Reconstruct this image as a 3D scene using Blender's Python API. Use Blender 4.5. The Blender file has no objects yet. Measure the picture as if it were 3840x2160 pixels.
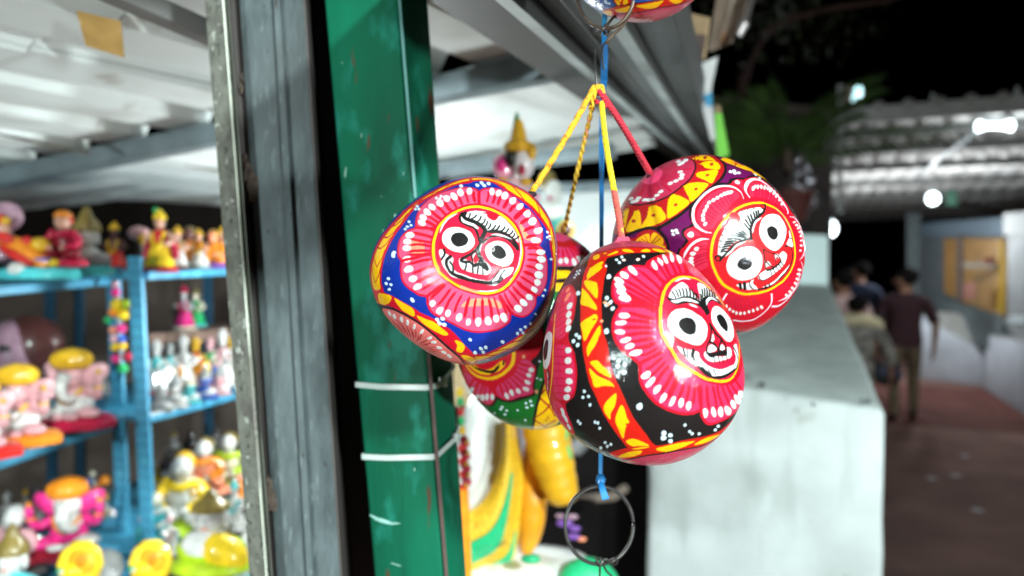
import bpy, bmesh, math, random
import numpy as np
from mathutils import Vector, Matrix, Euler, noise

random.seed(7); np.random.seed(7)
scene = bpy.context.scene
COL = scene.collection

# ------------------------------------------------------------------ camera, world, exposure
F_PX = 26 / 36 * 3840.0                       # focal length in pixels of the 3840 x 2160 photograph
CAM_LOC = Vector((0, 0, 1.65)); PITCH = math.radians(-1.65)
CAM_ROT = Matrix.Rotation(PITCH, 3, 'X')
cam_data = bpy.data.cameras.new('camera'); cam = bpy.data.objects.new('camera', cam_data); COL.objects.link(cam)
cam.location = CAM_LOC; cam.rotation_euler = (math.radians(90) + PITCH, 0, 0)
cam_data.lens = 26; cam_data.sensor_width = 36; cam_data.clip_start = 0.02; cam_data.clip_end = 400
cam_data.dof.use_dof = True; cam_data.dof.focus_distance = 0.432; cam_data.dof.aperture_fstop = 4.7
scene.camera = cam

world = bpy.data.worlds.new('World'); scene.world = world; world.use_nodes = True
wn = world.node_tree.nodes; wl_ = world.node_tree.links
bg = wn['Background']
sky = wn.new('ShaderNodeTexSky'); sky.sky_type = 'NISHITA'; sky.sun_disc = False
sky.sun_elevation = math.radians(-6); sky.sun_rotation = math.radians(200)
wl_.new(sky.outputs[0], bg.inputs[0]); bg.inputs[1].default_value = 0.004     # night: the sky is all but black

scene.view_settings.view_transform = 'Standard'; scene.view_settings.look = 'None'
scene.view_settings.exposure = 0.0; scene.view_settings.gamma = 1.0
scene.render.engine = 'CYCLES'
cy = scene.cycles
cy.use_denoising = True; cy.max_bounces = 7; cy.diffuse_bounces = 4; cy.glossy_bounces = 4
cy.transparent_max_bounces = 6; cy.sample_clamp_indirect = 4.0; cy.use_adaptive_sampling = True; cy.adaptive_threshold = 0.01
cy.caustics_reflective = False; cy.caustics_refractive = False

def cam_pt(x, y, z): return CAM_LOC + CAM_ROT @ Vector((x, y, z))
def W(px, py, d): return cam_pt((px - 1920) / F_PX * d, d, (1080 - py) / F_PX * d)

# ------------------------------------------------------------------ materials
MATS = {}
def pmat(name, col, rough=0.5, metal=0.0, var=0.12, scale=30.0, bump=0.0, bscale=None, coat=0.0, spec=0.5,
         spots=None, emit=None, trans=0.0, sub=0.0, streak=None, stretch=(1, 1, 1)):
    """procedural material: base colour with noise variation, optional spots (colour, scale, threshold), vertical streaks, bump"""
    if name in MATS: return MATS[name]
    m = bpy.data.materials.new(name); m.use_nodes = True
    nt = m.node_tree; N = nt.nodes; L = nt.links; b = N['Principled BSDF']
    tc = N.new('ShaderNodeTexCoord'); mp = N.new('ShaderNodeMapping'); L.new(tc.outputs['Object'], mp.inputs[0])
    mp.inputs['Scale'].default_value = stretch
    nz = N.new('ShaderNodeTexNoise'); nz.inputs['Scale'].default_value = scale; nz.inputs['Detail'].default_value = 5
    L.new(mp.outputs[0], nz.inputs['Vector'])
    mx = N.new('ShaderNodeMix'); mx.data_type = 'RGBA'
    c = Vector(col[:3])
    mx.inputs['A'].default_value = (*(c * (1 - var)), 1); mx.inputs['B'].default_value = (*[min(1, v * (1 + var)) for v in c], 1)
    rmp = N.new('ShaderNodeMapRange'); rmp.inputs[1].default_value = .3; rmp.inputs[2].default_value = .7
    L.new(nz.outputs['Fac'], rmp.inputs[0]); L.new(rmp.outputs[0], mx.inputs['Factor'])
    out = mx.outputs['Result']
    for sp in (spots or []):
        scol, sscale, thr, soft = sp[:4]
        n2 = N.new('ShaderNodeTexNoise'); n2.inputs['Scale'].default_value = sscale; n2.inputs['Detail'].default_value = 3
        if len(sp) > 4:
            mp2 = N.new('ShaderNodeMapping'); mp2.inputs['Scale'].default_value = sp[4]; mp2.inputs['Location'].default_value = (3.1, 1.7, 5.3)
            L.new(tc.outputs['Object'], mp2.inputs[0]); L.new(mp2.outputs[0], n2.inputs['Vector'])
        else: L.new(mp.outputs[0], n2.inputs['Vector'])
        r2 = N.new('ShaderNodeMapRange'); r2.inputs[1].default_value = thr; r2.inputs[2].default_value = thr + soft
        L.new(n2.outputs['Fac'], r2.inputs[0])
        m2 = N.new('ShaderNodeMix'); m2.data_type = 'RGBA'; m2.inputs['B'].default_value = (*scol, 1)
        L.new(out, m2.inputs['A']); L.new(r2.outputs[0], m2.inputs['Factor']); out = m2.outputs['Result']
    L.new(out, b.inputs['Base Color'])
    b.inputs['Roughness'].default_value = rough; b.inputs['Metallic'].default_value = metal
    b.inputs['Specular IOR Level'].default_value = spec
    b.inputs['Coat Weight'].default_value = coat; b.inputs['Coat Roughness'].default_value = 0.06
    if trans: b.inputs['Transmission Weight'].default_value = trans
    if sub:
        b.inputs['Subsurface Weight'].default_value = sub; b.inputs['Subsurface Scale'].default_value = 0.004
    if bump:
        bp = N.new('ShaderNodeBump'); bp.inputs['Strength'].default_value = bump; bp.inputs['Distance'].default_value = 0.004
        n3 = N.new('ShaderNodeTexNoise'); n3.inputs['Scale'].default_value = bscale or scale * 3; n3.inputs['Detail'].default_value = 6
        L.new(mp.outputs[0], n3.inputs['Vector']); L.new(n3.outputs['Fac'], bp.inputs['Height']); L.new(bp.outputs[0], b.inputs['Normal'])
    if emit:
        b.inputs['Emission Color'].default_value = (*emit[:3], 1); b.inputs['Emission Strength'].default_value = emit[3]
    MATS[name] = m; return m

# ------------------------------------------------------------------ object helpers
def wloc(o):
    v = Vector(o.location)
    while o.parent: o = o.parent; v += Vector(o.location)
    return v
def tag(o, label=None, cat=None, group=None, kind=None):
    if label: o['label'] = label
    if cat: o['category'] = cat
    if group: o['group'] = group
    if kind: o['kind'] = kind
    return o
def thing(name, label, cat, loc, group=None):
    o = bpy.data.objects.new(name, None); COL.objects.link(o); o.location = loc; o.empty_display_size = .05
    return tag(o, label, cat, group)

def basis(d, up=Vector((0, 0, 1))):
    d = d.normalized(); s = d.cross(up)
    if s.length < 1e-4: s = d.cross(Vector((1, 0, 0)))
    s.normalize(); return s, s.cross(d)

class MB:
    def __init__(s, M=None): s.v = []; s.f = []; s.M = M
    def add(s, vs, fs):
        k = len(s.v)
        s.v += [(s.M @ Vector(v)) if s.M else Vector(v) for v in vs]
        s.f += [tuple(i + k for i in f) for f in fs]; return s
    def box(s, c, h, R=None):
        vs = []
        for x in (-1, 1):
            for y in (-1, 1):
                for z in (-1, 1):
                    p = Vector((x * h[0], y * h[1], z * h[2])); vs.append(Vector(c) + (R @ p if R else p))
        return s.add(vs, [(0, 1, 3, 2), (4, 6, 7, 5), (0, 4, 5, 1), (2, 3, 7, 6), (0, 2, 6, 4), (1, 5, 7, 3)])
    def hexa(s, a, b):                      # two quads (lists of 4 points) joined into a solid
        return s.add(list(a) + list(b), [(3, 2, 1, 0), (4, 5, 6, 7), (0, 1, 5, 4), (1, 2, 6, 5), (2, 3, 7, 6), (3, 0, 4, 7)])
    def slab(s, quad, thick):               # quad given a thickness along its normal (away from the viewer)
        q = [Vector(p) for p in quad]; n = (q[1] - q[0]).cross(q[3] - q[0]).normalized()
        if n.dot(q[0] - CAM_LOC) < 0: n = -n
        return s.hexa(q, [p + n * thick for p in q])
    def beam(s, a, b, w, h, up=Vector((0, 0, 1))):
        d = b - a; x, y = basis(d, up)
        A = [a + x * (i * w / 2) + y * (j * h / 2) for i, j in ((-1, -1), (1, -1), (1, 1), (-1, 1))]
        return s.hexa(A, [p + d for p in A])
    def tube(s, pts, r, n=10, cap=True):
        pts = [Vector(p) for p in pts]; m = len(pts)
        rs = r if isinstance(r, (list, tuple)) else [r] * m
        vs = []; fs = []; prev = None
        for i, p in enumerate(pts):
            d = (pts[min(i + 1, m - 1)] - pts[max(i - 1, 0)]).normalized()
            if prev is None: x, y = basis(d)
            else:
                x = prev - d * prev.dot(d)
                x = x.normalized() if x.length > 1e-6 else basis(d)[0]
                y = d.cross(x)
            prev = x
            for k in range(n):
                a = 2 * math.pi * k / n; vs.append(p + x * (rs[i] * math.cos(a)) + y * (rs[i] * math.sin(a)))
        for i in range(m - 1):
            for k in range(n): fs.append((i * n + k, i * n + (k + 1) % n, (i + 1) * n + (k + 1) % n, (i + 1) * n + k))
        if cap: fs += [tuple(range(n))[::-1], tuple((m - 1) * n + k for k in range(n))]
        return s.add(vs, fs)
    def ribbon(s, pts, w, t, wdir):         # flat strip along pts, width along wdir
        pts = [Vector(p) for p in pts]; m = len(pts); vs = []; fs = []
        for i, p in enumerate(pts):
            d = (pts[min(i + 1, m - 1)] - pts[max(i - 1, 0)]).normalized()
            wd = Vector(wdir[i]) if isinstance(wdir, list) else Vector(wdir)
            wd = (wd - d * wd.dot(d)).normalized(); nn = d.cross(wd)
            ww = w[i] if isinstance(w, list) else w
            for a, b in ((-1, -1), (1, -1), (1, 1), (-1, 1)): vs.append(p + wd * (a * ww / 2) + nn * (b * t / 2))
        for i in range(m - 1):
            for k in range(4): fs.append((i * 4 + k, i * 4 + (k + 1) % 4, (i + 1) * 4 + (k + 1) % 4, (i + 1) * 4 + k))
        fs += [(3, 2, 1, 0), tuple((m - 1) * 4 + k for k in range(4))]
        return s.add(vs, fs)
    def ell(s, c, r, R=None, nu=16, nv=10, wob=0, pw=1.0):
        r = (r, r, r) if not isinstance(r, (tuple, list)) else r
        c = Vector(c); vs = [c + (R @ Vector((0, 0, r[2])) if R else Vector((0, 0, r[2])))]; fs = []
        for j in range(1, nv):
            th = math.pi * j / nv
            for i in range(nu):
                ph = 2 * math.pi * i / nu
                p = Vector((r[0] * math.sin(th) ** pw * math.cos(ph), r[1] * math.sin(th) ** pw * math.sin(ph), r[2] * math.cos(th)))
                if wob: p *= 1 + wob * noise.noise(Vector((p.x / r[0] * 2 + c.x * 9, p.y / r[1] * 2 + c.y * 7, p.z / r[2] * 2)))
                vs.append(c + (R @ p if R else p))
        vs.append(c + (R @ Vector((0, 0, -r[2])) if R else Vector((0, 0, -r[2]))))
        for i in range(nu): fs.append((0, 1 + i, 1 + (i + 1) % nu))
        for j in range(nv - 2):
            for i in range(nu):
                a = 1 + j * nu; fs.append((a + i, a + nu + i, a + nu + (i + 1) % nu, a + (i + 1) % nu))
        e = len(vs) - 1; a = 1 + (nv - 2) * nu
        for i in range(nu): fs.append((e, a + (i + 1) % nu, a + i))
        return s.add(vs, fs)
    def lathe(s, c, prof, n=20, sx=1, sy=1, R=None, flute=0, nf=8):    # prof: (radius, z)
        c = Vector(c); vs = []; fs = []; m = len(prof)
        for (r, z) in prof:
            for k in range(n):
                a = 2 * math.pi * k / n; q = r * (1 + flute * math.cos(nf * a))
                p = Vector((q * sx * math.cos(a), q * sy * math.sin(a), z)); vs.append(c + (R @ p if R else p))
        for i in range(m - 1):
            for k in range(n): fs.append((i * n + k, i * n + (k + 1) % n, (i + 1) * n + (k + 1) % n, (i + 1) * n + k))
        fs += [tuple(range(n))[::-1], tuple((m - 1) * n + k for k in range(n))]
        return s.add(vs, fs)
    def grid(s, fn, nu, nv):                # fn(u, v) -> point, u, v in 0..1
        vs = [fn(i / nu, j / nv) for j in range(nv + 1) for i in range(nu + 1)]
        return s.add(vs, [(j * (nu + 1) + i, j * (nu + 1) + i + 1, (j + 1) * (nu + 1) + i + 1, (j + 1) * (nu + 1) + i) for j in range(nv) for i in range(nu)])
    def build(s, name, mat, parent=None, smooth=True, bevel=0, bseg=2, thick=0, sub=0, base=None, auto=40, displace=0, dscale=6):
        me = bpy.data.meshes.new(name); o = bpy.data.objects.new(name, me); COL.objects.link(o)
        if parent is not None: o.parent = parent; org = wloc(parent)
        else:
            xs = [v.x for v in s.v]; ys = [v.y for v in s.v]; zs = [v.z for v in s.v]
            org = Vector(base) if base else Vector(((min(xs) + max(xs)) / 2, (min(ys) + max(ys)) / 2, min(zs)))
            o.location = org
        me.from_pydata([tuple(v - org) for v in s.v], [], s.f)
        bm = bmesh.new(); bm.from_mesh(me)
        bmesh.ops.recalc_face_normals(bm, faces=bm.faces)
        if thick: bmesh.ops.solidify(bm, geom=bm.faces[:], thickness=thick)
        if bevel:
            es = [e for e in bm.edges if len(e.link_faces) == 2 and e.calc_face_angle(0) > 0.6]
            bmesh.ops.bevel(bm, geom=es, offset=bevel, segments=bseg, affect='EDGES', profile=.5, clamp_overlap=True)
        if sub: bmesh.ops.subdivide_edges(bm, edges=bm.edges[:], cuts=sub, use_grid_fill=True)
        if displace:
            bm.normal_update()
            for v in bm.verts: v.co += v.normal * displace * noise.fractal((v.co + org) * dscale, 1, 2, 4)
        bm.to_mesh(me); bm.free()
        me.materials.append(mat)
        if smooth:
            me.polygons.foreach_set('use_smooth', [True] * len(me.polygons))
            try: me.set_sharp_from_angle(angle=math.radians(auto))
            except Exception: pass
        me.update(); return o
# ------------------------------------------------------------------ lamps (floodlights of the stalls opposite, behind the photographer, and the lit lamps in view)
M_LAMPBODY = pmat('lamp_housing', (.05, .05, .055), .5, .3)
def floodlight(label, loc, aim, size, power, col=(.87, 1, .985)):
    t = thing('floodlight', label, 'floodlight', loc, 'floodlights lighting the stall from across the alley')
    loc = Vector(loc); d = (Vector(aim) - loc).normalized(); x, y = basis(d); R = Matrix((x, y, -d)).transposed()
    MB().box(loc - d * .05, (size * .56, size * .56, .04), R).build('housing', M_LAMPBODY, t, bevel=.008)
    MB().tube([Vector((loc.x, loc.y, 0)) - d * .09 * Vector((1, 1, 0)).length, loc - d * .09 - Vector((0, 0, .0))], .02).build('pole', M_LAMPBODY, t)
    ld = bpy.data.lights.new('lamp_light', 'AREA'); ld.shape = 'DISK'; ld.size = size; ld.energy = power; ld.color = col
    lo = bpy.data.objects.new('lamp_light', ld); COL.objects.link(lo); lo.parent = t
    lo.location = d * .0; lo.rotation_euler = R.to_euler()
    return t
AIM = W(1900, 1100, 1.0)
floodlight('square floodlight on a pole, right behind the photographer', (2.1, -2.1, 1.35), AIM, .22, 128)
floodlight('square floodlight on a pole, left behind the photographer', (-1.7, -2.0, 1.45), AIM, .20, 84)
floodlight('square floodlight high on a tall pole behind the photographer', (1.3, -2.5, 3.1), W(2500, 1100, 2), .26, 250)

# ------------------------------------------------------------------ ground
M_FLOOR = pmat('alley_floor', (.165, .092, .078), .9, 0, .22, 1.6, .3, 40, spec=.12, spots=[((.12, .072, .062), 2.2, .52, .2), ((.18, .12, .11), 6, .66, .08), ((.26, .24, .24), 14, .74, .02)])
M_REDFLOOR = pmat('red_tiles', (.105, .040, .034), .9, 0, .3, 3, .2, 40, spec=.12)
tag(MB().add([(-60, -40, 0), (60, -40, 0), (60, 120, 0), (-60, 120, 0)], [(0, 1, 2, 3)]).build('ground', M_FLOOR, smooth=False), kind='structure')
AL = Vector((math.sin(math.radians(22.7)), math.cos(math.radians(22.7)), 0)); RT = Vector((AL.y, -AL.x, 0))     # along the alley / across it
c0 = Vector((4.3, 7.6, .004))
tag(MB().add([c0 - RT * 4, c0 + RT * 4, c0 + RT * 4 + AL * 2.9, c0 - RT * 4 + AL * 2.9], [(0, 1, 2, 3)]).build('path', M_REDFLOOR, smooth=False), kind='structure')

# ------------------------------------------------------------------ the stall's green post, galvanised post, cable ties
def strip(lines, y0=-260, y1=2460, n=1):
    """folded sheet: lines = (x at y=0, slope, depth) of its fold lines, swept from high to low"""
    mb = MB(); vs = []
    for j in range(n + 1):
        y = y0 + (y1 - y0) * j / n
        for (x, k, d) in lines: vs.append(W(x + k * y, y, d))
    m = len(lines); fs = [(j * m + i, j * m + i + 1, (j + 1) * m + i + 1, (j + 1) * m + i) for j in range(n) for i in range(m - 1)]
    return mb.add(vs, fs)
M_GREEN = pmat('green_gloss_paint', (.0012, .086, .044), .6, 0, .4, 9, .2, 60, spec=.15, stretch=(1, 1, .35),
               spots=[((.010, .15, .105), 34, .56, .12, (1, 1, .55)), ((.075, .03, .018), 46, .66, .05, (1, 1, .3)), ((.0008, .05, .026), 20, .58, .1, (1, 1, .2)), ((.25, .42, .36), 160, .735, .02)])
M_RUST = pmat('rusty_seam', (.06, .03, .026), .7, 0, .3, 60)
M_LITEDGE = pmat('lit_corner_edge', (.12, .28, .26), .35, .2, .3, 40, stretch=(1, 1, .2), spots=[((.12, .2, .2), 60, .55, .1)])  # light along the upper post corner, painted as a brighter line
gp = [(1212, .0875, .66), (1490, .081, .63), (1609, .0667, .672), (1330, .072, .705)]
post = thing('green_post', 'upright green painted steel tube post beside the hanging coconuts', 'post', W(1560, 2460, .69))
mb = MB()
A = [W(x + k * -260, -260, d) for x, k, d in gp]; B = [W(x + k * 2460, 2460, d) for x, k, d in gp]
mb.hexa(A, B).build('tube', M_GREEN, post, bevel=.004, bseg=3)
def on_edge(y, dx, dd): return W(1490 + .081 * y + dx, y, .63 - dd)
MB().ribbon([on_edge(y, 8, .0007) for y in (-250, 300, 742)], .0022, .002, Vector((1, 0, 0))).build('lit_edge_and_weld_seam', M_LITEDGE, post)
MB().ribbon([on_edge(y, 9, .0006) for y in (1150, 1500, 2000, 2450)], .0030, .0016, Vector((1, .3, 0))).build('lit_edge_and_weld_seam', M_RUST, post)
M_SCUFF = pmat('scuffed_bare_paint', (.20, .38, .34), .6, 0, .5, 140)
def front(u, y): # point on the post's front face, u = 0 left edge .. 1 corner
    a = W(1212 + .0875 * y, y, .66); b = W(1490 + .081 * y, y, .63); return a.lerp(b, u)
fn = (front(1, 1500) - front(0, 1500)).cross(front(0, 1700) - front(0, 1500)).normalized()
if fn.dot(CAM_LOC - front(.5, 1500)) < 0: fn = -fn
for pts, w in (([(.03, 1930), (.12, 1945), (.24, 1955), (.34, 1962), (.46, 1962)], [.001, .003, .0036, .0022, .0006]), ([(.28, 2110), (.34, 2116), (.42, 2122)], [.0006, .0012, .0005])):
    MB().ribbon([front(u, y) + fn * .0004 for u, y in pts], w, .0006, Vector((0, 0, 1))).build('scuff', M_SCUFF, post)

M_TIE = pmat('white_nylon', (.40, .45, .43), .35, 0, .08, 60, sub=.2)
rn = (W(1609 + 100, 1500, .672) - W(1490 + 121, 1500, .63)).cross(Vector((0, 0, 1))).normalized()
if rn.dot(CAM_LOC - W(1650, 1500, .65)) < 0: rn = -rn
def side(u, y):
    a = W(1490 + .081 * y, y, .63); b = W(1609 + .0667 * y, y, .672); return a.lerp(b, u)
for lab, yl, yc, hd, end in (('upper white cable tie strapped round the green post', 1441, 1452, (.42, 1432), (1.0, 1372)),
                             ('lower white cable tie strapped round the green post', 1711, 1712, (.80, 1640), (1.0, 1602))):
    t = thing('cable_tie', lab, 'cable tie', front(.5, yc), 'white cable ties on the green post')
    path = [front(-.012, yl - 4) - fn * .012, front(-.012, yl) + fn * .0005, front(0, yl) + fn * .0012, front(.35, yl * .6 + yc * .4 + 4) + fn * .0012, front(.97, yc) + fn * .0012, side(.03, yc - 2) + rn * .0012, side(hd[0] - .12, hd[1] + 12) + rn * .002, side(hd[0], hd[1]) + rn * .002, side(end[0], end[1]) + rn * .0012, side(1.02, end[1] - 5) - rn * .006]
    MB().ribbon(path, .0048, .0014, Vector((0, 0, 1))).build('strap', M_TIE, t)
    hx = (side(1, hd[1]) - side(0, hd[1])).normalized(); R = Matrix((hx, rn, Vector((0, 0, 1)))).transposed()
    MB().box(side(*hd) + rn * .003, (.0038, .0026, .0042), R).build('head', M_TIE, t, bevel=.0008)
    MB().ribbon([side(hd[0] + .04, hd[1] - 2) + rn * .004, side(hd[0] + .12, hd[1] - 12) + rn * .006], .003, .001, Vector((0, 0, 1))).build('tail', M_TIE, t)

M_GALV = pmat('galvanised_sheet', (.072, .090, .095), .7, .05, .30, 70, .35, 160, spec=.25, stretch=(1, 1, .35),
              spots=[((.075, .088, .092), 26, .54, .18, (1, 1, .3)), ((.11, .135, .14), 190, .60, .08, (1, 1, .25)), ((.06, .068, .07), 9, .55, .25, (1, 1, .6)), ((.03, .024, .02), 170, .72, .03), ((.12, .07, .05), 26, .70, .04), ((.05, .03, .022), 11, .735, .03)])
M_SPECK = pmat('corroded_zinc', (.135, .138, .115), .8, .05, .3, 60, .3, 150, spots=[((.045, .045, .042), 150, .60, .06), ((.09, .085, .075), 40, .58, .12), ((.34, .36, .32), 90, .62, .06)])
M_LIP = pmat('bright_worn_lip', (.46, .49, .41), .5, .1, .3, 30, stretch=(1, 1, .3), spots=[((.15, .14, .12), 25, .6, .04, (1, 1, .2))])
M_SHADESTEEL = pmat('shaded_steel', (.045, .038, .035), .6, .1, .3, 20, stretch=(1, 1, .2))  # shade inside the post's recesses is put into this darker colour
M_DIRT = pmat('dirt_clot', (.06, .042, .032), .9, 0, .4, 120, .6, 200)
gpost = thing('galvanised_post', 'folded galvanised steel channel post left of the green post', 'post', W(1100, 2460, 0.7013))
strip([(768, .078, 0.6751), (838, .0755, 0.6582)], n=10).build('flange', M_SPECK, gpost, thick=.002)
strip([(839, .0755, 0.6578), (843, .0757, .699), (855, .076, 0.6564), (857, .076, 0.6657)], n=10).build('lip', M_LIP, gpost, thick=.0012)
strip([(858, .076, 0.6667), (862, .075, 0.6807), (882, .070, 0.6844), (898, .066, 0.6760)], n=10).build('groove', M_SHADESTEEL, gpost, thick=.0015)
strip([(899, .065, 0.6751), (950, .063, 0.6695), (1016, .058, 0.6676), (1026, .058, 0.6620), (1048, .058, 0.6620), (1058, .058, 0.6676), (1090, .062, 0.6657), (1134, .064, 0.6601)], n=10).build('web', M_GALV, gpost, thick=.0015)
strip([(1136, .064, 0.6610), (1146, .066, 0.6732), (1165, .069, 0.8415), (1250, .085, 0.8509), (1300, .085, 0.8415), (1290, .085, 0.7013)], n=6).build('return_channel', M_SHADESTEEL, gpost, thick=.002)
for (x, y, d, r) in ((935, 660, 0.6751, .009), (950, 700, 0.6732, .010), (925, 620, 0.6788, .007), (1010, 1830, 0.6751, .007), (1018, 1870, 0.6732, .008), (1030, 1890, 0.6732, .005), (905, 330, 0.6788, .0035), (910, 290, 0.6788, .003)):
    MB().ell(W(x, y, d), (r * .55, r * .3, r * 1.35), wob=.5).build('dirt_clot', M_DIRT, gpost)

# ------------------------------------------------------------------ stall roof: corrugated sheets, purlins
M_ROOF = pmat('white_roof_sheet', (.66, .71, .70), .7, 0, .12, 3, .08, 30, spots=[((.42, .43, .40), 4, .53, .2), ((.32, .29, .25), 9, .66, .12)])
M_PURLIN = pmat('grey_blue_steel', (.17, .215, .235), .5, .35, .2, 18, .08, 60)
M_GREYBAR = pmat('grey_painted_bar', (.16, .155, .15), .6, .1, .2, 10)
b1 = Vector((-.9555, 1.38, .222)) * 1.15; b2 = Vector((-.4766, 1.18, .2615)) * 1.15; bd = (b2 - b1); G = Vector((.6, 1.0, .03)).normalized()
roof = thing('stall_roof', 'white corrugated sheet roof of the figurine stall', 'roof', cam_pt(-.3, 1.1, .25))
UPN = bd.cross(G).normalized(); UPN = UPN if UPN.z > 0 else -UPN
def corr(u, amp=.022, pitch=.27):
    f = (u / pitch) % 1.0
    return amp * (0 if f < .55 else (f - .55) / .13 if f < .68 else 1 if f < .87 else (1 - f) / .13)
def roof_sheet(u0, u1, t0, t1, off, jit, amp=.030):
    sm = lambda t: .45 + .55 * min(1, abs(t + .40) / .3)
    us = []; u = u0
    while u < u1 + 1e-6:
        us.append(u); u += .27 * .0432
    mb = MB(); n = 12
    vs = []; keep = []
    for j in range(n + 1):
        t = t0 + (t1 - t0) * j / n
        for u in us:
            wv = jit * noise.noise(Vector((u * 7, t * 3, off * 50)))
            p = b1 + bd * u + G * t + UPN * (off + corr(u, amp) * sm(t) + wv); vs.append(cam_pt(*p))
            keep.append(p.x - .296 * p.y < -.19)          # the sheets end above the innermost eave channel
    m = len(us); fs = [(j * m + i, j * m + i + 1, (j + 1) * m + i + 1, (j + 1) * m + i) for j in range(n) for i in range(m - 1)]
    fs = [f for f in fs if all(keep[i] for i in f)]
    if not fs: return
    used = sorted({i for f in fs for i in f}); ren = {i: k for k, i in enumerate(used)}
    mb.add([vs[i] for i in used], [tuple(ren[i] for i in f) for f in fs])
    return mb.build('roof_sheet', M_ROOF, roof, thick=.0015, auto=20)
for (u0, u1) in ((-.9, .35), (.342, 1.25), (1.242, 2.3)):
    roof_sheet(u0, u1, -.40, .012, .009, .002)
    roof_sheet(u0, u1, -1.15, -.4045, .005, .002)
    roof_sheet(u0 - .6, u1, .035, .92, .012, .002, .004)
M_TAPE = pmat('brown_packing_tape', (.44, .27, .09), .3, 0, .2, 30, spots=[((.62, .5, .3), 40, .6, .1)], coat=.4)
dT = .70
tag(MB().slab([W(285, 42, .78), W(452, 82, .78), W(466, 216, .815), (W(322, 172, .815))], .0015).build('tape_patch', M_TAPE), 'brown packing tape patch stuck across the roof sheet seam', 'tape')
def purlin(label, a, b, w, h, mat, grp=None):
    o = MB().beam(a, b, w, h).build('purlin', mat, bevel=.003); return tag(o, label, 'roof beam', grp)
purlin('grey blue square steel beam carrying the corrugated sheet ends', cam_pt(*(b1 - bd * .9 - UPN * .021 + Vector((0, 0, .002)))), cam_pt(*(b1 + bd * 2.12 - UPN * .021)), .04, .038, M_PURLIN)
purlin('second grey blue steel beam deeper under the roof, above the statue', W(1500, 655, 1.95), W(2300, 564, 1.7), .04, .035, M_PURLIN)
purlin('grey flat bar crossing the upper left of the ceiling', W(60, -190, .70), W(885, 168, .80), .034, .02, M_GREYBAR)
purlin('pale narrow steel beam low at the back of the ceiling', W(1500, 735, 2.4), W(2440, 690, 2.2), .03, .03, M_PURLIN)

M_ROD = pmat('dull_wire_rod', (.12, .11, .09), .6)
tag(MB().tube([W(-120, 478, 1.22), W(120, 528, 1.28), W(335, 574, 1.34)], .0035, 6).build('ceiling_rod', M_ROD), 'thin dull rod under the left roof sheets above the beam', 'rod')
tag(MB().tube([W(600, 592, 1.7), W(700, 618, 1.75), W(900, 655, 1.85)], .004, 6).build('ceiling_rod', M_ROD), 'thin dull rod below the beam beside the galvanised post', 'rod')
# ------------------------------------------------------------------ eave channels on the alley side
ED = Vector((820 / F_PX, 1.0, 340 / F_PX))             # run of the eave, in camera axes
M_EAVE = pmat('dull_grey_steel', (.050, .051, .050), .5, .25, .25, 9, .1, 40, stretch=(1, .3, 1), spots=[((.05, .045, .04), 5, .58, .15)])
M_EAVEBR = pmat('brown_grey_steel', (.034, .028, .023), .6, .1, .25, 9)
M_EAVELIP = pmat('lit_steel_lip', (.36, .42, .42), .5, .1, .25, 12)  # light catching the channel edges is put into this paler colour
EK = .86
def eave(label, prof, y0=.2, y1=3.6):
    """prof: parts (name, material, [(x, z) at depth 1 relative to the vanishing ray])"""
    root = thing('eave_channel', label, 'steel channel', cam_pt(*(ED * 1.2 + Vector((prof[0][2][0][0], 0, prof[0][2][0][1])) * EK)), 'steel channels along the eave')
    for nm, mat, pp in prof:
        vs = [];
        for y in (y0, y1):
            for (x, z) in pp: vs.append(cam_pt(*(ED * y + Vector((x, 0, z)) * EK)))
        m = len(pp); MB().add(vs, [(i, i + 1, m + i + 1, m + i) for i in range(m - 1)]).build(nm, mat, root, thick=.0018)
eave('brown grey steel channel, innermost along the eave', [('web', M_EAVEBR, [(-.308, .225), (-.306, .2), (-.228, .2)]), ('lip', M_EAVELIP, [(-.2275, .2), (-.222, .186), (-.203, .183)]), ('flange', M_EAVE, [(-.2025, .1835), (-.2015, .235)])])
eave('middle dark grey steel channel of the eave above the red cord', [('web', M_EAVE, [(-.2, .24), (-.199, .205), (-.178, .205), (-.172, .200), (-.166, .205), (-.143, .205)]), ('lip', M_EAVELIP, [(-.1425, .205), (-.137, .193), (-.118, .190)]), ('flange', M_EAVE, [(-.1175, .1905), (-.1165, .24)])])
eave('outermost dark grey steel channel of the eave beside the cardboard', [('web', M_EAVE, [(-.114, .24), (-.113, .205), (-.066, .205)]), ('flange', M_EAVE, [(-.0655, .2055), (-.06, .28)])])

# ------------------------------------------------------------------ boards and papers hanging outside the eave
def flat(name, label, cat, quad, mat, th=.004):
    return tag(MB().slab(quad, th).build(name, mat, bevel=.0008), label, cat)
M_CARD = pmat('brown_cardboard', (.17, .115, .06), .85, 0, .2, 14)
M_CARDDK = pmat('dark_brown_board', (.045, .028, .024), .85, 0, .2, 14)
o = thing('cardboard_flap', 'brown cardboard flap with darker lower half outside the eave', 'cardboard', W(2600, 230, 1.25))
MB().slab([W(2545, 40, 1.2), W(2662, 66, 1.3), W(2655, 130, 1.3), W(2555, 125, 1.2)], .004).build('upper_flap', M_CARD, o)
MB().slab([W(2555, 126, 1.2), W(2655, 131, 1.3), W(2640, 225, 1.31), W(2575, 235, 1.22)], .004).build('lower_flap', M_CARDDK, o)
MB().slab([W(2652, 68, 1.29), W(2663, 68, 1.29), W(2645, 222, 1.3), W(2634, 222, 1.3)], .003).build('edge_strip', M_CARD, o)
flat('plastic_strip', 'narrow bright green plastic strip under the topmost coconut', 'plastic strip', [W(2512, 20, .95), W(2546, 20, .95), W(2560, 140, .96), W(2545, 146, .96)], pmat('green_plastic', (.02, .42, .19), .4), .003)
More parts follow.
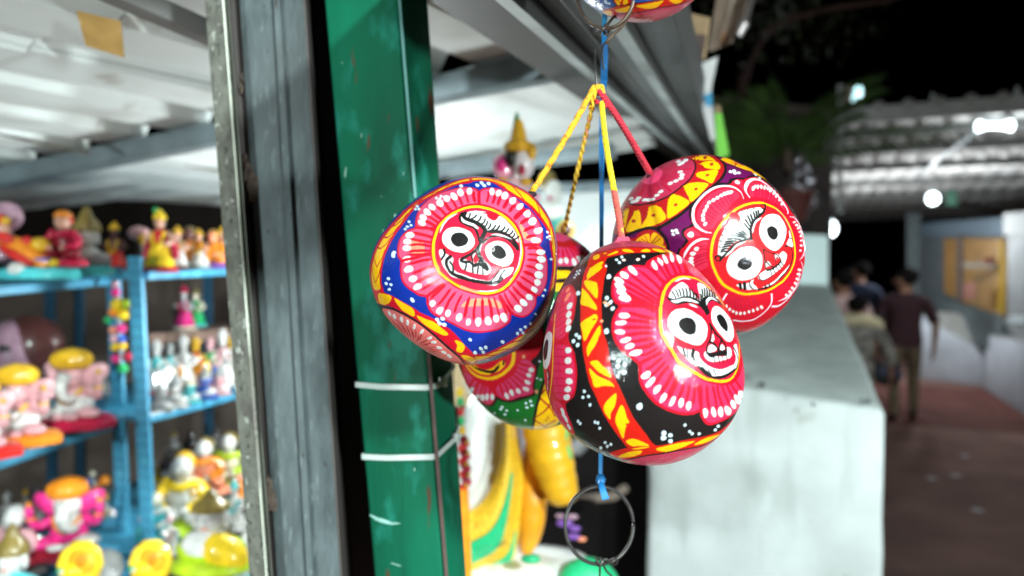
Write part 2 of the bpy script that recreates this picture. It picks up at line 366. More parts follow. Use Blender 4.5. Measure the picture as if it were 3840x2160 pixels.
M_TUBE = pmat('rusty_brown_sheet', (.17, .125, .095), .6, .2, .3, 14, spots=[((.22, .09, .035), 14, .6, .1)])
o = thing('metal_sheet', 'rusty curled sheet metal end hanging at the top', 'metal sheet', W(2760, 185, 1.5))
def curl(u, v):
    x0 = 2695 + (2655 - 2695) * v; x1 = 2835 + (2745 - 2835) * v; y = -60 + 245 * v + (6 if u < .2 else 0)
    return W(x0 + (x1 - x0) * u, y - 24 * v * u * u, 1.5 + .06 * math.sin(u * math.pi))
MB().grid(curl, 12, 6).build('sheet', M_TUBE, o, thick=.003)
MB().tube([W(2840, -60, 1.48), W(2790, 90, 1.48), W(2768, 135, 1.48)], [.010, .010, .007]).build('rolled_edge', pmat('pale_scratched_steel', (.3, .27, .27), .4, .5), o)
o = thing('paper_banner', 'white torn paper banner with a blue blot, hanging outside the eave', 'banner', W(2680, 540, 1.5))
MB().slab([W(2588, 255, 1.5), W(2692, 212, 1.5), W(2668, 330, 1.5), W(2618, 345, 1.5)], .002).build('upper_sheet', pmat('grey_white_paper', (.33, .33, .33), .9, 0, .1, 20), o)
MB().slab([W(2618, 346, 1.5), W(2668, 331, 1.5), W(2682, 520, 1.52), W(2668, 530, 1.52)], .002).build('lower_sheet', MATS['grey_white_paper'], o)
MB().slab([W(2640, 360, 1.497), W(2669, 345, 1.497), W(2676, 450, 1.515), W(2658, 440, 1.515)], .0015).build('blue_blot', pmat('blue_print', (.02, .16, .28), .8), o)
o = thing('paper_strip', 'lime green paper strip with a brown top, hanging above the maroon coconut', 'paper strip', W(2710, 590, 1.6))
MB().slab([W(2681, 425, 1.6), W(2706, 425, 1.6), W(2735, 580, 1.6), W(2690, 600, 1.6)], .002).build('strip', pmat('lime_paper', (.10, .33, .03), .8, 0, .15, 20), o)
MB().slab([W(2681, 395, 1.6), W(2700, 395, 1.6), W(2706, 424, 1.6), W(2681, 424, 1.6)], .002).build('brown_top', M_CARD, o)

# ---- traced brush strokes on each nut: kind colour width flag points (degrees from the nut's front)
COCONUT_SHAPES = {
 'blue': ('b', [-0.02818, 0.48616, 0.00448], [[0.99832, 0.05786, -0.0], [0.00053, -0.00918, 0.99996], [0.05786, -0.99828, -0.00919]], [0.060518, -0.000518, 0.007281, -0.000353, 0.000732, -0.00231, 0.000399, 0.00037, -0.00047, -0.000533, -0.000139, -0.000149, -0.000256]),
 'black': ('k', [0.07246, 0.42821, -0.03846], [[0.98598, -0.16684, 0.0], [0.01472, 0.08697, 0.9961], [-0.16619, -0.98214, 0.0882]], [0.060199, 0.001457, -0.000118, -0.003674, -0.001718, 0.000612, -0.001836, -8.5e-05, 0.000277, -0.000102, -7.5e-05, -0.000136, -0.000324]),
 'maroon': ('v', [0.1405, 0.52029, 0.03405], [[0.96542, -0.26071, 0.0], [-0.01644, -0.06088, 0.99801], [-0.26019, -0.9635, -0.06306]], [0.064081, -0.00483, -0.005732, 0.000709, -0.002081, -0.000145, -0.000848, 0.000155, 0.000322, 0.000218, -7.8e-05]),
 'green': ('g', [0.01938, 0.6107, -0.03479], [[0.9995, -0.03171, 0.0], [0.0018, 0.05682, 0.99838], [-0.03166, -0.99788, 0.05685]], [0.073702, 0.000194, 0.000884, -0.007382, 0.001465, -0.000569, 0.000121, 0.000754, -1e-05]),
 'hung': ('b2', [0.07898, 0.46111, 0.21532], [[0.98565, -0.16882, 0.0], [-0.07058, -0.41209, 0.90841], [-0.15335, -0.89537, -0.41809]], [0.047735, -0.000777, -0.001111, 0.002217, -0.001825, -0.000111, 0.00017]),
}
COCONUT_PAINT = {
 'blue': """
P r 0.00 - 1.9,64.6 -9.4,62.2 -20.3,57.1 -29.9,53.0 -37.2,46.4 -41.9,38.1 -47.4,29.7 -52.4,20.7 -56.1,10.0 -58.3,-0.9 -58.8,-8.6 -79.6,-6.9 -83.3,5.9 -75.2,16.2 -69.7,27.0 -62.1,38.4 -51.1,49.4 -40.5,58.5 -29.3,63.2 -14.2,70.4 2.1,76.4
P y 0.00 - 3.1,68.9 -9.6,64.7 -20.8,59.8 -31.3,56.1 -39.5,49.5 -44.0,40.6 -49.6,31.5 -54.5,21.8 -58.1,10.6 -60.4,-0.5 -61.6,-5.8 -72.5,-5.3 -73.1,4.8 -69.1,14.4 -64.2,24.4 -56.8,34.7 -47.0,45.3 -37.4,54.1 -27.3,59.5 -13.2,66.8 2.0,72.0
L r 0.93 - -71.3,9.3 -69.2,3.5 -66.3,-1.0
L r 0.85 - -58.1,9.2 -60.8,3.9 -66.3,-1.0
L r 0.94 - -70.0,19.7 -66.3,13.8 -62.8,9.6
L r 0.87 - -55.5,20.2 -57.9,14.4 -62.8,9.6
L r 1.22 - -68.1,27.1 -64.1,23.8 -60.2,22.0
L r 1.05 - -51.8,28.6 -54.9,24.7 -60.2,22.0
L r 1.38 - -63.2,34.1 -58.9,30.8 -55.0,29.4
L r 1.18 - -46.9,36.2 -50.0,32.0 -55.0,29.4
L r 1.72 - -57.1,41.1 -54.2,39.1 -51.3,38.8
L r 1.51 - -41.9,45.6 -45.5,41.2 -51.3,38.8
L r 2.34 - -50.0,53.0 -47.0,51.0 -44.3,51.2
L r 1.59 - -34.0,55.1 -38.0,51.8 -44.3,51.2
L r 1.74 - -37.7,58.3 -36.1,56.2 -34.3,56.1
L r 1.30 - -24.6,58.3 -28.6,56.0 -34.3,56.1
L r 1.40 - -27.1,63.7 -26.2,60.9 -25.1,60.4
L r 1.09 - -14.2,63.2 -18.9,60.4 -25.1,60.4
L r 1.13 - -16.2,69.8 -15.0,65.8 -13.5,64.9
L r 0.92 - -4.0,66.3 -8.2,64.3 -13.5,64.9
P r 0.00 - 1.2,66.1 8.3,66.3 15.4,64.5 20.7,58.9 28.0,52.7 38.3,46.5 45.1,40.5 52.7,34.0 56.1,24.1 60.8,11.8 60.6,-0.7 56.6,-15.7 49.3,-28.2 39.6,-36.5 30.5,-43.3 19.4,-49.8 10.5,-54.2 2.7,-53.9 1.4,-65.7 9.2,-66.6 21.5,-60.9 36.1,-56.2 54.5,-53.9 66.6,-36.8 70.3,-18.0 74.4,0.6 72.4,17.2 68.0,32.3 62.8,45.9 53.5,53.9 46.2,65.2 32.6,69.3 20.8,75.7 10.3,75.9 0.1,76.1
P y 0.00 - 2.7,68.2 8.5,69.1 16.0,67.4 21.7,61.6 29.4,54.9 40.2,49.0 47.5,42.8 55.4,36.0 59.1,25.2 64.3,12.2 64.2,-1.3 59.4,-16.8 52.1,-30.2 41.6,-38.9 32.0,-45.8 20.6,-52.5 12.0,-57.1 3.9,-57.8 4.1,-62.6 9.6,-62.7 20.3,-57.8 33.9,-52.8 49.3,-48.3 61.1,-33.3 65.8,-16.4 68.6,0.8 67.7,16.3 63.9,30.2 57.7,42.2 50.1,50.3 41.8,59.2 30.3,64.8 19.2,70.5 9.9,72.4 2.3,71.9
L r 1.11 - 12.7,77.0 18.9,66.8 23.9,59.0
L r 1.36 - 27.0,73.7 31.9,59.4 36.2,48.3
L r 1.17 - 47.8,68.1 46.8,51.4 46.8,41.1
L r 1.54 - 56.1,50.8 57.6,41.8 55.4,33.7
L r 1.16 - 59.2,41.3 60.9,32.2 56.8,22.1
L r 1.03 - 66.2,26.7 64.6,16.9 61.8,9.7
L r 1.14 - 70.8,10.6 67.4,0.5 61.9,-4.2
L r 1.46 - 73.7,-2.1 65.9,-14.5 56.3,-18.1
L r 1.59 - 69.1,-16.4 60.2,-24.0 48.6,-30.7
L r 2.00 - 67.1,-33.7 51.7,-37.6 37.6,-39.3
L r 1.78 - 59.0,-48.5 39.9,-45.9 27.4,-46.1
L r 1.46 - 40.2,-54.4 27.7,-53.0 17.5,-52.9
L r 1.24 - 26.4,-58.3 17.0,-57.6 9.5,-56.0
P r 0.00 - -74.4,-6.5 -60.1,-7.5 -51.5,-9.1 -38.7,-14.4 -29.6,-19.4 -19.2,-24.8 -10.8,-31.9 -4.0,-41.9 3.9,-55.6 7.8,-82.7 -3.1,-83.0 -5.9,-61.9 -14.2,-46.7 -22.7,-35.5 -31.2,-27.4 -40.8,-22.1 -50.9,-18.7 -60.0,-17.7 -80.2,-21.5 -81.8,-14.3
P y 0.00 - -64.6,-8.8 -55.7,-8.9 -50.7,-10.1 -53.3,-14.2 -61.5,-17.2 -69.5,-16.9 -68.4,-12.7
P y 0.00 - -48.5,-11.3 -42.8,-13.3 -35.1,-17.3 -35.1,-22.5 -40.5,-21.2 -45.4,-18.0
P y 0.00 - -33.0,-21.7 -27.4,-23.7 -21.2,-26.2 -13.8,-33.8 -16.8,-35.5 -24.9,-31.0 -31.0,-26.2
P y 0.00 - -9.6,-39.6 -4.9,-41.3 -3.0,-45.7 -5.4,-52.1 -9.4,-50.9 -8.5,-45.1
P y 0.00 - -5.6,-56.0 -0.3,-56.6 5.3,-62.6 2.1,-69.5 -3.6,-62.8
P y 0.00 - -82.2,-13.3 -75.9,-16.2 -73.6,-18.9 -81.3,-17.1
P k2 0.00 - -80.6,-20.2 -60.0,-17.7 -50.9,-18.7 -40.8,-22.1 -31.2,-27.4 -22.7,-35.5 -14.2,-46.7 -5.9,-61.9 -3.1,-83.0 -5.6,-82.7 -29.3,-76.2 -57.4,-57.2 -75.4,-33.2
P s 0.00 - -70.0,-22.7 -54.7,-20.3 -42.5,-23.7 -32.7,-28.9 -24.0,-37.3 -15.5,-48.9 -7.1,-64.1 -7.0,-82.5 -30.2,-76.1 -57.4,-57.2 -74.0,-36.2
L r2 1.96 t -61.6,-31.5 -57.8,-38.2 -55.9,-45.8
L r2 1.27 t -54.7,-27.7 -52.0,-34.5 -50.5,-41.7
P w 0.00 - -59.9,-26.7 -61.8,-25.9 -61.4,-23.4 -59.1,-21.6 -57.7,-22.5 -57.7,-25.0
L r2 1.67 t -56.8,-32.6 -54.5,-39.1 -53.7,-46.3
L r2 1.18 t -51.0,-29.2 -49.3,-35.6 -48.8,-42.4
P w 0.00 - -54.9,-28.4 -56.8,-27.6 -56.0,-25.0 -54.0,-23.3 -52.9,-24.2 -53.2,-26.6
L r2 1.33 t -50.5,-33.1 -49.6,-39.2 -50.1,-45.9
L r2 1.04 t -45.8,-30.1 -45.3,-36.1 -46.0,-42.6
P w 0.00 - -48.5,-29.8 -49.9,-28.4 -49.2,-25.9 -47.0,-24.2 -46.2,-25.4 -47.0,-28.1
L r2 1.20 t -46.1,-34.5 -46.2,-40.2 -47.7,-46.4
L r2 0.98 t -41.9,-31.6 -42.3,-37.3 -43.9,-43.3
P w 0.00 - -45.1,-30.8 -43.9,-28.0 -42.8,-26.2 -41.3,-26.9 -42.0,-29.6 -43.8,-31.5
L r2 1.09 t -41.3,-36.3 -42.5,-41.5 -45.0,-47.1
L r2 0.91 t -37.5,-33.5 -38.9,-38.7 -41.6,-44.1
P w 0.00 - -39.6,-34.0 -39.8,-32.6 -38.1,-29.7 -36.5,-28.4 -36.1,-29.8 -37.4,-32.6
L r2 1.04 t -36.8,-39.5 -39.0,-44.0 -42.7,-48.8
L r2 0.88 t -33.2,-36.7 -35.6,-41.1 -39.3,-45.8
P w 0.00 - -35.1,-37.4 -34.2,-35.4 -32.2,-32.8 -30.5,-32.3 -30.9,-34.3 -33.3,-36.9
L r2 1.04 t -32.7,-44.0 -36.0,-47.6 -40.8,-51.3
L r2 0.87 t -29.2,-41.0 -32.7,-44.5 -37.4,-48.1
P w 0.00 - -29.8,-40.4 -27.8,-38.6 -25.6,-38.0 -25.8,-39.5 -27.8,-41.3 -30.6,-42.0
L r2 1.08 t -30.8,-47.5 -34.7,-50.4 -40.0,-53.4
L r2 0.89 t -27.2,-44.2 -31.2,-47.1 -36.6,-49.9
P w 0.00 - -27.8,-44.2 -25.9,-42.4 -23.4,-42.0 -23.0,-43.5 -24.6,-45.1 -27.5,-45.4
L r2 1.16 t -28.2,-52.8 -33.0,-54.7 -39.2,-56.6
L r2 0.92 t -24.6,-48.9 -29.4,-50.8 -35.5,-52.5
P w 0.00 - -23.6,-48.0 -21.6,-47.7 -19.7,-48.8 -20.3,-50.7 -23.0,-51.6 -24.3,-50.2
L r2 1.30 t -26.3,-57.9 -31.8,-58.8 -38.7,-59.6
L r2 0.97 t -22.5,-53.3 -28.0,-54.2 -34.7,-54.9
P w 0.00 - -19.7,-52.5 -17.8,-53.7 -17.4,-56.4 -19.3,-57.5 -21.4,-56.4 -21.6,-54.0
L r2 1.37 t -23.4,-62.1 -29.6,-61.8 -37.3,-61.5
L r2 0.97 t -19.5,-56.9 -25.8,-56.8 -33.3,-56.5
P w 0.00 - -17.7,-57.9 -15.9,-56.6 -14.2,-58.7 -14.0,-61.8 -16.3,-63.5 -17.6,-60.8
P p 0.00 m 5.7,53.0 8.1,55.6 13.6,57.6 20.4,56.7 26.9,52.1 32.4,46.5 33.6,43.6 37.2,44.3 42.3,40.5 46.4,34.3 46.5,27.1 43.2,22.6 47.3,20.3 51.6,14.9 53.5,6.8 53.7,-1.7 48.8,-8.9 44.6,-10.4 44.9,-16.4 41.0,-21.6 34.8,-23.5 29.1,-21.5 26.3,-19.8 25.4,-26.4 19.0,-30.8 9.9,-32.2 1.1,-31.4 -8.4,-27.1 -15.8,-22.6 -22.2,-19.2 -24.5,-13.8 -24.5,-9.1 -29.7,-7.6 -35.6,-4.2 -39.5,0.3 -40.6,6.8 -40.1,11.8 -42.4,15.2 -43.0,19.6 -42.1,26.0 -38.1,30.1 -31.5,31.4 -32.1,33.9 -32.6,40.3 -30.9,48.5 -24.1,55.0 -16.8,57.5 -8.7,58.4 -0.8,57.8 3.9,55.6
O r 1.28 m 5.7,53.0 8.1,55.6 13.6,57.6 20.4,56.7 26.9,52.1 32.4,46.5 33.6,43.6 37.2,44.3 42.3,40.5 46.4,34.3 46.5,27.1 43.2,22.6 47.3,20.3 51.6,14.9 53.5,6.8 53.7,-1.7 48.8,-8.9 44.6,-10.4 44.9,-16.4 41.0,-21.6 34.8,-23.5 29.1,-21.5 26.3,-19.8 25.4,-26.4 19.0,-30.8 9.9,-32.2 1.1,-31.4 -8.4,-27.1 -15.8,-22.6 -22.2,-19.2 -24.5,-13.8 -24.5,-9.1 -29.7,-7.6 -35.6,-4.2 -39.5,0.3 -40.6,6.8 -40.1,11.8 -42.4,15.2 -43.0,19.6 -42.1,26.0 -38.1,30.1 -31.5,31.4 -32.1,33.9 -32.6,40.3 -30.9,48.5 -24.1,55.0 -16.8,57.5 -8.7,58.4 -0.8,57.8 3.9,55.6
P o 0.00 m -35.1,20.2 -32.2,23.7 -26.1,22.2 -24.8,14.1 -31.6,14.5
P o 0.00 m -4.3,-14.7 9.9,-13.9 19.5,-16.3 15.2,-10.3 1.0,-10.1
P o 0.00 m 28.8,34.4 32.7,30.3 37.0,24.4 31.4,25.5
L r 1.36 mt 9.8,44.4 10.9,48.9 11.2,54.1
L r 1.74 mt 13.0,43.9 14.5,48.0 15.3,52.9
L r 1.95 mt 16.1,42.9 17.4,47.1 19.4,51.6
L r 2.13 mt 19.5,41.4 21.6,45.0 23.7,49.3
L r 1.91 mt 23.1,39.2 25.2,42.7 28.2,46.1
L r 2.06 mt 26.3,36.4 29.2,39.5 32.6,43.0
P w 0.00 m 14.9,57.1 15.0,53.4 13.8,50.8 12.1,52.0 12.0,55.2 13.5,57.8
P w 0.00 m 19.5,56.4 19.5,52.9 17.5,50.4 15.8,50.8 15.8,53.6 17.8,56.4
P w 0.00 m 24.3,53.8 22.9,49.9 20.7,48.2 19.1,49.7 20.3,53.4 22.8,55.7
P w 0.00 m 29.2,50.4 27.5,46.9 25.4,45.6 24.2,46.9 25.1,49.9 28.2,51.8
P w 0.00 m 33.7,47.8 32.5,44.9 29.9,42.4 28.2,42.8 29.0,45.3 31.5,47.5
L r 1.93 mt 26.6,36.1 29.5,39.3 33.0,42.6
L r 2.02 mt 29.3,32.9 32.5,35.6 36.3,38.3
L r 1.99 mt 31.7,29.0 35.6,31.4 40.3,33.7
L r 1.53 mt 33.3,25.0 37.0,26.8 41.3,28.0
L r 1.41 mt 34.2,20.8 36.5,21.3 39.0,21.8
P w 0.00 m 38.1,42.1 36.8,39.5 34.1,38.2 32.3,39.9 33.7,42.2 37.0,44.1
P w 0.00 m 42.5,38.2 40.7,35.2 37.3,33.9 35.4,35.3 37.4,38.3 40.4,39.8
P w 0.00 m 47.5,33.8 45.6,30.8 41.7,29.2 39.4,30.0 41.0,32.6 45.6,34.3
P w 0.00 m 45.0,25.1 40.9,23.4 37.9,23.4 37.2,25.0 40.1,26.7 44.2,26.7
L r 1.91 mt 34.3,19.0 38.7,20.1 43.8,20.5
L r 1.34 mt 34.3,15.8 39.1,16.0 44.6,16.3
L r 1.68 mt 33.9,12.5 38.9,12.6 44.4,11.8
L r 1.53 mt 32.9,9.0 38.0,8.4 43.6,6.9
L r 2.00 mt 31.5,5.9 37.0,4.2 43.2,2.0
L r 1.56 mt 29.7,3.0 35.4,0.2 41.9,-2.9
L r 2.04 mt 27.6,0.3 32.9,-4.0 40.0,-7.8
P w 0.00 m 47.9,17.4 43.8,16.7 41.3,17.6 42.4,19.5 46.1,20.3 50.0,19.7
P w 0.00 m 49.9,13.0 45.2,12.0 41.9,13.7 42.9,15.6 47.0,16.2 50.5,14.9
P w 0.00 m 46.7,7.6 42.8,7.5 40.6,9.1 42.4,10.9 45.9,11.1 48.3,9.5
P w 0.00 m 46.4,1.7 41.7,2.5 40.4,4.8 42.8,6.2 47.2,5.9 48.9,3.5
P w 0.00 m 45.4,-3.0 42.4,-2.6 40.6,-0.2 42.5,1.4 45.9,0.9 47.5,-1.4
P w 0.00 m 43.8,-7.9 41.0,-7.5 38.9,-5.7 39.3,-3.7 42.4,-4.1 45.1,-5.8
L r 1.68 mt 27.3,-0.1 32.6,-4.2 39.1,-8.2
L r 1.59 mt 25.0,-2.3 29.5,-7.1 35.4,-11.6
L r 1.41 mt 22.5,-4.3 27.1,-9.2 31.9,-15.0
L r 1.52 mt 19.9,-5.9 23.5,-12.1 28.5,-18.5
P w 0.00 m 38.1,-12.6 35.7,-10.7 35.2,-8.7 37.1,-8.3 40.2,-9.9 41.3,-12.4
P w 0.00 m 35.4,-16.3 32.2,-14.8 31.2,-12.2 32.9,-11.2 35.9,-13.1 37.3,-15.5
P w 0.00 m 33.2,-20.0 30.2,-19.5 28.0,-16.9 28.5,-15.0 31.0,-15.2 33.6,-17.7
L r 1.50 mt 16.8,-7.3 20.2,-14.0 23.9,-21.6
L r 1.38 mt 13.9,-8.3 16.3,-14.9 18.9,-22.2
L r 1.90 mt 10.8,-8.9 12.8,-15.6 13.8,-23.1
L r 1.82 mt 7.4,-9.2 7.8,-16.2 8.4,-23.9
L r 1.63 mt 3.7,-9.1 2.9,-16.2 2.6,-24.0
L r 1.88 mt 0.1,-8.4 -1.7,-15.0 -3.1,-22.3
L r 1.43 mt -3.8,-7.1 -6.8,-12.8 -9.0,-19.4
L r 1.58 mt -7.1,-5.4 -11.0,-10.9 -14.4,-17.3
L r 1.55 mt -9.7,-3.6 -13.8,-9.1 -18.8,-14.6
L r 1.85 mt -12.3,-1.2 -17.4,-5.8 -22.8,-10.8
P w 0.00 m 22.9,-26.1 20.7,-24.6 19.0,-21.3 20.8,-19.3 23.0,-20.7 24.3,-24.4
P w 0.00 m 16.6,-25.7 14.8,-23.8 14.9,-21.2 17.1,-20.6 18.6,-22.6 18.3,-25.2
P w 0.00 m 10.7,-27.0 9.4,-24.6 10.0,-21.9 11.6,-21.5 13.5,-24.4 13.2,-27.1
P w 0.00 m 4.6,-27.3 3.6,-24.3 4.8,-21.7 6.7,-22.4 7.3,-25.5 6.0,-28.0
P w 0.00 m -1.6,-26.7 -1.9,-24.2 -0.9,-22.3 0.7,-22.8 1.2,-24.9 0.1,-26.9
P w 0.00 m -8.1,-22.7 -7.3,-19.7 -5.3,-18.6 -4.3,-20.0 -4.8,-23.0 -6.9,-24.6
P w 0.00 m -14.0,-20.4 -13.7,-17.9 -12.2,-16.6 -10.9,-17.4 -11.1,-19.8 -12.6,-21.3
P w 0.00 m -19.7,-18.5 -18.9,-16.3 -16.3,-14.8 -14.9,-15.5 -16.0,-18.2 -17.7,-19.8
P w 0.00 m -23.4,-13.9 -22.4,-11.8 -20.3,-11.2 -19.4,-12.7 -20.4,-14.4 -22.1,-15.3
L r 1.42 mt -19.6,15.3 -27.5,14.7 -36.2,15.4
L r 1.71 mt -19.1,11.9 -26.7,11.2 -34.9,9.7
L r 1.75 mt -18.2,8.5 -25.4,6.5 -33.0,4.2
L r 1.81 mt -16.9,5.3 -23.4,2.3 -30.4,-0.8
L r 1.57 mt -15.2,2.5 -21.2,-1.6 -27.9,-5.4
P w 0.00 m -39.6,12.4 -37.6,14.2 -34.4,14.2 -33.0,12.5 -35.0,10.9 -37.8,11.0
P w 0.00 m -38.2,6.4 -36.2,8.4 -33.4,8.7 -31.8,6.9 -33.6,5.2 -37.1,5.0
P w 0.00 m -34.8,2.0 -32.3,3.1 -29.8,2.4 -30.2,0.6 -32.5,-0.7 -35.0,0.1
P w 0.00 m -32.0,-2.8 -29.6,-1.4 -27.4,-2.0 -27.6,-3.8 -30.2,-5.1 -32.4,-4.9
L r 1.58 mt -19.6,16.5 -27.4,16.9 -35.9,17.2
L r 1.54 mt -19.6,18.8 -27.3,20.3 -35.7,21.1
L r 1.64 mt -19.4,21.1 -26.9,22.3 -35.1,24.9
L r 1.93 mt -19.0,23.5 -26.0,26.0 -33.9,28.7
P w 0.00 m -38.6,20.9 -35.6,20.9 -33.7,19.2 -34.6,17.7 -37.3,17.7 -39.3,19.1
P w 0.00 m -39.2,24.8 -37.0,25.1 -34.4,24.0 -33.8,22.0 -36.2,21.5 -38.9,22.6
P w 0.00 m -38.5,28.1 -36.8,29.4 -33.9,28.6 -32.1,26.3 -34.2,25.1 -37.1,25.7
L r 1.67 mt -17.9,27.2 -22.6,29.6 -27.7,32.3
L r 1.89 mt -17.0,29.3 -21.6,32.7 -27.1,35.8
L r 1.61 mt -15.9,31.5 -20.3,35.5 -25.9,39.4
L r 1.88 mt -14.3,33.9 -18.7,37.8 -23.4,42.8
L r 1.58 mt -12.2,36.4 -15.5,40.6 -19.3,45.3
L r 1.93 mt -9.5,38.9 -12.4,42.7 -14.9,47.7
L r 1.34 mt -6.8,40.8 -8.9,44.9 -10.9,49.7
L r 1.54 mt -4.0,42.3 -5.2,46.6 -7.0,51.4
L r 1.38 mt -0.6,43.5 -1.3,48.0 -2.5,52.9
L r 1.89 mt 3.3,44.3 2.7,48.8 2.6,53.9
P w 0.00 m -30.9,36.5 -28.0,36.6 -25.7,34.3 -25.3,32.1 -27.7,32.3 -30.2,34.3
P w 0.00 m -29.9,41.0 -27.4,40.2 -25.3,37.6 -25.4,35.4 -27.8,36.2 -30.3,38.7
P w 0.00 m -26.9,45.1 -24.2,43.0 -22.4,39.4 -23.9,38.6 -27.1,40.6 -28.6,44.4
P w 0.00 m -25.1,48.2 -22.3,47.5 -20.1,44.9 -20.1,42.3 -22.4,42.6 -24.9,45.2
P w 0.00 m -18.5,50.5 -16.0,48.8 -15.0,45.4 -15.8,43.6 -18.5,45.3 -20.0,48.8
P w 0.00 m -14.1,53.1 -11.4,51.0 -11.4,47.7 -12.8,46.8 -14.8,48.6 -15.8,52.3
P w 0.00 m -9.7,54.6 -7.4,51.1 -7.1,47.9 -9.0,47.6 -10.8,50.9 -11.2,54.5
P w 0.00 m -6.1,57.8 -4.3,55.7 -3.3,51.8 -4.6,49.8 -6.5,51.1 -7.5,55.1
P w 0.00 m 0.9,57.0 1.7,53.4 0.6,51.0 -1.1,51.5 -1.6,54.9 -0.8,57.5
L r 1.80 m 5.7,52.6 5.6,47.8 5.6,43.5
L r 2.16 m 33.5,43.3 29.7,39.4 26.4,36.0
L r 1.85 m 43.2,22.6 37.5,21.7 32.5,21.1
L r 1.98 m 44.6,-10.4 36.2,-5.6 29.3,-1.5
L r 1.98 m 26.3,-19.8 21.8,-13.9 17.9,-8.6
L r 1.78 m -24.5,-9.1 -19.2,-5.1 -14.4,-1.4
L r 1.77 m -40.1,11.8 -30.1,13.3 -21.2,14.8
L r 1.99 m -31.6,31.6 -24.5,30.1 -18.0,28.9
P r 0.00 m 6.9,43.7 17.4,40.2 25.7,34.4 30.4,27.3 32.6,18.0 31.7,8.5 27.8,0.9 21.4,-5.4 15.9,-7.6 10.5,-8.7 4.8,-7.9 -0.4,-6.6 -5.5,-4.4 -10.5,-1.5 -15.2,2.0 -18.2,5.2 -20.3,9.9 -21.3,17.0 -20.6,24.3 -18.1,31.9 -12.9,37.8 -6.1,42.0 0.8,43.7
P rp 0.00 m 6.7,41.5 16.4,38.3 24.0,32.9 28.3,26.3 30.3,17.8 29.4,9.0 25.9,2.1 20.0,-3.8 15.0,-5.8 10.0,-6.8 4.8,-6.1 -0.0,-4.9 -4.7,-2.9 -9.4,-0.2 -13.8,3.1 -16.5,6.0 -18.5,10.3 -19.4,16.9 -18.7,23.6 -16.3,30.6 -11.6,36.0 -5.2,39.8 1.1,41.4
O y 1.44 m 6.7,41.5 16.4,38.3 24.0,32.9 28.3,26.3 30.3,17.8 29.4,9.0 25.9,2.1 20.0,-3.8 15.0,-5.8 10.0,-6.8 4.8,-6.1 -0.0,-4.9 -4.7,-2.9 -9.4,-0.2 -13.8,3.1 -16.5,6.0 -18.5,10.3 -19.4,16.9 -18.7,23.6 -16.3,30.6 -11.6,36.0 -5.2,39.8 1.1,41.4
L r2 0.51 m -16.3,6.3 -13.7,3.6 -9.4,0.4 -4.7,-2.4
L o 1.24 m -4.7,-2.8 -0.0,-4.9 4.4,-6.0
L w 0.68 mt 27.9,26.7 29.3,22.2 29.7,17.7 29.1,12.4 28.2,7.8 25.4,3.6
L w 1.00 mt -15.9,26.6 -14.0,31.6 -11.1,35.1 -6.7,37.5
L w 0.60 mt 4.8,-5.4 10.0,-5.7 15.7,-4.9
L w 0.81 mt -1.5,37.7 2.9,38.5 8.8,38.4
P r 0.00 m -16.3,17.5 -14.9,24.2 -11.3,29.4 -5.8,30.3 -0.0,28.5 3.5,23.7 4.2,19.4 1.4,15.1 -4.6,14.0 -11.1,15.9
P r 0.00 m 7.4,16.6 9.2,20.2 14.0,22.5 19.3,22.3 23.6,19.8 26.2,15.2 25.9,10.0 22.3,7.3 16.8,7.5 11.5,10.3
P w 0.00 m -2.6,36.8 1.1,38.1 5.1,37.8 9.2,37.1 9.7,35.6 11.3,34.0 13.5,33.0 15.2,34.1 16.5,36.0 19.3,35.2 23.5,31.2 26.6,26.5 27.8,22.1 25.7,23.4 19.8,27.0 12.2,26.9 7.9,27.3 5.0,30.1 -0.4,33.1 -2.2,34.7
P r 0.00 m 10.7,39.2 13.7,38.5 16.7,37.1 16.0,34.9 14.2,33.2 12.0,33.7 9.9,35.3 9.5,36.8
L k 2.39 m -3.9,36.9 -1.7,33.9 2.1,32.3 5.9,30.3 8.4,27.7 7.7,24.9 6.3,22.1
L k 1.30 m -2.2,38.1 -4.4,36.7 -5.1,34.7 -4.0,32.0 -0.0,29.9 3.0,28.2 4.4,25.2 5.4,21.5
P w 0.00 m -4.3,35.4 -2.9,33.7 -0.0,32.0 2.9,30.7 4.9,28.5 3.9,28.2 2.1,29.6 -1.5,31.2 -3.7,32.6
L k 1.88 mt 7.5,26.7 10.8,27.0 15.9,26.9 20.1,25.8 24.5,22.7 27.4,19.4 29.2,17.1
L k 1.26 m 6.4,21.4 7.6,20.8 10.3,23.4 15.9,24.5 20.9,23.3 24.5,20.4 27.4,17.6
P w 0.00 m 11.8,25.2 15.9,25.6 19.7,24.9 23.7,23.2 18.9,24.3 15.1,24.7
L k 0.92 m -2.8,35.6 -1.9,36.6 -1.7,38.1
L k 0.91 m -0.6,34.1 0.3,35.4 0.6,37.3
L k 0.91 m 1.4,34.0 3.0,34.9 4.0,36.3
L k 0.91 m 4.7,32.6 5.8,33.8 6.4,35.5
L k 0.91 m 7.0,31.3 8.1,32.4 8.5,34.0
L k 0.91 m 8.4,29.6 9.4,30.8 9.9,32.6
L k 0.92 m 10.1,28.5 11.1,29.5 11.6,31.1
L k 0.93 m 11.9,27.8 13.4,28.9 14.5,30.4
L k 0.95 m 14.1,27.5 15.7,28.7 16.8,30.4
L k 0.96 m 16.9,27.2 18.7,28.3 19.9,30.0
L k 0.96 m 19.4,26.5 20.9,27.6 21.9,29.0
L k 0.96 m 21.7,25.6 23.4,26.6 24.5,28.0
L k 0.95 m 23.7,24.3 24.9,25.2 25.5,26.5
L k 0.96 m 25.5,23.4 27.2,24.2 28.3,25.4
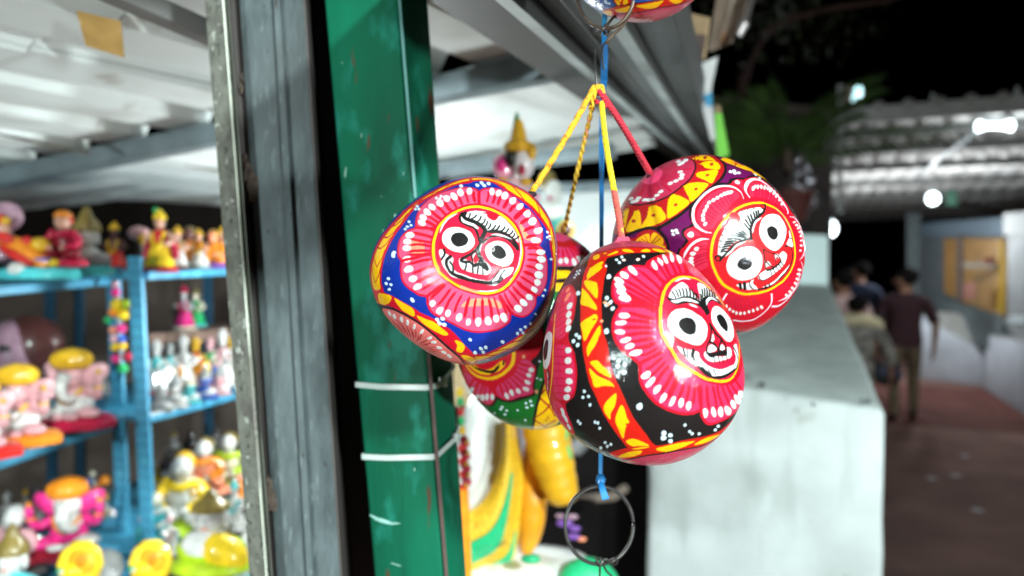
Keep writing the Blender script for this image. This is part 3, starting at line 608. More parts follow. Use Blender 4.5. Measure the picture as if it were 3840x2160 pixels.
P w 0.00 m -14.5,23.4 -13.8,26.4 -11.3,28.8 -7.2,29.2 -2.9,28.2 0.3,26.3 2.3,23.3 2.6,20.4 1.4,17.9 -0.7,16.1 -3.9,15.2 -7.5,16.0 -11.1,17.7 -13.7,20.4
P k 0.00 m -9.9,23.2 -8.6,25.4 -5.8,26.0 -2.9,25.4 -0.7,23.0 -0.9,20.8 -2.5,19.0 -5.7,18.1 -7.8,18.9 -9.5,20.9
P w 0.00 m 8.7,17.3 10.0,19.8 12.9,21.2 16.2,21.7 20.1,20.7 23.2,18.3 24.7,15.1 24.4,11.4 22.2,8.9 19.1,8.3 15.2,9.4 11.4,11.3 9.2,14.1
P k 0.00 m 11.9,17.0 13.2,19.0 16.2,19.4 18.9,18.0 20.3,15.9 20.3,13.8 18.2,12.2 15.9,12.2 13.3,13.5 12.0,15.2
P w 0.00 m -5.2,11.9 -4.8,8.0 -2.9,6.2 1.4,4.8 5.7,3.9 9.4,3.6 11.5,5.3 11.7,7.4 10.0,9.9 8.5,10.9 3.5,14.7 1.7,13.7 1.0,10.8 -2.1,11.5
P r 0.00 m 3.5,14.7 5.1,11.6 3.2,9.1 1.8,11.5
L k 1.48 m 6.4,21.7 4.8,17.9 1.4,15.0 -2.1,12.8 -4.3,11.3 -2.9,10.2 -0.0,10.5
L k 0.92 m -2.1,9.9 -1.7,8.5 -2.5,5.9
L k 0.92 m 1.1,13.6 1.6,10.1 1.8,4.8
L k 2.05 m 4.6,17.6 5.0,14.0 6.4,11.9 8.6,9.1 9.7,6.8
L k 1.20 m -0.0,10.5 2.8,8.6 5.7,11.2
L k 1.56 m 2.8,8.6 5.0,9.5 7.8,7.7 9.5,6.7
L k 0.92 m 4.7,8.4 4.3,4.5
L k 0.71 m 7.2,7.4 7.4,3.8
P w 0.00 m -15.9,16.2 -14.2,16.6 -12.9,15.0 -8.6,12.6 -8.9,9.5 -8.1,6.6 -5.7,4.5 1.4,2.0 7.2,0.7 10.6,0.2 12.8,1.7 16.1,5.3 19.1,6.8 25.2,7.7 23.7,4.0 19.3,1.3 15.6,-1.8 11.7,-2.2 5.1,-1.0 -2.2,0.7 -6.5,1.8 -10.1,3.4 -13.7,8.1 -15.1,12.1
L k 1.64 m -9.8,13.4 -11.9,11.3 -11.9,8.4 -9.7,4.8 -6.1,2.9
L k 1.06 m -10.1,10.5 -8.6,8.0 -8.5,4.8
L k 1.90 m -5.4,2.6 -0.4,0.9 5.8,-0.4 11.7,-1.0 16.3,-0.2 18.1,1.3
L k 1.15 m -13.3,17.0 -13.0,14.5 -14.7,11.7
L k 0.95 m 16.4,5.7 13.9,2.4 11.7,-0.2
L k 0.95 m 19.7,6.1 17.7,3.5 16.2,0.2
P w2 0.00 - -4.4,58.5 -5.7,58.8 -6.6,60.8 -6.1,62.8 -4.9,62.5 -4.2,60.1
P w2 0.00 - -45.1,16.4 -46.7,16.7 -47.5,17.7 -46.8,18.5 -45.1,18.2 -44.3,17.2
P w2 0.00 - 5.9,58.4 4.6,57.9 3.8,59.9 3.9,62.0 5.2,62.1 6.2,60.5
P w2 0.00 - 8.9,61.7 7.6,61.2 6.8,62.8 7.1,65.6 8.3,66.1 9.2,64.4
P w2 0.00 - 9.7,58.1 8.4,58.5 8.0,61.0 8.7,62.3 10.1,61.8 10.6,59.6
P w2 0.00 - 12.7,60.6 11.6,61.2 11.2,63.7 12.5,65.6 13.7,64.7 13.7,61.9
P w2 0.00 - 54.0,33.2 52.5,32.5 51.3,32.8 51.4,33.7 53.1,34.4 54.4,34.1
P w2 0.00 - 55.9,30.8 54.0,30.7 53.6,31.5 55.2,32.3 56.8,32.4 57.4,31.7
P w2 0.00 - 53.5,29.3 51.8,28.7 50.9,28.9 51.0,29.8 52.5,30.5 53.7,30.1
P w2 0.00 - 57.4,28.9 55.2,28.4 54.1,28.8 54.7,29.6 56.7,30.3 57.9,29.8
P w2 0.00 - -45.8,15.4 -47.6,16.0 -48.2,17.4 -46.9,17.7 -45.3,17.1 -44.9,16.0
P w2 0.00 - -45.6,14.1 -47.4,14.6 -48.3,15.8 -47.5,16.7 -45.6,16.3 -44.8,14.9
P w2 0.00 - -50.0,0.6 -51.5,0.7 -52.5,1.6 -51.8,2.4 -50.1,2.3 -49.6,1.4
P w2 0.00 - -52.6,-2.5 -53.9,-2.6 -55.2,-1.8 -54.5,-0.8 -53.0,-0.7 -52.1,-1.5
P w2 0.00 - -48.2,-3.0 -49.3,-3.2 -50.5,-2.6 -50.5,-1.8 -49.1,-1.5 -47.8,-2.1
P w2 0.00 - -51.1,-6.4 -52.8,-6.0 -52.8,-5.1 -51.3,-4.4 -50.1,-4.8 -50.0,-5.8
P w2 0.00 - -33.8,-12.1 -35.2,-12.3 -35.8,-11.3 -35.3,-10.1 -33.8,-10.1 -33.2,-11.1
P w2 0.00 - -33.9,-12.9 -35.2,-12.4 -35.3,-11.3 -34.3,-10.5 -33.0,-10.9 -32.6,-12.1
P w2 0.00 - -19.3,-25.1 -20.5,-24.4 -20.7,-23.1 -19.6,-22.4 -18.5,-22.9 -18.3,-24.2
P w2 0.00 - -16.4,-24.2 -17.3,-23.5 -17.4,-22.1 -16.3,-21.5 -14.9,-22.2 -14.9,-23.6
P w2 0.00 - -17.3,-27.3 -18.6,-27.7 -19.6,-26.7 -19.3,-25.2 -18.1,-24.8 -17.0,-25.8
P w2 0.00 - -14.5,-28.2 -16.0,-28.3 -16.9,-27.2 -16.4,-25.9 -15.1,-25.7 -14.0,-26.7
P w2 0.00 - 1.3,-40.2 -0.0,-39.6 -0.5,-38.1 0.1,-37.1 1.3,-37.5 1.9,-39.1
P w2 0.00 - 24.4,-45.2 22.7,-43.8 21.9,-42.0 23.0,-41.4 24.7,-42.5 25.3,-44.3
P w2 0.00 - 9.1,-49.4 7.9,-49.1 7.0,-47.1 7.4,-45.6 8.9,-46.4 9.8,-48.3
P w2 0.00 - 12.2,-48.9 10.9,-47.9 10.5,-45.9 11.5,-44.9 12.7,-46.0 13.1,-48.0
P w2 0.00 - 10.9,-54.4 9.3,-52.9 8.7,-50.8 9.5,-49.8 10.9,-50.6 11.7,-53.0
P w2 0.00 - 5.7,-53.9 4.1,-54.2 3.0,-52.2 3.5,-50.2 4.6,-49.8 5.8,-51.9
P w2 0.00 - 37.7,-35.6 36.2,-35.6 34.9,-34.4 34.5,-32.9 36.0,-33.1 37.5,-34.1
P w2 0.00 - 41.4,-34.3 39.5,-33.5 38.2,-32.2 38.5,-31.2 40.2,-31.6 41.6,-33.1
P w2 0.00 - 41.5,-39.8 39.6,-39.3 38.3,-37.9 38.1,-36.5 39.8,-36.8 41.3,-38.5
P w2 0.00 - 35.3,-38.9 33.5,-37.9 32.7,-36.5 33.2,-35.7 34.8,-36.3 35.8,-38.0
P w2 0.00 - 49.1,-24.9 47.3,-24.4 45.9,-23.1 46.7,-22.5 48.1,-23.0 49.5,-24.3
P w2 0.00 - 46.1,-32.5 44.6,-32.2 43.0,-30.8 43.0,-29.7 44.7,-30.0 45.9,-31.2
P w2 0.00 - 55.4,-7.3 53.4,-7.1 52.0,-6.1 52.5,-5.4 54.3,-5.6 55.9,-6.6
P w2 0.00 - 53.8,-11.6 51.6,-11.1 50.5,-10.0 51.3,-9.5 53.6,-10.0 54.2,-10.9
P w2 0.00 - 58.7,15.1 56.4,15.2 56.1,16.0 57.4,16.6 59.8,16.6 60.6,15.8
P w2 0.00 - -37.0,36.2 -38.5,36.9 -39.1,38.2 -38.8,38.8 -37.5,38.1 -36.6,36.7
P w2 0.00 - -38.6,31.4 -39.9,31.6 -40.9,32.6 -40.9,33.5 -39.6,33.2 -38.8,32.3
P w2 0.00 - -35.4,33.1 -36.3,33.6 -36.8,34.9 -36.1,35.1 -35.0,34.3 -34.5,33.2
P w2 0.00 - -38.1,32.7 -39.5,33.7 -39.9,34.7 -39.0,35.0 -37.6,34.0 -37.1,32.9
P w2 0.00 - -20.0,51.2 -21.3,52.4 -21.8,54.0 -21.1,54.4 -20.0,53.4 -19.4,51.9
P w2 0.00 - -16.3,51.9 -17.4,52.1 -18.5,53.6 -18.2,54.8 -17.1,54.4 -16.2,53.0
P w2 0.00 - -17.0,49.7 -18.0,49.7 -19.0,51.2 -18.8,52.4 -17.6,52.0 -16.9,50.7
P w2 0.00 - -33.8,48.4 -35.2,49.2 -36.6,51.3 -36.2,52.2 -34.4,51.0 -33.3,49.0
P w2 0.00 - -31.5,45.1 -32.7,45.4 -33.8,46.9 -33.7,48.2 -32.4,47.6 -31.3,46.0
P w2 0.00 - -34.6,46.1 -36.2,47.0 -37.1,48.6 -36.8,49.4 -35.1,48.4 -34.4,46.9""",
 'black': """
P ro 0.00 - -28.5,54.9 -31.6,47.8 -31.9,39.5 -31.1,29.2 -30.0,15.9 -28.7,6.5 -27.3,-2.5 -24.9,-12.9 -20.8,-23.2 -16.6,-32.4 -12.4,-40.8 -6.6,-50.5 -4.8,-55.3 -7.4,-64.9 6.5,-61.3 10.8,-52.2 7.3,-46.5 1.2,-36.3 -3.1,-29.2 -7.1,-18.9 -10.2,-12.6 -12.7,-5.0 -14.5,4.8 -16.5,11.3 -17.9,20.2 -18.0,30.4 -17.7,39.0 -17.5,51.0
P y 0.00 - -26.8,51.7 -19.6,49.8 -21.4,46.5 -26.1,43.7 -28.6,42.3 -28.5,46.6
P y 0.00 - -30.3,42.3 -22.8,39.2 -21.3,36.5 -20.4,29.9 -23.0,31.3 -27.8,36.5
P y 0.00 - -31.1,37.4 -26.7,32.7 -21.4,26.1 -20.8,22.9 -26.0,25.4 -30.9,27.5 -31.2,32.8
P y 0.00 - -21.5,20.5 -20.1,17.7 -23.6,11.6 -27.1,6.4 -29.2,13.4 -29.8,16.6 -24.8,19.3
P y 0.00 - -18.5,14.3 -18.0,9.9 -20.8,4.1 -23.4,0.5 -25.1,-1.4 -25.4,2.7 -22.7,7.8
P y 0.00 - -23.8,-4.3 -20.2,-3.4 -17.1,-5.8 -13.6,-8.5 -12.7,-11.7 -17.9,-9.5 -21.8,-6.8
P y 0.00 - -24.3,-7.6 -19.5,-11.0 -13.5,-13.5 -11.2,-16.1 -15.8,-15.9 -21.1,-16.9 -22.8,-12.7
P y 0.00 - -10.4,-19.5 -10.9,-25.2 -13.3,-30.2 -14.1,-33.9 -17.1,-28.3 -15.3,-24.1
P y 0.00 - -7.6,-25.2 -5.2,-31.8 -4.2,-34.2 -6.1,-37.9 -7.6,-45.5 -10.0,-39.4 -11.2,-33.3
P y 0.00 - -6.1,-47.4 -2.5,-44.9 2.8,-47.0 6.3,-49.9 1.3,-51.6 -3.4,-50.5
P ro 0.00 - -22.0,47.8 -22.7,45.8 -23.5,45.6 -23.2,43.9
P ro 0.00 - -20.6,17.8 -22.2,18.3 -23.0,17.2
P ro 0.00 - -18.1,9.9 -19.1,7.7 -18.7,6.3
P ro 0.00 - -11.7,-15.9 -12.8,-17.1 -14.3,-16.1
P ro 0.00 - -4.6,-34.7 -6.1,-35.7 -5.0,-36.9
P ro 0.00 - -17.7,-63.7 -3.0,-51.6 10.2,-49.8 25.1,-46.4 40.8,-46.6 51.2,-46.8 70.1,-43.3 66.0,-48.9 51.2,-55.9 38.7,-55.4 26.6,-54.1 12.6,-56.4 0.9,-62.0 -9.8,-69.9
P y 0.00 - 10.3,-52.1 20.5,-48.4 32.4,-48.4 26.1,-51.7 16.4,-54.8
P y 0.00 - 32.9,-51.9 38.9,-48.5 48.4,-49.4 54.1,-52.4 43.4,-53.4
P y 0.00 - -12.2,-65.9 -5.1,-57.4 2.3,-54.5 0.9,-58.9 -7.7,-65.4
P y 0.00 - -3.0,-53.5 2.7,-51.1 6.5,-51.1 0.9,-53.3
P s2 0.00 - -10.4,-70.3 0.9,-62.5 12.7,-57.1 26.7,-54.8 39.1,-56.4 52.6,-57.9 60.5,-55.6 53.3,-61.9 37.9,-72.4 13.1,-80.9 -8.8,-81.2
L k 1.36 - -13.6,-75.7 0.9,-62.0 12.6,-56.6 26.6,-54.3 38.8,-55.7 53.4,-56.3
P ro 0.00 - -30.8,62.3 -28.4,67.3 -20.8,64.6 -12.4,65.1 -5.3,65.7 3.0,66.6 11.9,69.6 21.8,79.2 28.9,76.7 36.7,73.0 32.1,67.7 27.2,66.7 21.1,67.2 15.9,64.9 6.9,60.7 -1.1,58.7 -8.9,57.2 -14.4,56.2 -17.2,55.3 -18.9,52.2 -28.8,51.7
P y 0.00 - -27.4,61.5 -25.4,62.8 -23.2,61.9 -22.5,57.7 -25.8,57.5
P y 0.00 - -17.6,58.2 -14.8,60.1 -11.8,61.3 -11.5,59.4 -15.4,57.7
P y 0.00 - -8.8,62.3 -4.8,62.7 -2.1,59.1 -7.1,59.7
P y 0.00 - 2.3,61.8 5.4,64.9 7.9,63.7 6.9,61.5 2.8,60.6
P y 0.00 - 8.9,66.1 15.0,68.4 18.1,66.7 13.5,63.7
P y 0.00 - 18.4,71.1 22.6,73.6 26.3,69.2 21.2,67.5
P y 0.00 - -20.3,61.7 -18.9,61.5 -17.9,60.4 -19.6,60.5
P y 0.00 - -29.3,44.9 -27.5,50.1 -22.5,53.3 -19.5,53.2 -20.0,50.8 -23.5,47.6 -26.8,45.6
P s2 0.00 - -30.8,62.3 -28.4,67.3 -20.8,64.6 -12.4,65.1 -5.3,65.7 3.0,66.6 11.9,69.6 21.8,79.2 28.9,76.7 21.1,79.2 8.2,81.9 -1.4,82.5 -10.6,81.8 -20.7,80.1 -30.2,77.1
L k2 0.72 - -28.4,67.3 -20.8,64.6 -12.4,65.1 -5.3,65.7 3.0,66.6 11.9,69.6 21.8,79.2 28.9,76.7
P r 0.00 - -59.4,30.1 -59.1,43.5 -50.3,46.3 -41.5,43.4 -36.2,36.9 -34.5,29.1 -35.2,20.5 -38.2,13.4 -38.7,9.1 -37.5,6.0 -33.7,0.4 -32.2,-7.3 -32.5,-15.2 -34.7,-23.7 -40.3,-28.8 -42.7,-31.1 -43.0,-35.9 -41.8,-40.8 -41.0,-46.4 -43.9,-56.7 -58.8,-57.7 -64.8,-51.0 -67.2,-40.2 -79.9,-14.4 -80.7,5.1 -67.4,19.9
P pb 0.00 - -54.0,28.4 -54.0,39.0 -47.8,42.6 -41.4,40.9 -37.5,34.4 -36.2,27.6 -37.5,20.9 -39.5,15.2 -42.8,9.6 -52.0,11.3
P pb 0.00 - -51.3,3.9 -43.8,5.4 -37.6,3.6 -34.4,-2.8 -33.5,-10.5 -34.5,-19.5 -38.4,-26.2 -44.4,-28.9 -53.2,-26.9 -53.1,-8.9
P pb 0.00 - -57.2,-33.4 -48.0,-32.4 -44.0,-36.3 -42.6,-44.6 -43.6,-51.7 -54.2,-50.9 -62.0,-45.5
L r 0.86 - -58.6,33.9 -48.3,33.9 -43.0,34.2
L r 0.77 - -56.3,28.8 -47.1,29.6 -42.2,30.2
L r 0.72 - -54.8,24.3 -46.3,25.7 -41.5,26.5
L r 0.68 - -53.7,20.2 -45.6,22.0 -41.0,22.9
L r 0.65 - -52.9,16.4 -45.0,18.4 -40.5,19.5
L r 0.63 - -52.2,12.7 -44.6,15.0 -40.2,16.1
L r 0.62 - -51.8,9.1 -44.3,11.6 -39.9,12.9
L r 0.60 - -53.0,3.0 -45.0,2.7 -39.7,2.0
L r 0.60 - -52.7,-1.8 -44.9,-1.7 -39.6,-2.3
L r 0.60 - -52.7,-6.5 -44.9,-6.2 -39.6,-6.5
L r 0.60 - -52.8,-11.3 -45.0,-10.6 -39.7,-10.8
L r 0.62 - -53.2,-16.1 -45.3,-15.1 -40.0,-15.1
L r 0.64 - -53.9,-21.2 -45.7,-19.8 -40.3,-19.6
L r 0.68 - -55.0,-26.6 -46.4,-24.6 -40.8,-24.2
L r 0.89 - -57.7,-34.7 -51.8,-36.9 -47.7,-43.3
L r 0.87 - -55.3,-36.0 -50.2,-38.9 -47.3,-45.8
L r 0.90 - -53.2,-37.5 -48.8,-41.1 -46.9,-48.5
L r 0.95 - -51.4,-39.0 -47.5,-43.4 -46.9,-51.6
P o 0.00 - -42.7,42.4 -42.1,40.2 -43.2,39.0 -45.7,39.5 -46.3,41.6 -44.7,42.8
P o 0.00 - -40.0,36.0 -41.0,34.5 -43.0,34.5 -44.5,36.3 -42.8,37.7 -40.8,37.6
P o 0.00 - -41.7,33.7 -43.0,32.4 -44.7,32.4 -45.6,33.9 -44.6,35.7 -42.3,35.4
P w 0.00 - -39.1,25.8 -41.5,26.4 -41.9,28.8 -40.1,30.0 -37.6,29.2 -37.4,27.0
P w 0.00 - -39.1,20.6 -41.1,21.2 -41.7,23.3 -39.8,25.0 -37.8,24.1 -37.2,22.2
P w 0.00 - -37.8,17.2 -40.4,16.4 -41.6,17.8 -40.6,19.9 -38.4,20.2 -37.0,18.7
P w 0.00 - -38.8,12.6 -40.6,12.6 -41.0,14.9 -39.3,16.4 -37.1,15.8 -37.0,13.8
P w 0.00 - -36.4,0.5 -39.5,-0.1 -40.8,1.5 -40.0,3.2 -37.3,3.3 -35.7,2.0
P w 0.00 - -35.8,-4.5 -37.4,-5.7 -40.3,-5.6 -41.1,-3.7 -39.0,-2.4 -36.4,-2.6
P w 0.00 - -35.6,-11.0 -38.3,-11.7 -40.7,-11.3 -40.1,-9.2 -37.6,-8.3 -35.3,-9.1
P w 0.00 - -35.7,-16.6 -38.2,-17.8 -40.6,-17.3 -40.3,-15.3 -38.0,-14.1 -35.8,-14.8
P w 0.00 - -37.5,-21.7 -40.2,-22.9 -42.5,-22.2 -41.6,-20.3 -39.0,-18.9 -37.1,-19.7
P w 0.00 - -39.3,-27.2 -42.3,-28.4 -44.1,-27.2 -42.7,-25.3 -39.5,-24.1 -38.2,-25.2
P w 0.00 - -45.3,-37.1 -45.9,-38.8 -48.1,-38.5 -49.1,-36.7 -47.9,-35.0 -46.2,-35.3
P w 0.00 - -45.3,-38.9 -45.3,-41.2 -47.1,-42.2 -48.9,-41.5 -48.7,-39.1 -47.1,-37.9
P w 0.00 - -43.9,-42.6 -44.8,-45.0 -46.6,-44.8 -47.3,-42.7 -46.6,-40.7 -44.5,-40.1
P w 0.00 - -43.4,-48.6 -44.5,-51.3 -46.9,-52.2 -47.3,-49.1 -45.9,-46.2 -44.2,-46.3
L y 1.25 - -55.1,26.6 -53.6,11.4 -53.6,0.3 -54.7,-13.7 -58.9,-24.4 -70.9,-41.6
P w 0.00 - -80.9,0.2 -75.3,10.8 -63.4,15.3 -55.6,11.7 -56.4,0.2 -59.6,-7.6 -67.7,-11.7 -80.8,-7.8
P k 0.00 - -75.7,0.2 -68.9,8.9 -63.4,9.7 -60.9,6.2 -62.8,-1.8 -68.8,-5.4
L k 1.72 - -61.6,-11.8 -58.9,-15.3 -62.9,-20.2 -62.4,-26.4
L w 0.89 - -63.3,-14.0 -62.6,-19.1 -66.2,-27.6
P pb 0.00 m 5.5,47.8 6.6,51.3 10.8,56.3 18.1,62.5 31.4,72.4 40.5,71.0 46.3,60.2 56.2,48.1 70.6,37.4 100.0,40.0 112.0,10.0 104.0,-25.0 76.8,-24.8 73.5,-37.3 57.7,-37.9 46.3,-38.5 38.3,-37.1 33.6,-31.8 32.6,-28.4 28.7,-29.4 22.2,-29.2 15.0,-26.7 9.0,-22.9 4.2,-17.1 1.9,-11.9 1.4,-6.6 0.7,-4.2 -3.3,-1.0 -7.5,2.6 -10.7,7.7 -11.5,14.6 -10.2,20.3 -8.2,23.9 -10.9,27.2 -12.4,32.6 -11.6,39.2 -7.9,44.8 -2.0,47.7
L r 2.55 m 5.5,47.8 6.6,51.3 10.8,56.3 18.1,62.5 31.4,72.4 40.5,71.0 46.3,60.2 56.2,48.1 70.6,37.4
L r 1.53 m 73.5,-37.3 57.7,-37.9 46.3,-38.5 38.3,-37.1 33.6,-31.8 32.6,-28.4 28.7,-29.4 22.2,-29.2 15.0,-26.7 9.0,-22.9 4.2,-17.1 1.9,-11.9 1.4,-6.6 0.7,-4.2 -3.3,-1.0 -7.5,2.6 -10.7,7.7 -11.5,14.6 -10.2,20.3 -8.2,23.9 -10.9,27.2 -12.4,32.6 -11.6,39.2 -7.9,44.8 -2.0,47.7 5.5,47.8
L r 1.91 mt 14.7,29.9 8.0,37.7 0.2,45.4
L r 1.58 mt 13.0,27.7 4.5,34.3 -4.1,42.3
L r 1.59 mt 11.7,25.8 2.5,32.1 -7.4,39.2
L r 1.76 mt 10.9,24.3 1.6,29.9 -8.3,35.7
L r 1.89 mt 10.3,23.1 1.4,27.1 -7.6,32.3
L r 2.00 mt 9.8,22.0 2.1,25.8 -6.2,29.1
L r 1.89 mt 9.4,20.9 2.8,23.8 -4.2,26.0
P w 0.00 m -3.4,47.8 -0.9,44.9 -0.0,42.0 -1.0,41.3 -4.1,43.9 -5.0,47.1
P w 0.00 m -8.3,43.7 -5.9,42.8 -4.4,40.6 -5.1,39.0 -7.4,39.8 -9.1,42.4
P w 0.00 m -11.4,40.3 -8.7,39.6 -6.8,37.4 -7.3,35.8 -9.6,36.2 -11.7,38.9
P w 0.00 m -11.1,36.8 -7.6,35.5 -5.9,33.1 -6.3,31.8 -9.6,33.0 -11.4,35.7
P w 0.00 m -10.4,32.6 -8.5,32.8 -6.0,31.3 -5.1,29.6 -7.0,29.4 -9.7,30.9
P w 0.00 m -9.0,28.8 -6.5,29.8 -3.8,28.6 -3.0,26.6 -5.1,25.8 -8.0,26.9
L r 1.88 mt 8.4,17.5 1.6,18.5 -5.1,20.3
L r 1.69 mt 8.0,15.3 0.8,16.0 -6.4,16.9
L r 1.73 mt 7.8,12.8 0.2,12.9 -7.4,12.8
L r 1.74 mt 7.9,10.3 0.7,10.0 -6.4,8.6
L r 1.72 mt 8.2,8.0 2.0,6.6 -4.2,5.3
L r 1.94 mt 8.7,5.8 3.6,3.7 -1.8,2.4
L r 1.37 mt 9.7,3.3 5.6,0.9 1.2,-0.7
P w 0.00 m -7.9,20.1 -4.9,19.8 -3.6,18.5 -5.2,17.5 -7.8,17.7 -8.9,19.0
P w 0.00 m -10.4,15.5 -8.6,16.2 -6.1,16.3 -5.1,15.2 -7.0,14.1 -9.6,14.2
P w 0.00 m -10.6,11.2 -8.3,11.8 -6.3,11.1 -6.1,9.9 -8.1,9.5 -10.3,10.1
P w 0.00 m -8.0,6.7 -5.8,7.8 -3.6,7.9 -3.3,6.7 -5.6,5.4 -7.7,5.6
P w 0.00 m -5.2,4.3 -3.1,5.1 -1.5,4.5 -1.8,3.2 -4.5,2.3 -5.8,3.0
P w 0.00 m -3.7,0.1 -1.4,1.8 1.3,2.1 2.0,1.1 0.3,-0.5 -2.5,-0.9
L r 1.35 mt 12.2,-1.0 8.0,-4.2 3.8,-7.5
L r 1.41 mt 13.8,-2.9 9.7,-6.8 5.6,-10.7
L r 1.76 mt 15.8,-4.7 11.4,-9.0 8.0,-14.1
L r 1.87 mt 18.1,-6.4 14.6,-12.2 10.9,-17.9
L r 1.83 mt 20.6,-7.7 16.7,-14.6 13.8,-22.2
P w 0.00 m 1.9,-10.5 2.9,-8.9 5.1,-7.6 6.3,-8.2 5.8,-10.0 3.6,-11.3
P w 0.00 m 4.3,-13.7 6.2,-11.2 8.0,-10.2 8.1,-11.9 6.2,-14.4 4.4,-15.3
P w 0.00 m 7.5,-17.8 7.8,-15.8 9.9,-14.2 11.0,-14.7 10.1,-16.9 8.2,-18.4
P w 0.00 m 10.6,-22.1 11.3,-19.7 12.7,-18.2 13.5,-19.0 12.8,-21.5 11.3,-23.1
L r 1.31 mt 15.9,-10.1 13.6,-14.7 10.6,-18.9
L r 1.58 mt 19.0,-11.8 17.3,-16.5 14.9,-20.9
L r 1.67 mt 22.1,-13.1 21.1,-17.9 19.3,-22.5
L r 1.49 mt 25.2,-13.9 24.7,-18.9 23.4,-23.9
L r 1.68 mt 28.2,-14.5 28.1,-20.0 27.5,-25.7
P w 0.00 m 11.2,-21.3 11.5,-19.2 13.2,-18.5 14.0,-19.4 13.2,-21.5 12.0,-22.6
P w 0.00 m 15.4,-24.8 15.8,-22.7 16.8,-20.4 18.4,-20.5 18.1,-22.5 17.2,-24.6
P w 0.00 m 20.6,-25.7 20.0,-23.5 20.7,-21.3 22.2,-21.5 22.7,-23.9 21.8,-25.9
P w 0.00 m 24.6,-27.3 23.9,-25.3 24.9,-23.2 26.2,-23.4 26.6,-25.6 25.8,-27.6
L r 1.85 mt 31.7,-14.8 32.1,-22.0 32.8,-29.8
L r 1.76 mt 35.1,-14.8 36.0,-22.0 38.1,-29.7
L r 1.57 mt 38.4,-14.7 41.0,-22.0 43.4,-30.2
L r 1.58 mt 41.4,-14.3 44.0,-22.2 49.1,-31.1
L r 1.60 mt 44.6,-13.8 48.5,-21.3 54.7,-30.2
L r 1.58 mt 47.8,-13.1 52.3,-19.8 59.2,-27.7
L r 1.43 mt 50.9,-12.4 55.4,-18.3 63.6,-25.5
L r 1.93 mt 54.4,-11.5 61.0,-16.5 69.6,-23.5
P w 0.00 m 35.8,-33.3 34.4,-31.2 33.9,-28.4 35.5,-28.0 37.0,-29.7 36.9,-32.6
P w 0.00 m 42.4,-33.9 39.8,-31.4 39.3,-28.4 40.0,-27.4 42.1,-29.6 43.3,-33.0
P w 0.00 m 45.9,-33.8 44.3,-30.2 45.5,-28.3 47.5,-29.5 49.1,-33.2 48.7,-35.5
P w 0.00 m 53.1,-35.2 50.0,-31.5 49.6,-28.7 53.1,-30.0 57.2,-33.6 56.7,-36.4
P w 0.00 m 61.4,-34.0 56.6,-31.1 54.2,-27.6 55.7,-26.3 59.8,-28.8 62.8,-32.6
P w 0.00 m 63.9,-31.0 58.6,-26.6 57.6,-23.7 61.7,-24.7 70.6,-29.9 74.7,-34.9
P w 0.00 m 76.4,-31.0 64.4,-26.2 62.5,-23.4 64.3,-22.0 72.5,-24.8 77.2,-29.0
L r 2.13 mt 16.2,35.1 11.6,40.4 8.1,47.5
L r 1.81 mt 18.3,37.1 14.9,43.5 11.5,50.9
L r 2.27 mt 20.5,38.9 17.2,45.5 15.0,54.4
L r 2.33 mt 22.9,40.8 21.3,48.9 19.1,58.1
L r 2.59 mt 25.7,42.8 24.9,50.9 24.3,61.2
L r 3.90 mt 29.1,45.0 30.2,53.5 30.8,64.2
P w 0.00 m 9.3,52.8 11.0,49.5 10.8,46.5 9.1,46.8 7.9,50.2 8.5,53.3
P w 0.00 m 12.5,56.7 14.6,54.1 14.3,50.9 13.6,50.8 11.7,53.1 11.7,56.5
P w 0.00 m 16.5,61.6 18.1,58.0 18.1,53.9 16.2,53.2 15.5,56.7 15.2,60.8
P w 0.00 m 23.1,69.5 23.4,62.9 22.2,57.0 20.6,56.3 20.3,60.7 21.4,68.2
P w 0.00 m 30.2,76.2 31.9,75.5 29.9,63.4 27.3,57.9 25.7,59.0 26.3,66.4
L r 1.91 m 5.5,47.8 10.4,42.1 15.2,37.0
L r 1.71 m -8.1,23.9 0.2,23.5 8.3,23.4
L r 1.62 m 0.9,-4.4 6.0,-1.5 11.3,1.3
L r 1.84 m 32.8,-28.5 31.4,-21.8 30.2,-15.6
P r 0.00 m 25.9,47.8 33.7,50.4 41.6,51.0 50.7,49.9 61.8,50.0 68.3,43.9 72.9,34.6 76.8,24.1 79.4,14.7 80.8,5.3 75.6,-4.4 65.5,-11.2 57.6,-15.6 48.8,-16.3 41.9,-15.4 34.8,-13.8 28.6,-10.7 23.3,-7.6 18.7,-4.2 15.2,0.7 11.8,6.1 9.8,11.1 8.7,17.9 9.2,25.2 11.3,33.2 15.7,40.4 20.3,44.7
P rp 0.00 m 26.6,44.9 33.4,46.9 40.0,46.7 46.9,44.7 53.0,42.0 59.9,38.1 68.5,32.6 77.0,24.8 79.4,15.6 71.6,5.9 65.1,-2.5 59.8,-8.8 53.9,-13.0 46.7,-13.9 40.7,-13.3 34.5,-11.9 28.8,-9.0 24.1,-6.2 19.9,-3.1 16.8,1.6 13.7,6.6 11.8,11.2 10.9,17.6 11.4,24.4 13.4,31.8 17.4,38.4 21.6,42.3
O y 1.25 m 26.6,44.9 33.4,46.9 40.0,46.7 46.9,44.7 53.0,42.0 59.9,38.1 68.5,32.6 77.0,24.8 79.4,15.6 71.6,5.9 65.1,-2.5 59.8,-8.8 53.9,-13.0 46.7,-13.9 40.7,-13.3 34.5,-11.9 28.8,-9.0 24.1,-6.2 19.9,-3.1 16.8,1.6 13.7,6.6 11.8,11.2 10.9,17.6 11.4,24.4 13.4,31.8 17.4,38.4 21.6,42.3
L w 0.82 mt 20.4,39.9 25.8,43.4 31.7,44.9
L r 0.35 m 13.2,33.6 14.7,33.1
L r 0.33 m 10.7,24.9 12.1,24.3
L r 0.32 m 10.8,13.9 12.2,13.3
L r 0.32 m 12.3,10.0 13.7,9.4
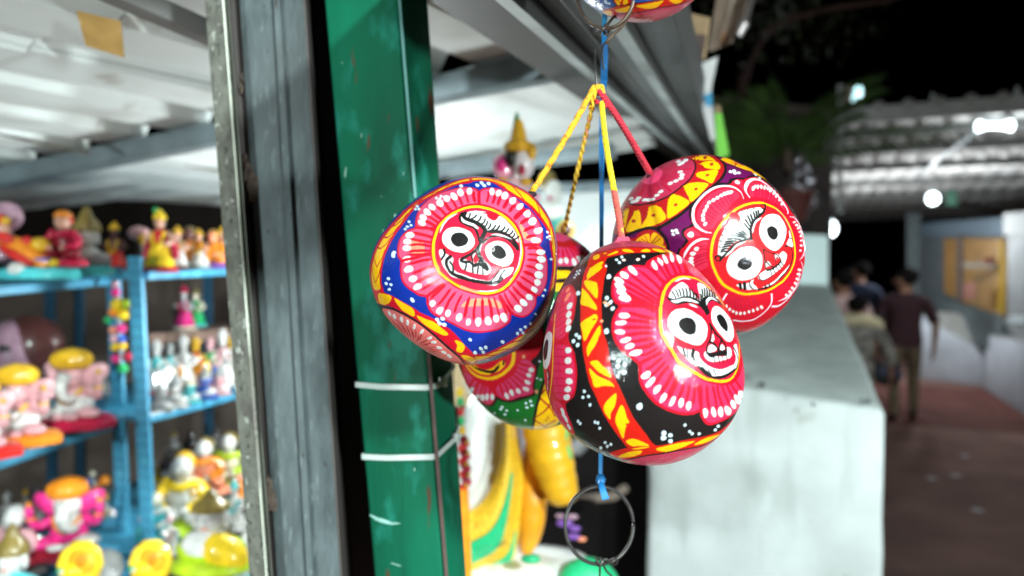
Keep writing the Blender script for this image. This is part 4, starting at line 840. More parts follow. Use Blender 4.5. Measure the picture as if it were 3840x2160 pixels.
L r 0.31 m 14.5,5.3 16.0,4.7
L r 0.31 m 17.3,1.5 18.7,0.9
L r 0.33 m 34.6,-11.5 36.4,-12.3
L r 0.35 m 42.5,-13.1 44.7,-14.0
L r 0.38 m 17.1,38.8 18.7,38.3
P r 0.00 m 13.6,17.0 14.9,20.8 18.5,24.6 23.6,25.9 28.4,25.9 34.3,23.6 39.4,19.6 39.5,13.1 37.0,7.5 33.1,4.0 27.4,3.4 22.2,4.4 17.7,7.1 14.2,12.1
P r 0.00 m 39.7,22.6 41.8,27.6 48.6,32.6 57.8,35.1 72.6,35.8 75.8,27.6 78.2,20.0 68.1,11.3 58.7,7.1 51.3,7.1 45.8,9.5 41.5,14.2
P w 0.00 m 16.0,29.1 16.9,32.3 19.4,35.7 23.8,39.9 26.8,39.9 29.4,36.3 31.2,34.1 33.4,31.4 34.9,31.8 35.3,37.4 36.0,43.1 40.6,44.5 45.7,42.0 51.9,40.1 55.0,39.0 44.9,35.6 38.6,33.0 35.5,30.1 32.2,30.9 27.5,30.9 19.3,28.8
P k 0.00 m 13.9,29.7 16.7,29.2 19.3,29.0 24.1,31.2 27.7,32.2 31.8,31.8 35.1,30.8 37.8,33.6 42.4,36.1 49.9,37.8 55.9,37.7 58.6,34.4 49.2,34.3 44.3,32.7 40.4,28.9 41.0,25.9 40.9,23.8 38.0,21.9 36.7,24.5 33.3,27.3 29.7,28.1 24.6,26.9 19.9,25.7 16.5,26.6
P w 0.00 m 16.6,27.8 19.7,28.3 24.0,30.0 28.0,30.6 31.5,30.0 33.6,28.8 28.8,28.9 23.8,28.3 19.1,26.7
L w 1.67 mt 39.7,29.2 41.4,32.7 46.0,35.6 52.6,35.7
P w 0.00 m 27.0,27.2 30.1,27.4 32.6,26.1 29.4,26.3
L k 0.87 m 19.3,29.5 18.8,31.2 17.9,32.9
L k 0.90 m 21.0,30.5 20.8,32.3 20.2,34.1
L k 0.93 m 22.6,31.3 22.5,33.2 21.9,35.0
L k 0.97 m 24.4,31.7 24.5,33.9 24.2,36.0
L k 1.02 m 26.4,32.3 26.5,34.5 26.3,36.7
L k 1.07 m 28.4,32.5 28.6,34.8 28.5,37.1
L k 1.10 m 30.6,32.5 30.7,34.9 30.3,37.1
L k 1.09 m 32.4,31.7 32.4,33.6 31.9,35.3
L k 1.10 m 34.3,31.4 34.0,33.2 33.3,34.9
L k 1.13 m 35.6,30.9 36.0,33.1 35.9,35.3
L k 1.26 m 37.1,33.6 38.0,36.6 38.4,39.7
L k 1.35 m 39.5,34.9 40.3,37.9 40.6,41.0
L k 1.44 m 41.7,35.6 42.6,38.7 43.0,41.9
L k 1.57 m 44.2,36.4 45.2,39.6 45.6,42.7
L k 1.77 m 47.2,37.3 48.4,40.5 49.0,43.6
L k 2.00 m 50.2,38.1 51.4,40.9 51.9,43.6
P w 0.00 m 15.0,17.9 16.2,20.5 18.9,22.9 22.5,23.8 26.6,23.8 30.9,22.1 34.8,19.9 37.1,16.5 37.1,12.8 35.5,8.8 32.2,5.8 28.4,5.5 23.5,6.5 19.0,8.7 16.2,11.8 15.0,14.6
P k 0.00 m 20.4,15.7 21.6,17.9 24.4,19.5 27.6,19.4 29.6,17.4 30.1,14.0 29.0,11.3 26.4,10.2 23.7,10.6 21.7,12.1 20.5,14.1
P w 0.00 m 42.1,23.0 43.7,27.0 47.7,30.3 53.5,31.2 60.6,29.6 67.6,26.0 68.7,19.9 64.2,13.1 58.5,9.4 52.6,8.9 47.7,11.6 43.6,15.4 41.8,19.0
P k 0.00 m 46.3,22.8 49.2,25.2 52.8,25.5 56.3,22.9 57.5,19.2 55.7,15.6 53.5,14.9 49.7,16.3 47.3,18.9
P w 0.00 m 19.2,4.0 22.1,3.2 28.7,2.2 30.5,1.4 30.9,-0.6 32.7,-3.0 36.6,-5.5 42.6,-7.2 50.5,-6.4 58.0,-4.3 60.8,0.1 59.3,5.6 65.5,7.7 65.7,2.3 62.6,-4.0 59.0,-7.3 52.5,-9.7 44.8,-11.0 38.6,-10.7 34.5,-9.0 30.7,-6.1 27.1,-4.4 23.3,-0.7
L k 1.03 m 22.2,2.9 23.3,-0.7
L k 0.60 m 24.1,2.5 24.6,-1.5
L k 1.76 m 27.9,2.8 27.0,-0.2 27.9,-3.8
P k 0.00 m 29.1,-5.0 32.6,-5.9 35.5,-8.0 38.6,-10.6 44.2,-10.6 50.2,-9.4 58.0,-7.3 60.2,-7.9 54.1,-10.3 46.7,-12.3 40.7,-12.5 35.5,-11.0 31.6,-8.3
L k 0.57 m 32.6,-5.9 35.0,-9.2
L k 0.66 m 35.8,-7.2 37.6,-10.1
L k 0.59 m 39.3,-7.3 40.9,-10.3
L k 1.20 m 58.6,6.1 61.7,2.7 63.2,-2.4 60.3,-7.3
L k 0.58 m 56.7,-3.8 57.3,-6.7
P w 0.00 m 33.8,0.7 35.5,2.4 36.9,-0.1 49.9,0.2 51.1,4.7 55.0,4.9 56.1,2.0 53.6,-0.9 44.1,-2.7 39.4,-3.3 35.2,-2.0
P r 0.00 m 40.7,11.4 42.7,10.6 44.9,6.2 43.6,3.9 41.4,6.0 39.4,8.6
P w 0.00 m 40.1,10.4 41.1,11.5 41.3,8.7 39.2,7.2
L k 1.07 m 39.7,16.3 39.9,13.1 38.4,8.5 35.8,4.5 35.4,1.5
L k 1.56 m 39.8,16.9 43.0,12.0 47.2,9.2 50.2,6.1 50.5,1.9
L k 1.35 m 37.8,7.2 41.4,5.8 43.6,3.0 45.4,6.3 47.1,8.2
P k 0.00 m 35.2,2.4 39.2,1.6 43.4,2.6 48.2,3.4 51.1,1.9 50.0,0.1 43.1,-0.1 38.4,-1.3 35.8,0.2
P w 0.00 m 36.1,2.0 37.2,4.8 39.5,5.6 42.2,3.8 40.9,2.4 38.1,1.7
P w 0.00 m 45.0,3.7 46.5,6.0 48.5,5.7 49.3,4.0 46.8,3.1
P r 0.00 m 47.5,-0.2 46.8,-0.5 45.8,-0.4 45.7,-0.0 46.5,0.3 47.4,0.1
L k 0.73 m 39.7,-0.7 40.8,-3.9
L k 0.74 m 43.0,-0.3 44.0,-4.0
L k 0.76 m 45.9,-0.3 47.5,-4.1
L k 0.79 m 49.5,0.4 50.9,-3.0
P w2 0.00 - -14.5,40.0 -15.8,40.1 -16.2,41.7 -15.6,42.7 -14.5,42.4 -13.9,41.2
P w2 0.00 - -32.9,33.3 -34.6,33.5 -35.5,35.1 -34.8,36.5 -33.3,36.1 -32.3,34.5
P w2 0.00 - -14.2,28.2 -15.3,27.8 -16.0,28.4 -16.1,29.7 -15.1,30.2 -14.2,29.4
P w2 0.00 - -12.6,25.5 -13.6,25.3 -14.2,26.2 -13.8,27.1 -12.8,27.6 -12.1,26.6
P w2 0.00 - -15.0,24.2 -16.1,24.5 -16.4,25.6 -15.7,26.6 -14.8,26.3 -14.4,25.2
P w2 0.00 - -11.9,21.8 -12.9,22.1 -13.1,23.1 -12.4,23.8 -11.6,23.7 -11.1,22.8
P w2 0.00 - -14.1,10.2 -15.4,9.9 -15.9,11.0 -15.5,12.3 -14.2,12.5 -13.7,11.3
P w2 0.00 - -32.0,8.8 -33.3,9.0 -33.9,10.0 -33.3,10.9 -31.9,10.8 -31.4,9.8
P w2 0.00 - -33.8,5.7 -35.0,5.5 -36.0,6.7 -35.4,7.6 -33.8,7.7 -33.3,6.7
P w2 0.00 - -30.9,3.5 -32.2,3.3 -32.7,4.4 -32.1,5.4 -30.8,5.4 -30.3,4.3
P w2 0.00 - -29.5,7.9 -30.4,7.1 -31.5,7.7 -31.9,8.9 -30.7,9.5 -29.7,9.0
P w2 0.00 - -8.1,-4.1 -9.2,-4.1 -9.8,-3.4 -9.2,-2.2 -8.2,-2.1 -7.6,-3.1
P w2 0.00 - -8.2,-6.1 -9.0,-6.8 -10.0,-6.6 -10.2,-5.3 -9.2,-4.5 -8.2,-4.9
P w2 0.00 - -5.3,-5.8 -6.2,-5.9 -6.9,-4.9 -6.3,-3.8 -5.4,-3.8 -4.8,-4.7
P w2 0.00 - -5.4,-9.2 -6.5,-9.8 -7.3,-9.2 -7.0,-8.0 -6.1,-7.4 -5.1,-8.0
P w2 0.00 - 1.5,-26.7 -0.1,-26.6 -0.5,-24.7 0.8,-23.3 1.9,-23.5 2.3,-25.5
P w2 0.00 - -27.4,-20.7 -28.3,-20.9 -28.6,-20.1 -28.3,-19.2 -27.3,-19.1 -26.8,-19.9
P w2 0.00 - -25.0,-23.2 -26.0,-23.6 -26.4,-23.0 -26.1,-22.0 -25.3,-21.8 -24.8,-22.2
P w2 0.00 - -24.5,-27.5 -25.4,-28.2 -26.1,-28.0 -26.1,-27.0 -25.2,-26.4 -24.4,-26.5
P w2 0.00 - -28.5,-24.4 -29.5,-24.7 -29.9,-24.1 -29.6,-23.2 -28.6,-22.8 -28.1,-23.5
P w2 0.00 - -34.7,-41.6 -35.8,-41.9 -36.0,-40.8 -35.2,-39.5 -34.1,-39.3 -33.8,-40.1
P w2 0.00 - -32.6,-41.9 -34.0,-43.0 -34.7,-42.8 -34.5,-41.4 -33.4,-40.5 -32.4,-40.7
P w2 0.00 - -20.7,-38.4 -21.6,-38.9 -22.1,-38.2 -21.7,-37.1 -20.7,-36.5 -20.4,-37.3
P w2 0.00 - -20.0,-41.5 -20.9,-42.2 -21.5,-41.7 -21.1,-40.5 -20.3,-40.0 -19.6,-40.3
P w2 0.00 - -22.1,-38.0 -23.0,-38.7 -23.8,-38.5 -23.6,-37.3 -22.8,-36.5 -22.0,-36.9
P w2 0.00 - 14.6,-41.0 13.6,-42.3 12.4,-41.5 12.2,-40.0 13.0,-38.9 14.3,-39.4
P w2 0.00 - 13.8,-45.5 12.6,-45.3 12.0,-43.6 12.6,-42.0 13.8,-42.5 14.6,-44.3
P w2 0.00 - -17.9,-52.4 -18.9,-53.5 -19.7,-52.9 -19.2,-51.3 -18.4,-50.5 -17.6,-51.0
P w2 0.00 - -14.5,-53.5 -15.6,-54.4 -16.1,-53.8 -15.8,-52.2 -14.8,-51.1 -14.2,-51.9
P w2 0.00 - -17.0,-55.8 -18.1,-57.5 -18.7,-56.6 -18.4,-54.8 -17.5,-53.6 -16.7,-54.1
P w2 0.00 - -22.7,-61.1 -24.0,-62.0 -24.2,-60.4 -23.4,-58.2 -22.3,-57.5 -21.7,-58.2
P o2 0.00 - -15.2,26.4 -15.7,25.7 -16.8,25.9 -17.3,26.7 -16.5,27.3 -15.5,27.1
P o2 0.00 - -16.7,16.2 -17.4,15.7 -18.3,16.0 -18.5,16.8 -17.8,17.3 -16.8,16.8
P o2 0.00 - -13.6,25.1 -14.1,24.5 -15.0,24.6 -15.6,25.2 -15.2,25.8 -14.0,25.8
P w2 0.00 - -7.9,54.1 -8.8,53.7 -9.5,54.6 -9.6,55.9 -8.9,56.3 -8.1,55.2
P w2 0.00 - -10.6,52.0 -11.2,51.7 -12.2,52.4 -12.2,53.6 -11.6,53.9 -10.8,53.2
P w2 0.00 - -9.2,49.5 -9.9,49.3 -10.7,50.1 -10.5,51.2 -9.7,51.4 -9.1,50.5
P w2 0.00 - 3.5,54.8 2.7,55.2 2.4,56.6 3.0,57.3 4.0,56.8 4.1,55.6
P w2 0.00 - -13.8,40.3 -14.8,40.1 -16.0,41.1 -16.2,42.4 -14.9,42.8 -14.0,41.7
P w2 0.00 - -16.8,48.1 -17.6,48.6 -18.0,49.4 -17.7,49.9 -17.1,49.6 -16.5,48.8
P w2 0.00 - -37.6,52.1 -38.7,52.6 -40.3,54.5 -40.3,55.4 -38.9,54.7 -37.6,52.9
P w2 0.00 - -35.8,49.2 -37.1,50.3 -37.7,51.6 -36.9,51.6 -35.6,50.3 -35.0,49.2
P w2 0.00 - -38.6,47.4 -39.8,48.0 -40.9,49.4 -40.8,49.9 -39.4,49.2 -38.5,48.0
P w2 0.00 - -35.4,51.7 -36.8,53.0 -37.4,54.2 -36.6,54.2 -35.2,52.9 -34.8,51.8
P w2 0.00 - -37.7,49.2 -38.8,49.6 -40.0,51.2 -40.0,52.1 -38.6,51.2 -37.5,49.8
P o3 0.00 - -6.4,51.9 -7.2,51.2 -8.1,51.4 -8.5,52.3 -8.0,53.1 -7.0,53.0
P o3 0.00 - 1.2,52.6 0.2,51.8 -0.7,52.4 -0.6,53.5 0.2,54.0 1.1,53.7
P w2 0.00 - 14.8,-40.8 14.1,-41.9 13.0,-41.5 12.4,-40.4 13.0,-39.3 14.2,-39.6
P w2 0.00 - 18.1,-42.9 17.0,-43.5 16.0,-42.7 15.9,-41.3 16.8,-40.7 17.9,-41.5
P w2 0.00 - 15.1,-44.4 14.1,-45.3 13.2,-44.7 12.9,-43.2 13.6,-42.2 14.8,-42.8
P w2 0.00 - 18.5,-47.3 17.4,-47.6 16.4,-46.5 16.5,-45.1 17.7,-44.8 18.5,-45.8
P w2 0.00 - 28.5,-41.5 27.7,-41.5 26.9,-40.9 26.8,-39.9 27.7,-39.7 28.5,-40.5
P w2 0.00 - 30.5,-42.8 29.8,-43.3 28.9,-43.0 28.6,-42.0 29.2,-41.3 30.2,-41.9
P w2 0.00 - 35.2,-44.0 34.2,-44.4 33.3,-43.7 33.0,-42.6 33.6,-42.3 34.8,-42.8
P w2 0.00 - 49.6,-42.7 48.6,-43.1 46.9,-42.2 46.2,-40.7 46.9,-40.3 48.5,-41.1
P w2 0.00 - 47.7,-45.3 46.6,-45.3 44.9,-44.2 44.7,-42.9 45.7,-42.7 47.3,-44.0
P w2 0.00 - 24.8,-36.8 24.0,-36.8 23.3,-36.1 23.6,-35.4 24.3,-35.1 25.0,-35.9""",
 'maroon': """
P r2 0.00 - 0.6,83.2 5.7,69.3 9.1,61.9 10.1,51.5 7.2,42.2 2.9,36.0 -2.0,30.8 -6.5,25.5 -11.7,20.0 -16.9,15.2 -22.1,11.6 -27.6,8.7 -31.9,7.4 -38.9,7.4 -47.3,5.6 -53.6,3.9 -59.9,3.6 -100.0,15.0 -105.0,50.0 -60.0,80.0 -20.0,100.0
P y 0.00 - -15.4,66.4 -9.7,75.4 -3.6,75.1 2.9,62.8 -0.7,63.4 -8.5,62.6
P r2 0.00 - -12.9,68.1 -13.5,67.5 -14.3,68.5 -14.4,70.7 -13.9,71.1 -13.1,69.9
P r2 0.00 - -10.6,71.9 -11.1,70.7 -11.8,71.6 -12.2,73.7 -12.0,76.2 -11.1,74.6
P r2 0.00 - -12.5,64.4 -12.9,63.8 -13.6,64.5 -13.8,65.9 -13.3,66.6 -12.5,65.6
P r2 0.00 - -9.6,63.2 -10.1,62.4 -10.8,62.7 -11.0,64.1 -10.6,65.0 -9.9,64.4
P y 0.00 - -9.5,56.7 -7.1,58.5 -3.1,61.2 3.5,61.2 6.3,54.7 4.8,50.1 -0.7,50.5 -4.5,51.6 -6.2,54.0
P r2 0.00 - -8.2,57.5 -8.5,56.6 -9.1,56.8 -9.4,57.6 -9.1,58.5 -8.6,58.2
P r2 0.00 - -7.3,57.7 -7.9,57.2 -8.5,57.8 -8.4,58.9 -7.8,59.3 -7.3,58.6
P r2 0.00 - -8.0,55.5 -8.4,55.0 -9.0,55.5 -9.2,56.3 -8.6,56.8 -8.0,56.4
P r2 0.00 - -6.5,54.8 -6.9,54.1 -7.6,54.1 -7.9,54.9 -7.5,55.6 -6.9,55.6
P y 0.00 - -11.2,44.2 -9.5,45.6 -5.9,47.4 4.1,49.3 2.2,40.9 -0.1,36.4 -4.1,38.9 -8.2,41.1 -9.8,42.6
P r2 0.00 - -10.2,44.6 -10.6,44.2 -11.1,44.3 -11.3,45.1 -11.0,45.5 -10.4,45.3
P r2 0.00 - -9.6,45.0 -10.1,44.7 -10.6,45.2 -10.5,45.9 -10.0,46.0 -9.5,45.6
P r2 0.00 - -10.3,43.6 -10.7,43.1 -11.2,43.4 -11.4,44.0 -11.1,44.5 -10.5,44.2
P r2 0.00 - -9.7,43.0 -10.2,42.6 -10.7,42.9 -10.8,43.4 -10.4,43.8 -9.9,43.5
P y 0.00 - -17.5,34.1 -15.2,35.6 -13.3,36.4 -7.0,36.7 -2.1,35.1 -6.6,27.9 -11.4,22.8 -13.0,26.3 -14.1,28.0 -16.0,31.6
P r2 0.00 - -16.3,34.6 -16.7,34.2 -17.2,34.4 -17.4,34.9 -17.0,35.3 -16.5,35.1
P r2 0.00 - -15.5,35.1 -15.8,34.8 -16.4,35.1 -16.5,35.6 -16.0,35.8 -15.5,35.6
P r2 0.00 - -16.6,33.1 -17.1,32.8 -17.5,33.1 -17.6,33.6 -17.3,33.9 -16.8,33.7
P r2 0.00 - -16.1,32.0 -16.6,31.9 -17.0,32.3 -17.0,32.6 -16.6,32.8 -16.1,32.5
P y 0.00 - -25.8,24.9 -25.0,26.5 -23.3,28.6 -20.7,27.6 -17.7,26.4 -12.3,22.4 -17.0,17.7 -24.1,12.7 -25.4,16.6 -25.8,20.7
P r2 0.00 - -25.3,25.3 -25.7,25.2 -26.2,25.5 -26.1,25.9 -25.6,26.1 -25.2,25.7
P r2 0.00 - -24.8,26.0 -25.4,25.8 -25.9,26.1 -25.8,26.5 -25.4,26.7 -24.9,26.4
P r2 0.00 - -25.4,23.2 -25.9,23.2 -26.4,23.4 -26.5,23.8 -26.0,24.0 -25.5,23.7
P r2 0.00 - -25.5,21.5 -26.1,21.4 -26.5,21.7 -26.4,22.2 -25.9,22.3 -25.5,21.9
P y 0.00 - -38.3,21.4 -34.8,22.1 -31.3,20.6 -29.1,18.9 -25.9,13.1 -32.1,9.7 -41.8,7.3 -40.8,11.7 -38.7,15.1
P r2 0.00 - -36.7,21.5 -37.2,21.3 -37.7,21.6 -37.9,22.0 -37.3,22.1 -36.7,21.9
P r2 0.00 - -35.2,21.9 -35.5,21.6 -36.1,21.7 -36.4,22.1 -36.2,22.5 -35.6,22.4
P r2 0.00 - -38.1,18.9 -38.8,18.9 -39.3,19.3 -39.2,19.6 -38.6,19.7 -38.0,19.3
P r2 0.00 - -38.2,16.6 -38.5,16.3 -39.1,16.5 -39.5,16.9 -39.1,17.2 -38.5,17.1
P y 0.00 - -49.8,20.2 -46.6,20.3 -43.7,16.1 -42.4,7.9 -49.4,6.2 -55.0,6.6 -53.2,12.3 -50.7,16.4
P r2 0.00 - -48.1,20.0 -48.8,19.9 -49.5,20.2 -49.8,20.7 -49.1,20.9 -48.2,20.5
P r2 0.00 - -47.0,19.9 -47.7,20.0 -48.4,20.4 -48.3,20.9 -47.5,20.8 -46.9,20.4
P r2 0.00 - -49.6,18.6 -50.3,18.6 -51.0,18.9 -51.2,19.4 -50.5,19.5 -49.6,19.0
P r2 0.00 - -50.2,17.0 -50.9,17.1 -51.6,17.6 -51.3,17.9 -50.5,17.9 -49.8,17.3
P y 0.00 - -63.3,22.0 -56.7,22.6 -55.8,14.2 -56.9,8.8
P r2 0.00 - -59.9,22.1 -60.3,21.8 -61.6,22.1 -62.5,22.7 -62.1,23.0 -60.8,22.8
P r2 0.00 - -57.3,22.2 -57.9,22.0 -59.3,22.4 -59.7,22.9 -59.1,23.2 -57.9,22.9
P r2 0.00 - -59.4,16.8 -60.4,16.6 -61.6,17.0 -61.9,17.5 -61.3,17.7 -59.9,17.4
P r2 0.00 - -57.4,11.6 -58.3,11.5 -59.2,11.9 -59.3,12.3 -58.5,12.4 -57.4,12.1
P r3 0.00 - 1.1,55.7 -0.2,54.3 -1.4,54.7 -1.4,57.4 0.1,59.0 1.1,58.3
P r3 0.00 - -1.3,44.4 -1.9,42.8 -3.1,42.0 -3.9,42.7 -3.7,44.6 -2.2,45.1
P r3 0.00 - -8.2,31.4 -9.0,30.4 -10.1,30.4 -10.5,31.5 -9.8,32.5 -8.6,32.5
P r3 0.00 - -19.4,21.5 -19.7,20.4 -20.8,20.0 -21.7,20.6 -21.3,21.7 -20.5,22.2
P r3 0.00 - -32.9,15.3 -33.6,14.4 -35.1,14.6 -35.6,15.4 -35.0,16.4 -33.6,16.4
P r3 0.00 - -46.9,12.4 -48.7,11.8 -50.1,12.2 -50.7,13.5 -49.3,14.2 -47.3,13.5
P r3 0.00 - -3.5,69.3 -4.4,65.4 -6.0,64.5 -6.6,67.1 -6.1,72.3 -4.5,73.6
L k 1.76 - 0.6,83.2 5.7,69.3 9.1,61.9 10.1,51.5 7.2,42.2 2.9,36.0 -2.0,30.8 -6.5,25.5 -11.7,20.0 -16.9,15.2 -22.1,11.6 -27.6,8.7 -31.9,7.4 -38.9,7.4 -47.3,5.6 -53.6,3.9 -59.9,3.6
L k 3.14 - -73.0,28.1 -76.2,33.4
P s3 0.00 - -60.4,31.4 -57.3,27.2 -51.7,24.9 -44.8,23.9 -37.4,24.0 -30.5,25.4 -23.8,28.7 -18.4,33.6 -14.5,38.5 -12.0,45.0 -11.2,52.0 -13.1,60.6 -17.0,66.3 -24.1,71.6 -35.8,75.1 -30.0,100.0 -60.0,95.0 -88.0,62.0
L k 1.07 - -60.4,31.4 -57.3,27.2 -51.7,24.9 -44.8,23.9 -37.4,24.0 -30.5,25.4 -23.8,28.7 -18.4,33.6 -14.5,38.5 -12.0,45.0 -11.2,52.0 -13.1,60.6 -17.0,66.3 -24.1,71.6
L r4 0.59 t -36.3,49.1 -29.6,48.8 -23.5,49.1
L r4 0.57 t -35.8,47.9 -28.9,46.6 -22.7,45.9
L r4 0.56 t -35.4,47.8 -28.2,46.5 -21.7,46.0
L r4 0.54 t -35.0,46.6 -27.7,44.4 -21.2,42.9
L r4 0.55 t -35.2,46.6 -28.0,44.4 -21.6,42.9
L r4 0.53 t -35.0,45.5 -27.7,42.4 -21.4,40.2
L r4 0.56 t -36.3,46.0 -29.9,43.0 -24.4,40.8
L r4 0.55 t -36.2,45.1 -29.9,41.5 -24.5,38.7
L r4 0.57 t -37.4,45.5 -32.0,41.9 -27.4,39.1
L r4 0.57 t -37.4,44.8 -32.1,40.8 -27.6,37.5
P w 0.00 - -19.4,47.4 -20.6,46.2 -22.1,46.3 -23.1,48.1 -21.9,49.5 -20.1,49.3
P w 0.00 - -17.8,44.7 -18.0,43.2 -19.7,42.7 -20.9,43.7 -20.8,45.4 -19.1,45.9
P w 0.00 - -17.8,41.1 -18.9,40.0 -20.7,40.0 -21.4,41.2 -20.1,42.4 -18.5,42.6
P w 0.00 - -20.9,39.1 -21.9,38.0 -23.5,37.9 -24.4,39.0 -23.6,40.2 -21.8,40.3
P w 0.00 - -24.6,37.0 -25.8,36.0 -27.4,36.6 -27.6,38.1 -26.1,38.9 -24.6,38.3
L r4 0.58 t -39.0,43.2 -35.3,37.7 -32.2,33.1
L r4 0.59 t -39.5,43.0 -36.0,37.4 -33.3,32.6
L r4 0.59 t -39.7,42.2 -36.6,36.0 -34.1,30.7
L r4 0.60 t -40.3,42.3 -37.6,36.0 -35.6,30.6
L r4 0.60 t -40.4,41.2 -38.0,34.2 -36.3,28.2
L r4 0.62 t -41.2,41.4 -39.3,34.5 -38.2,28.5
L r4 0.62 t -41.4,41.3 -39.9,34.2 -38.9,28.1
L r4 0.65 t -42.3,41.7 -41.4,34.7 -41.0,28.7
L r4 0.66 t -42.6,41.6 -41.9,34.5 -41.8,28.4
L r4 0.70 t -43.5,42.1 -43.6,35.4 -44.2,29.5
P w 0.00 - -29.9,31.6 -30.9,30.5 -32.6,30.3 -33.8,31.2 -32.8,32.4 -31.2,32.7
P w 0.00 - -32.8,28.3 -34.4,27.9 -35.9,28.4 -35.6,29.7 -34.0,30.1 -32.4,29.6
P w 0.00 - -35.2,25.7 -37.0,25.5 -38.7,26.2 -38.2,27.2 -36.4,27.6 -34.9,26.9
P w 0.00 - -37.7,26.3 -38.7,25.3 -40.7,25.5 -41.8,26.8 -40.8,27.7 -38.4,27.3
P w 0.00 - -40.9,26.4 -42.9,25.9 -44.8,26.5 -44.9,27.5 -43.4,28.4 -41.1,27.7
L r4 0.75 t -44.6,42.7 -45.7,36.3 -47.1,30.6
L r4 0.82 t -45.7,43.6 -47.6,37.7 -50.0,32.5
L r4 0.73 t -44.8,41.9 -46.2,34.9 -48.0,28.7
L r4 0.80 t -46.0,42.9 -48.4,36.5 -51.3,30.8
L r4 0.75 t -45.7,41.8 -47.9,34.7 -50.7,28.5
L r4 0.84 t -47.0,43.0 -50.4,36.6 -54.5,31.0
L r4 0.85 t -46.9,43.2 -50.2,37.0 -54.2,31.5
L r4 1.00 t -48.3,44.5 -53.0,39.3 -58.9,34.9
P w 0.00 - -46.5,29.8 -47.1,28.5 -49.9,28.7 -51.6,29.6 -51.1,30.9 -48.9,30.9
P w 0.00 - -47.7,27.3 -49.7,26.4 -52.2,27.1 -53.2,28.5 -51.4,29.1 -48.5,28.4
P w 0.00 - -51.1,26.8 -53.1,26.2 -56.5,27.3 -56.9,28.9 -53.6,28.9 -51.5,28.1
P w 0.00 - -54.9,30.0 -57.8,29.8 -61.8,31.7 -61.6,33.2 -58.3,33.0 -55.2,31.5
L r4 0.69 t -37.6,52.4 -31.6,55.0 -26.0,58.6
L r4 0.63 t -36.8,50.9 -30.2,52.1 -24.1,54.1
L r4 0.70 t -37.1,52.9 -30.7,56.3 -24.7,61.1
L r4 0.63 t -36.2,51.2 -29.1,53.0 -22.6,55.7
L r4 0.71 t -36.7,53.8 -30.0,58.4 -23.8,65.2
L r4 0.63 t -35.6,51.9 -28.1,54.5 -21.1,58.3
L r4 0.84 t -38.7,54.0 -33.6,58.4 -29.0,64.5
L r4 0.70 t -37.7,52.4 -31.8,55.0 -26.3,58.5
P w 0.00 - -21.4,58.3 -21.8,56.0 -23.8,55.6 -25.0,57.3 -24.8,59.5 -22.8,60.2
P w 0.00 - -19.9,60.5 -20.4,57.6 -22.3,57.7 -23.6,59.9 -23.0,62.7 -21.1,62.5
P w 0.00 - -18.3,64.9 -18.8,61.6 -20.7,61.3 -21.9,63.2 -22.2,66.9 -20.0,67.7
P w 0.00 - -23.8,61.6 -25.4,60.4 -27.7,62.3 -28.1,65.6 -26.7,67.9 -24.4,65.1
L r4 1.18 - -32.8,38.8 -26.4,32.5 -24.9,31.0
L r4 1.76 - -45.8,40.2 -47.8,33.3 -48.4,31.6
L r4 1.23 - -27.8,48.8 -16.8,50.0 -14.0,50.6
P pb2 0.00 - -55.6,48.4 -44.8,41.0 -37.2,40.5 -34.3,46.0 -36.9,54.0 -49.9,66.6 -55.0,62.4 -59.3,58.4
P r2 0.00 - -53.0,1.8 -46.2,1.9 -43.9,4.5 -38.8,6.5 -32.3,6.0 -28.2,3.1 -25.6,-1.5 -24.7,-6.4 -38.2,-6.5 -52.2,-3.8
P yo 0.00 - -44.9,0.0 -41.4,3.0 -36.4,4.2 -35.1,1.9 -35.5,-2.1 -39.9,-1.4
P yo 0.00 - -34.5,-2.1 -34.2,2.8 -32.3,5.0 -28.6,2.6 -26.8,0.2 -27.5,-3.3 -31.9,-3.2
P yo 0.00 - -31.9,-4.2 -26.6,-3.0 -25.6,-5.1 -28.9,-6.0
L r2 0.56 - -35.6,-1.4 -38.5,2.9
L r2 0.57 - -36.1,-1.4 -40.7,1.3
L r2 0.55 - -34.0,-1.4 -30.6,2.7
L r2 0.55 - -32.9,-1.6 -28.6,1.0
L r2 0.57 - -36.6,-1.6 -42.4,0.3
L k 1.58 - -47.2,5.4 -38.9,7.6 -31.9,7.3 -27.3,3.5 -24.5,-1.1 -23.7,-5.5
P yo 0.00 - 7.6,69.2 16.0,81.6 20.6,73.0 25.1,69.1 39.2,72.2 37.5,62.8 28.6,59.2 21.2,59.2 14.9,61.5 9.3,64.9
L r2 1.71 - 21.4,69.9 17.9,71.3
L r2 1.24 - 20.8,67.1 15.8,63.6
L r2 1.35 - 20.8,67.1 23.3,61.9
L r2 2.11 - 22.5,71.1 27.3,68.0
L r2 1.24 - 20.8,67.1 18.7,60.7
L r2 1.20 - 6.9,66.8 14.6,60.0 20.9,57.7 29.8,58.2 38.5,60.8
L yo 11.56 - 41.1,60.2 50.8,64.8 49.9,58.4
L k 1.37 - 5.0,74.4 9.5,59.2 15.8,59.2 22.0,56.4 31.0,56.9
P k 0.00 m 4.9,36.7 10.0,37.3 12.5,41.5 18.5,44.0 23.7,45.1 30.7,51.2 41.6,57.2 55.1,56.8 66.0,49.2 72.4,39.2 78.2,27.5 81.5,15.3 82.0,30.0 100.0,0.0 90.0,-35.0 70.0,-62.0 50.4,-64.6 31.5,-77.0 8.3,-62.2 -10.0,-50.0 -25.0,-30.0 -18.8,-7.1 -16.2,-3.8 -14.3,-0.3 -16.1,2.3 -16.0,5.7 -13.4,7.0 -11.1,9.2 -12.4,14.1 -11.7,19.0 -6.5,25.4 -2.0,30.2
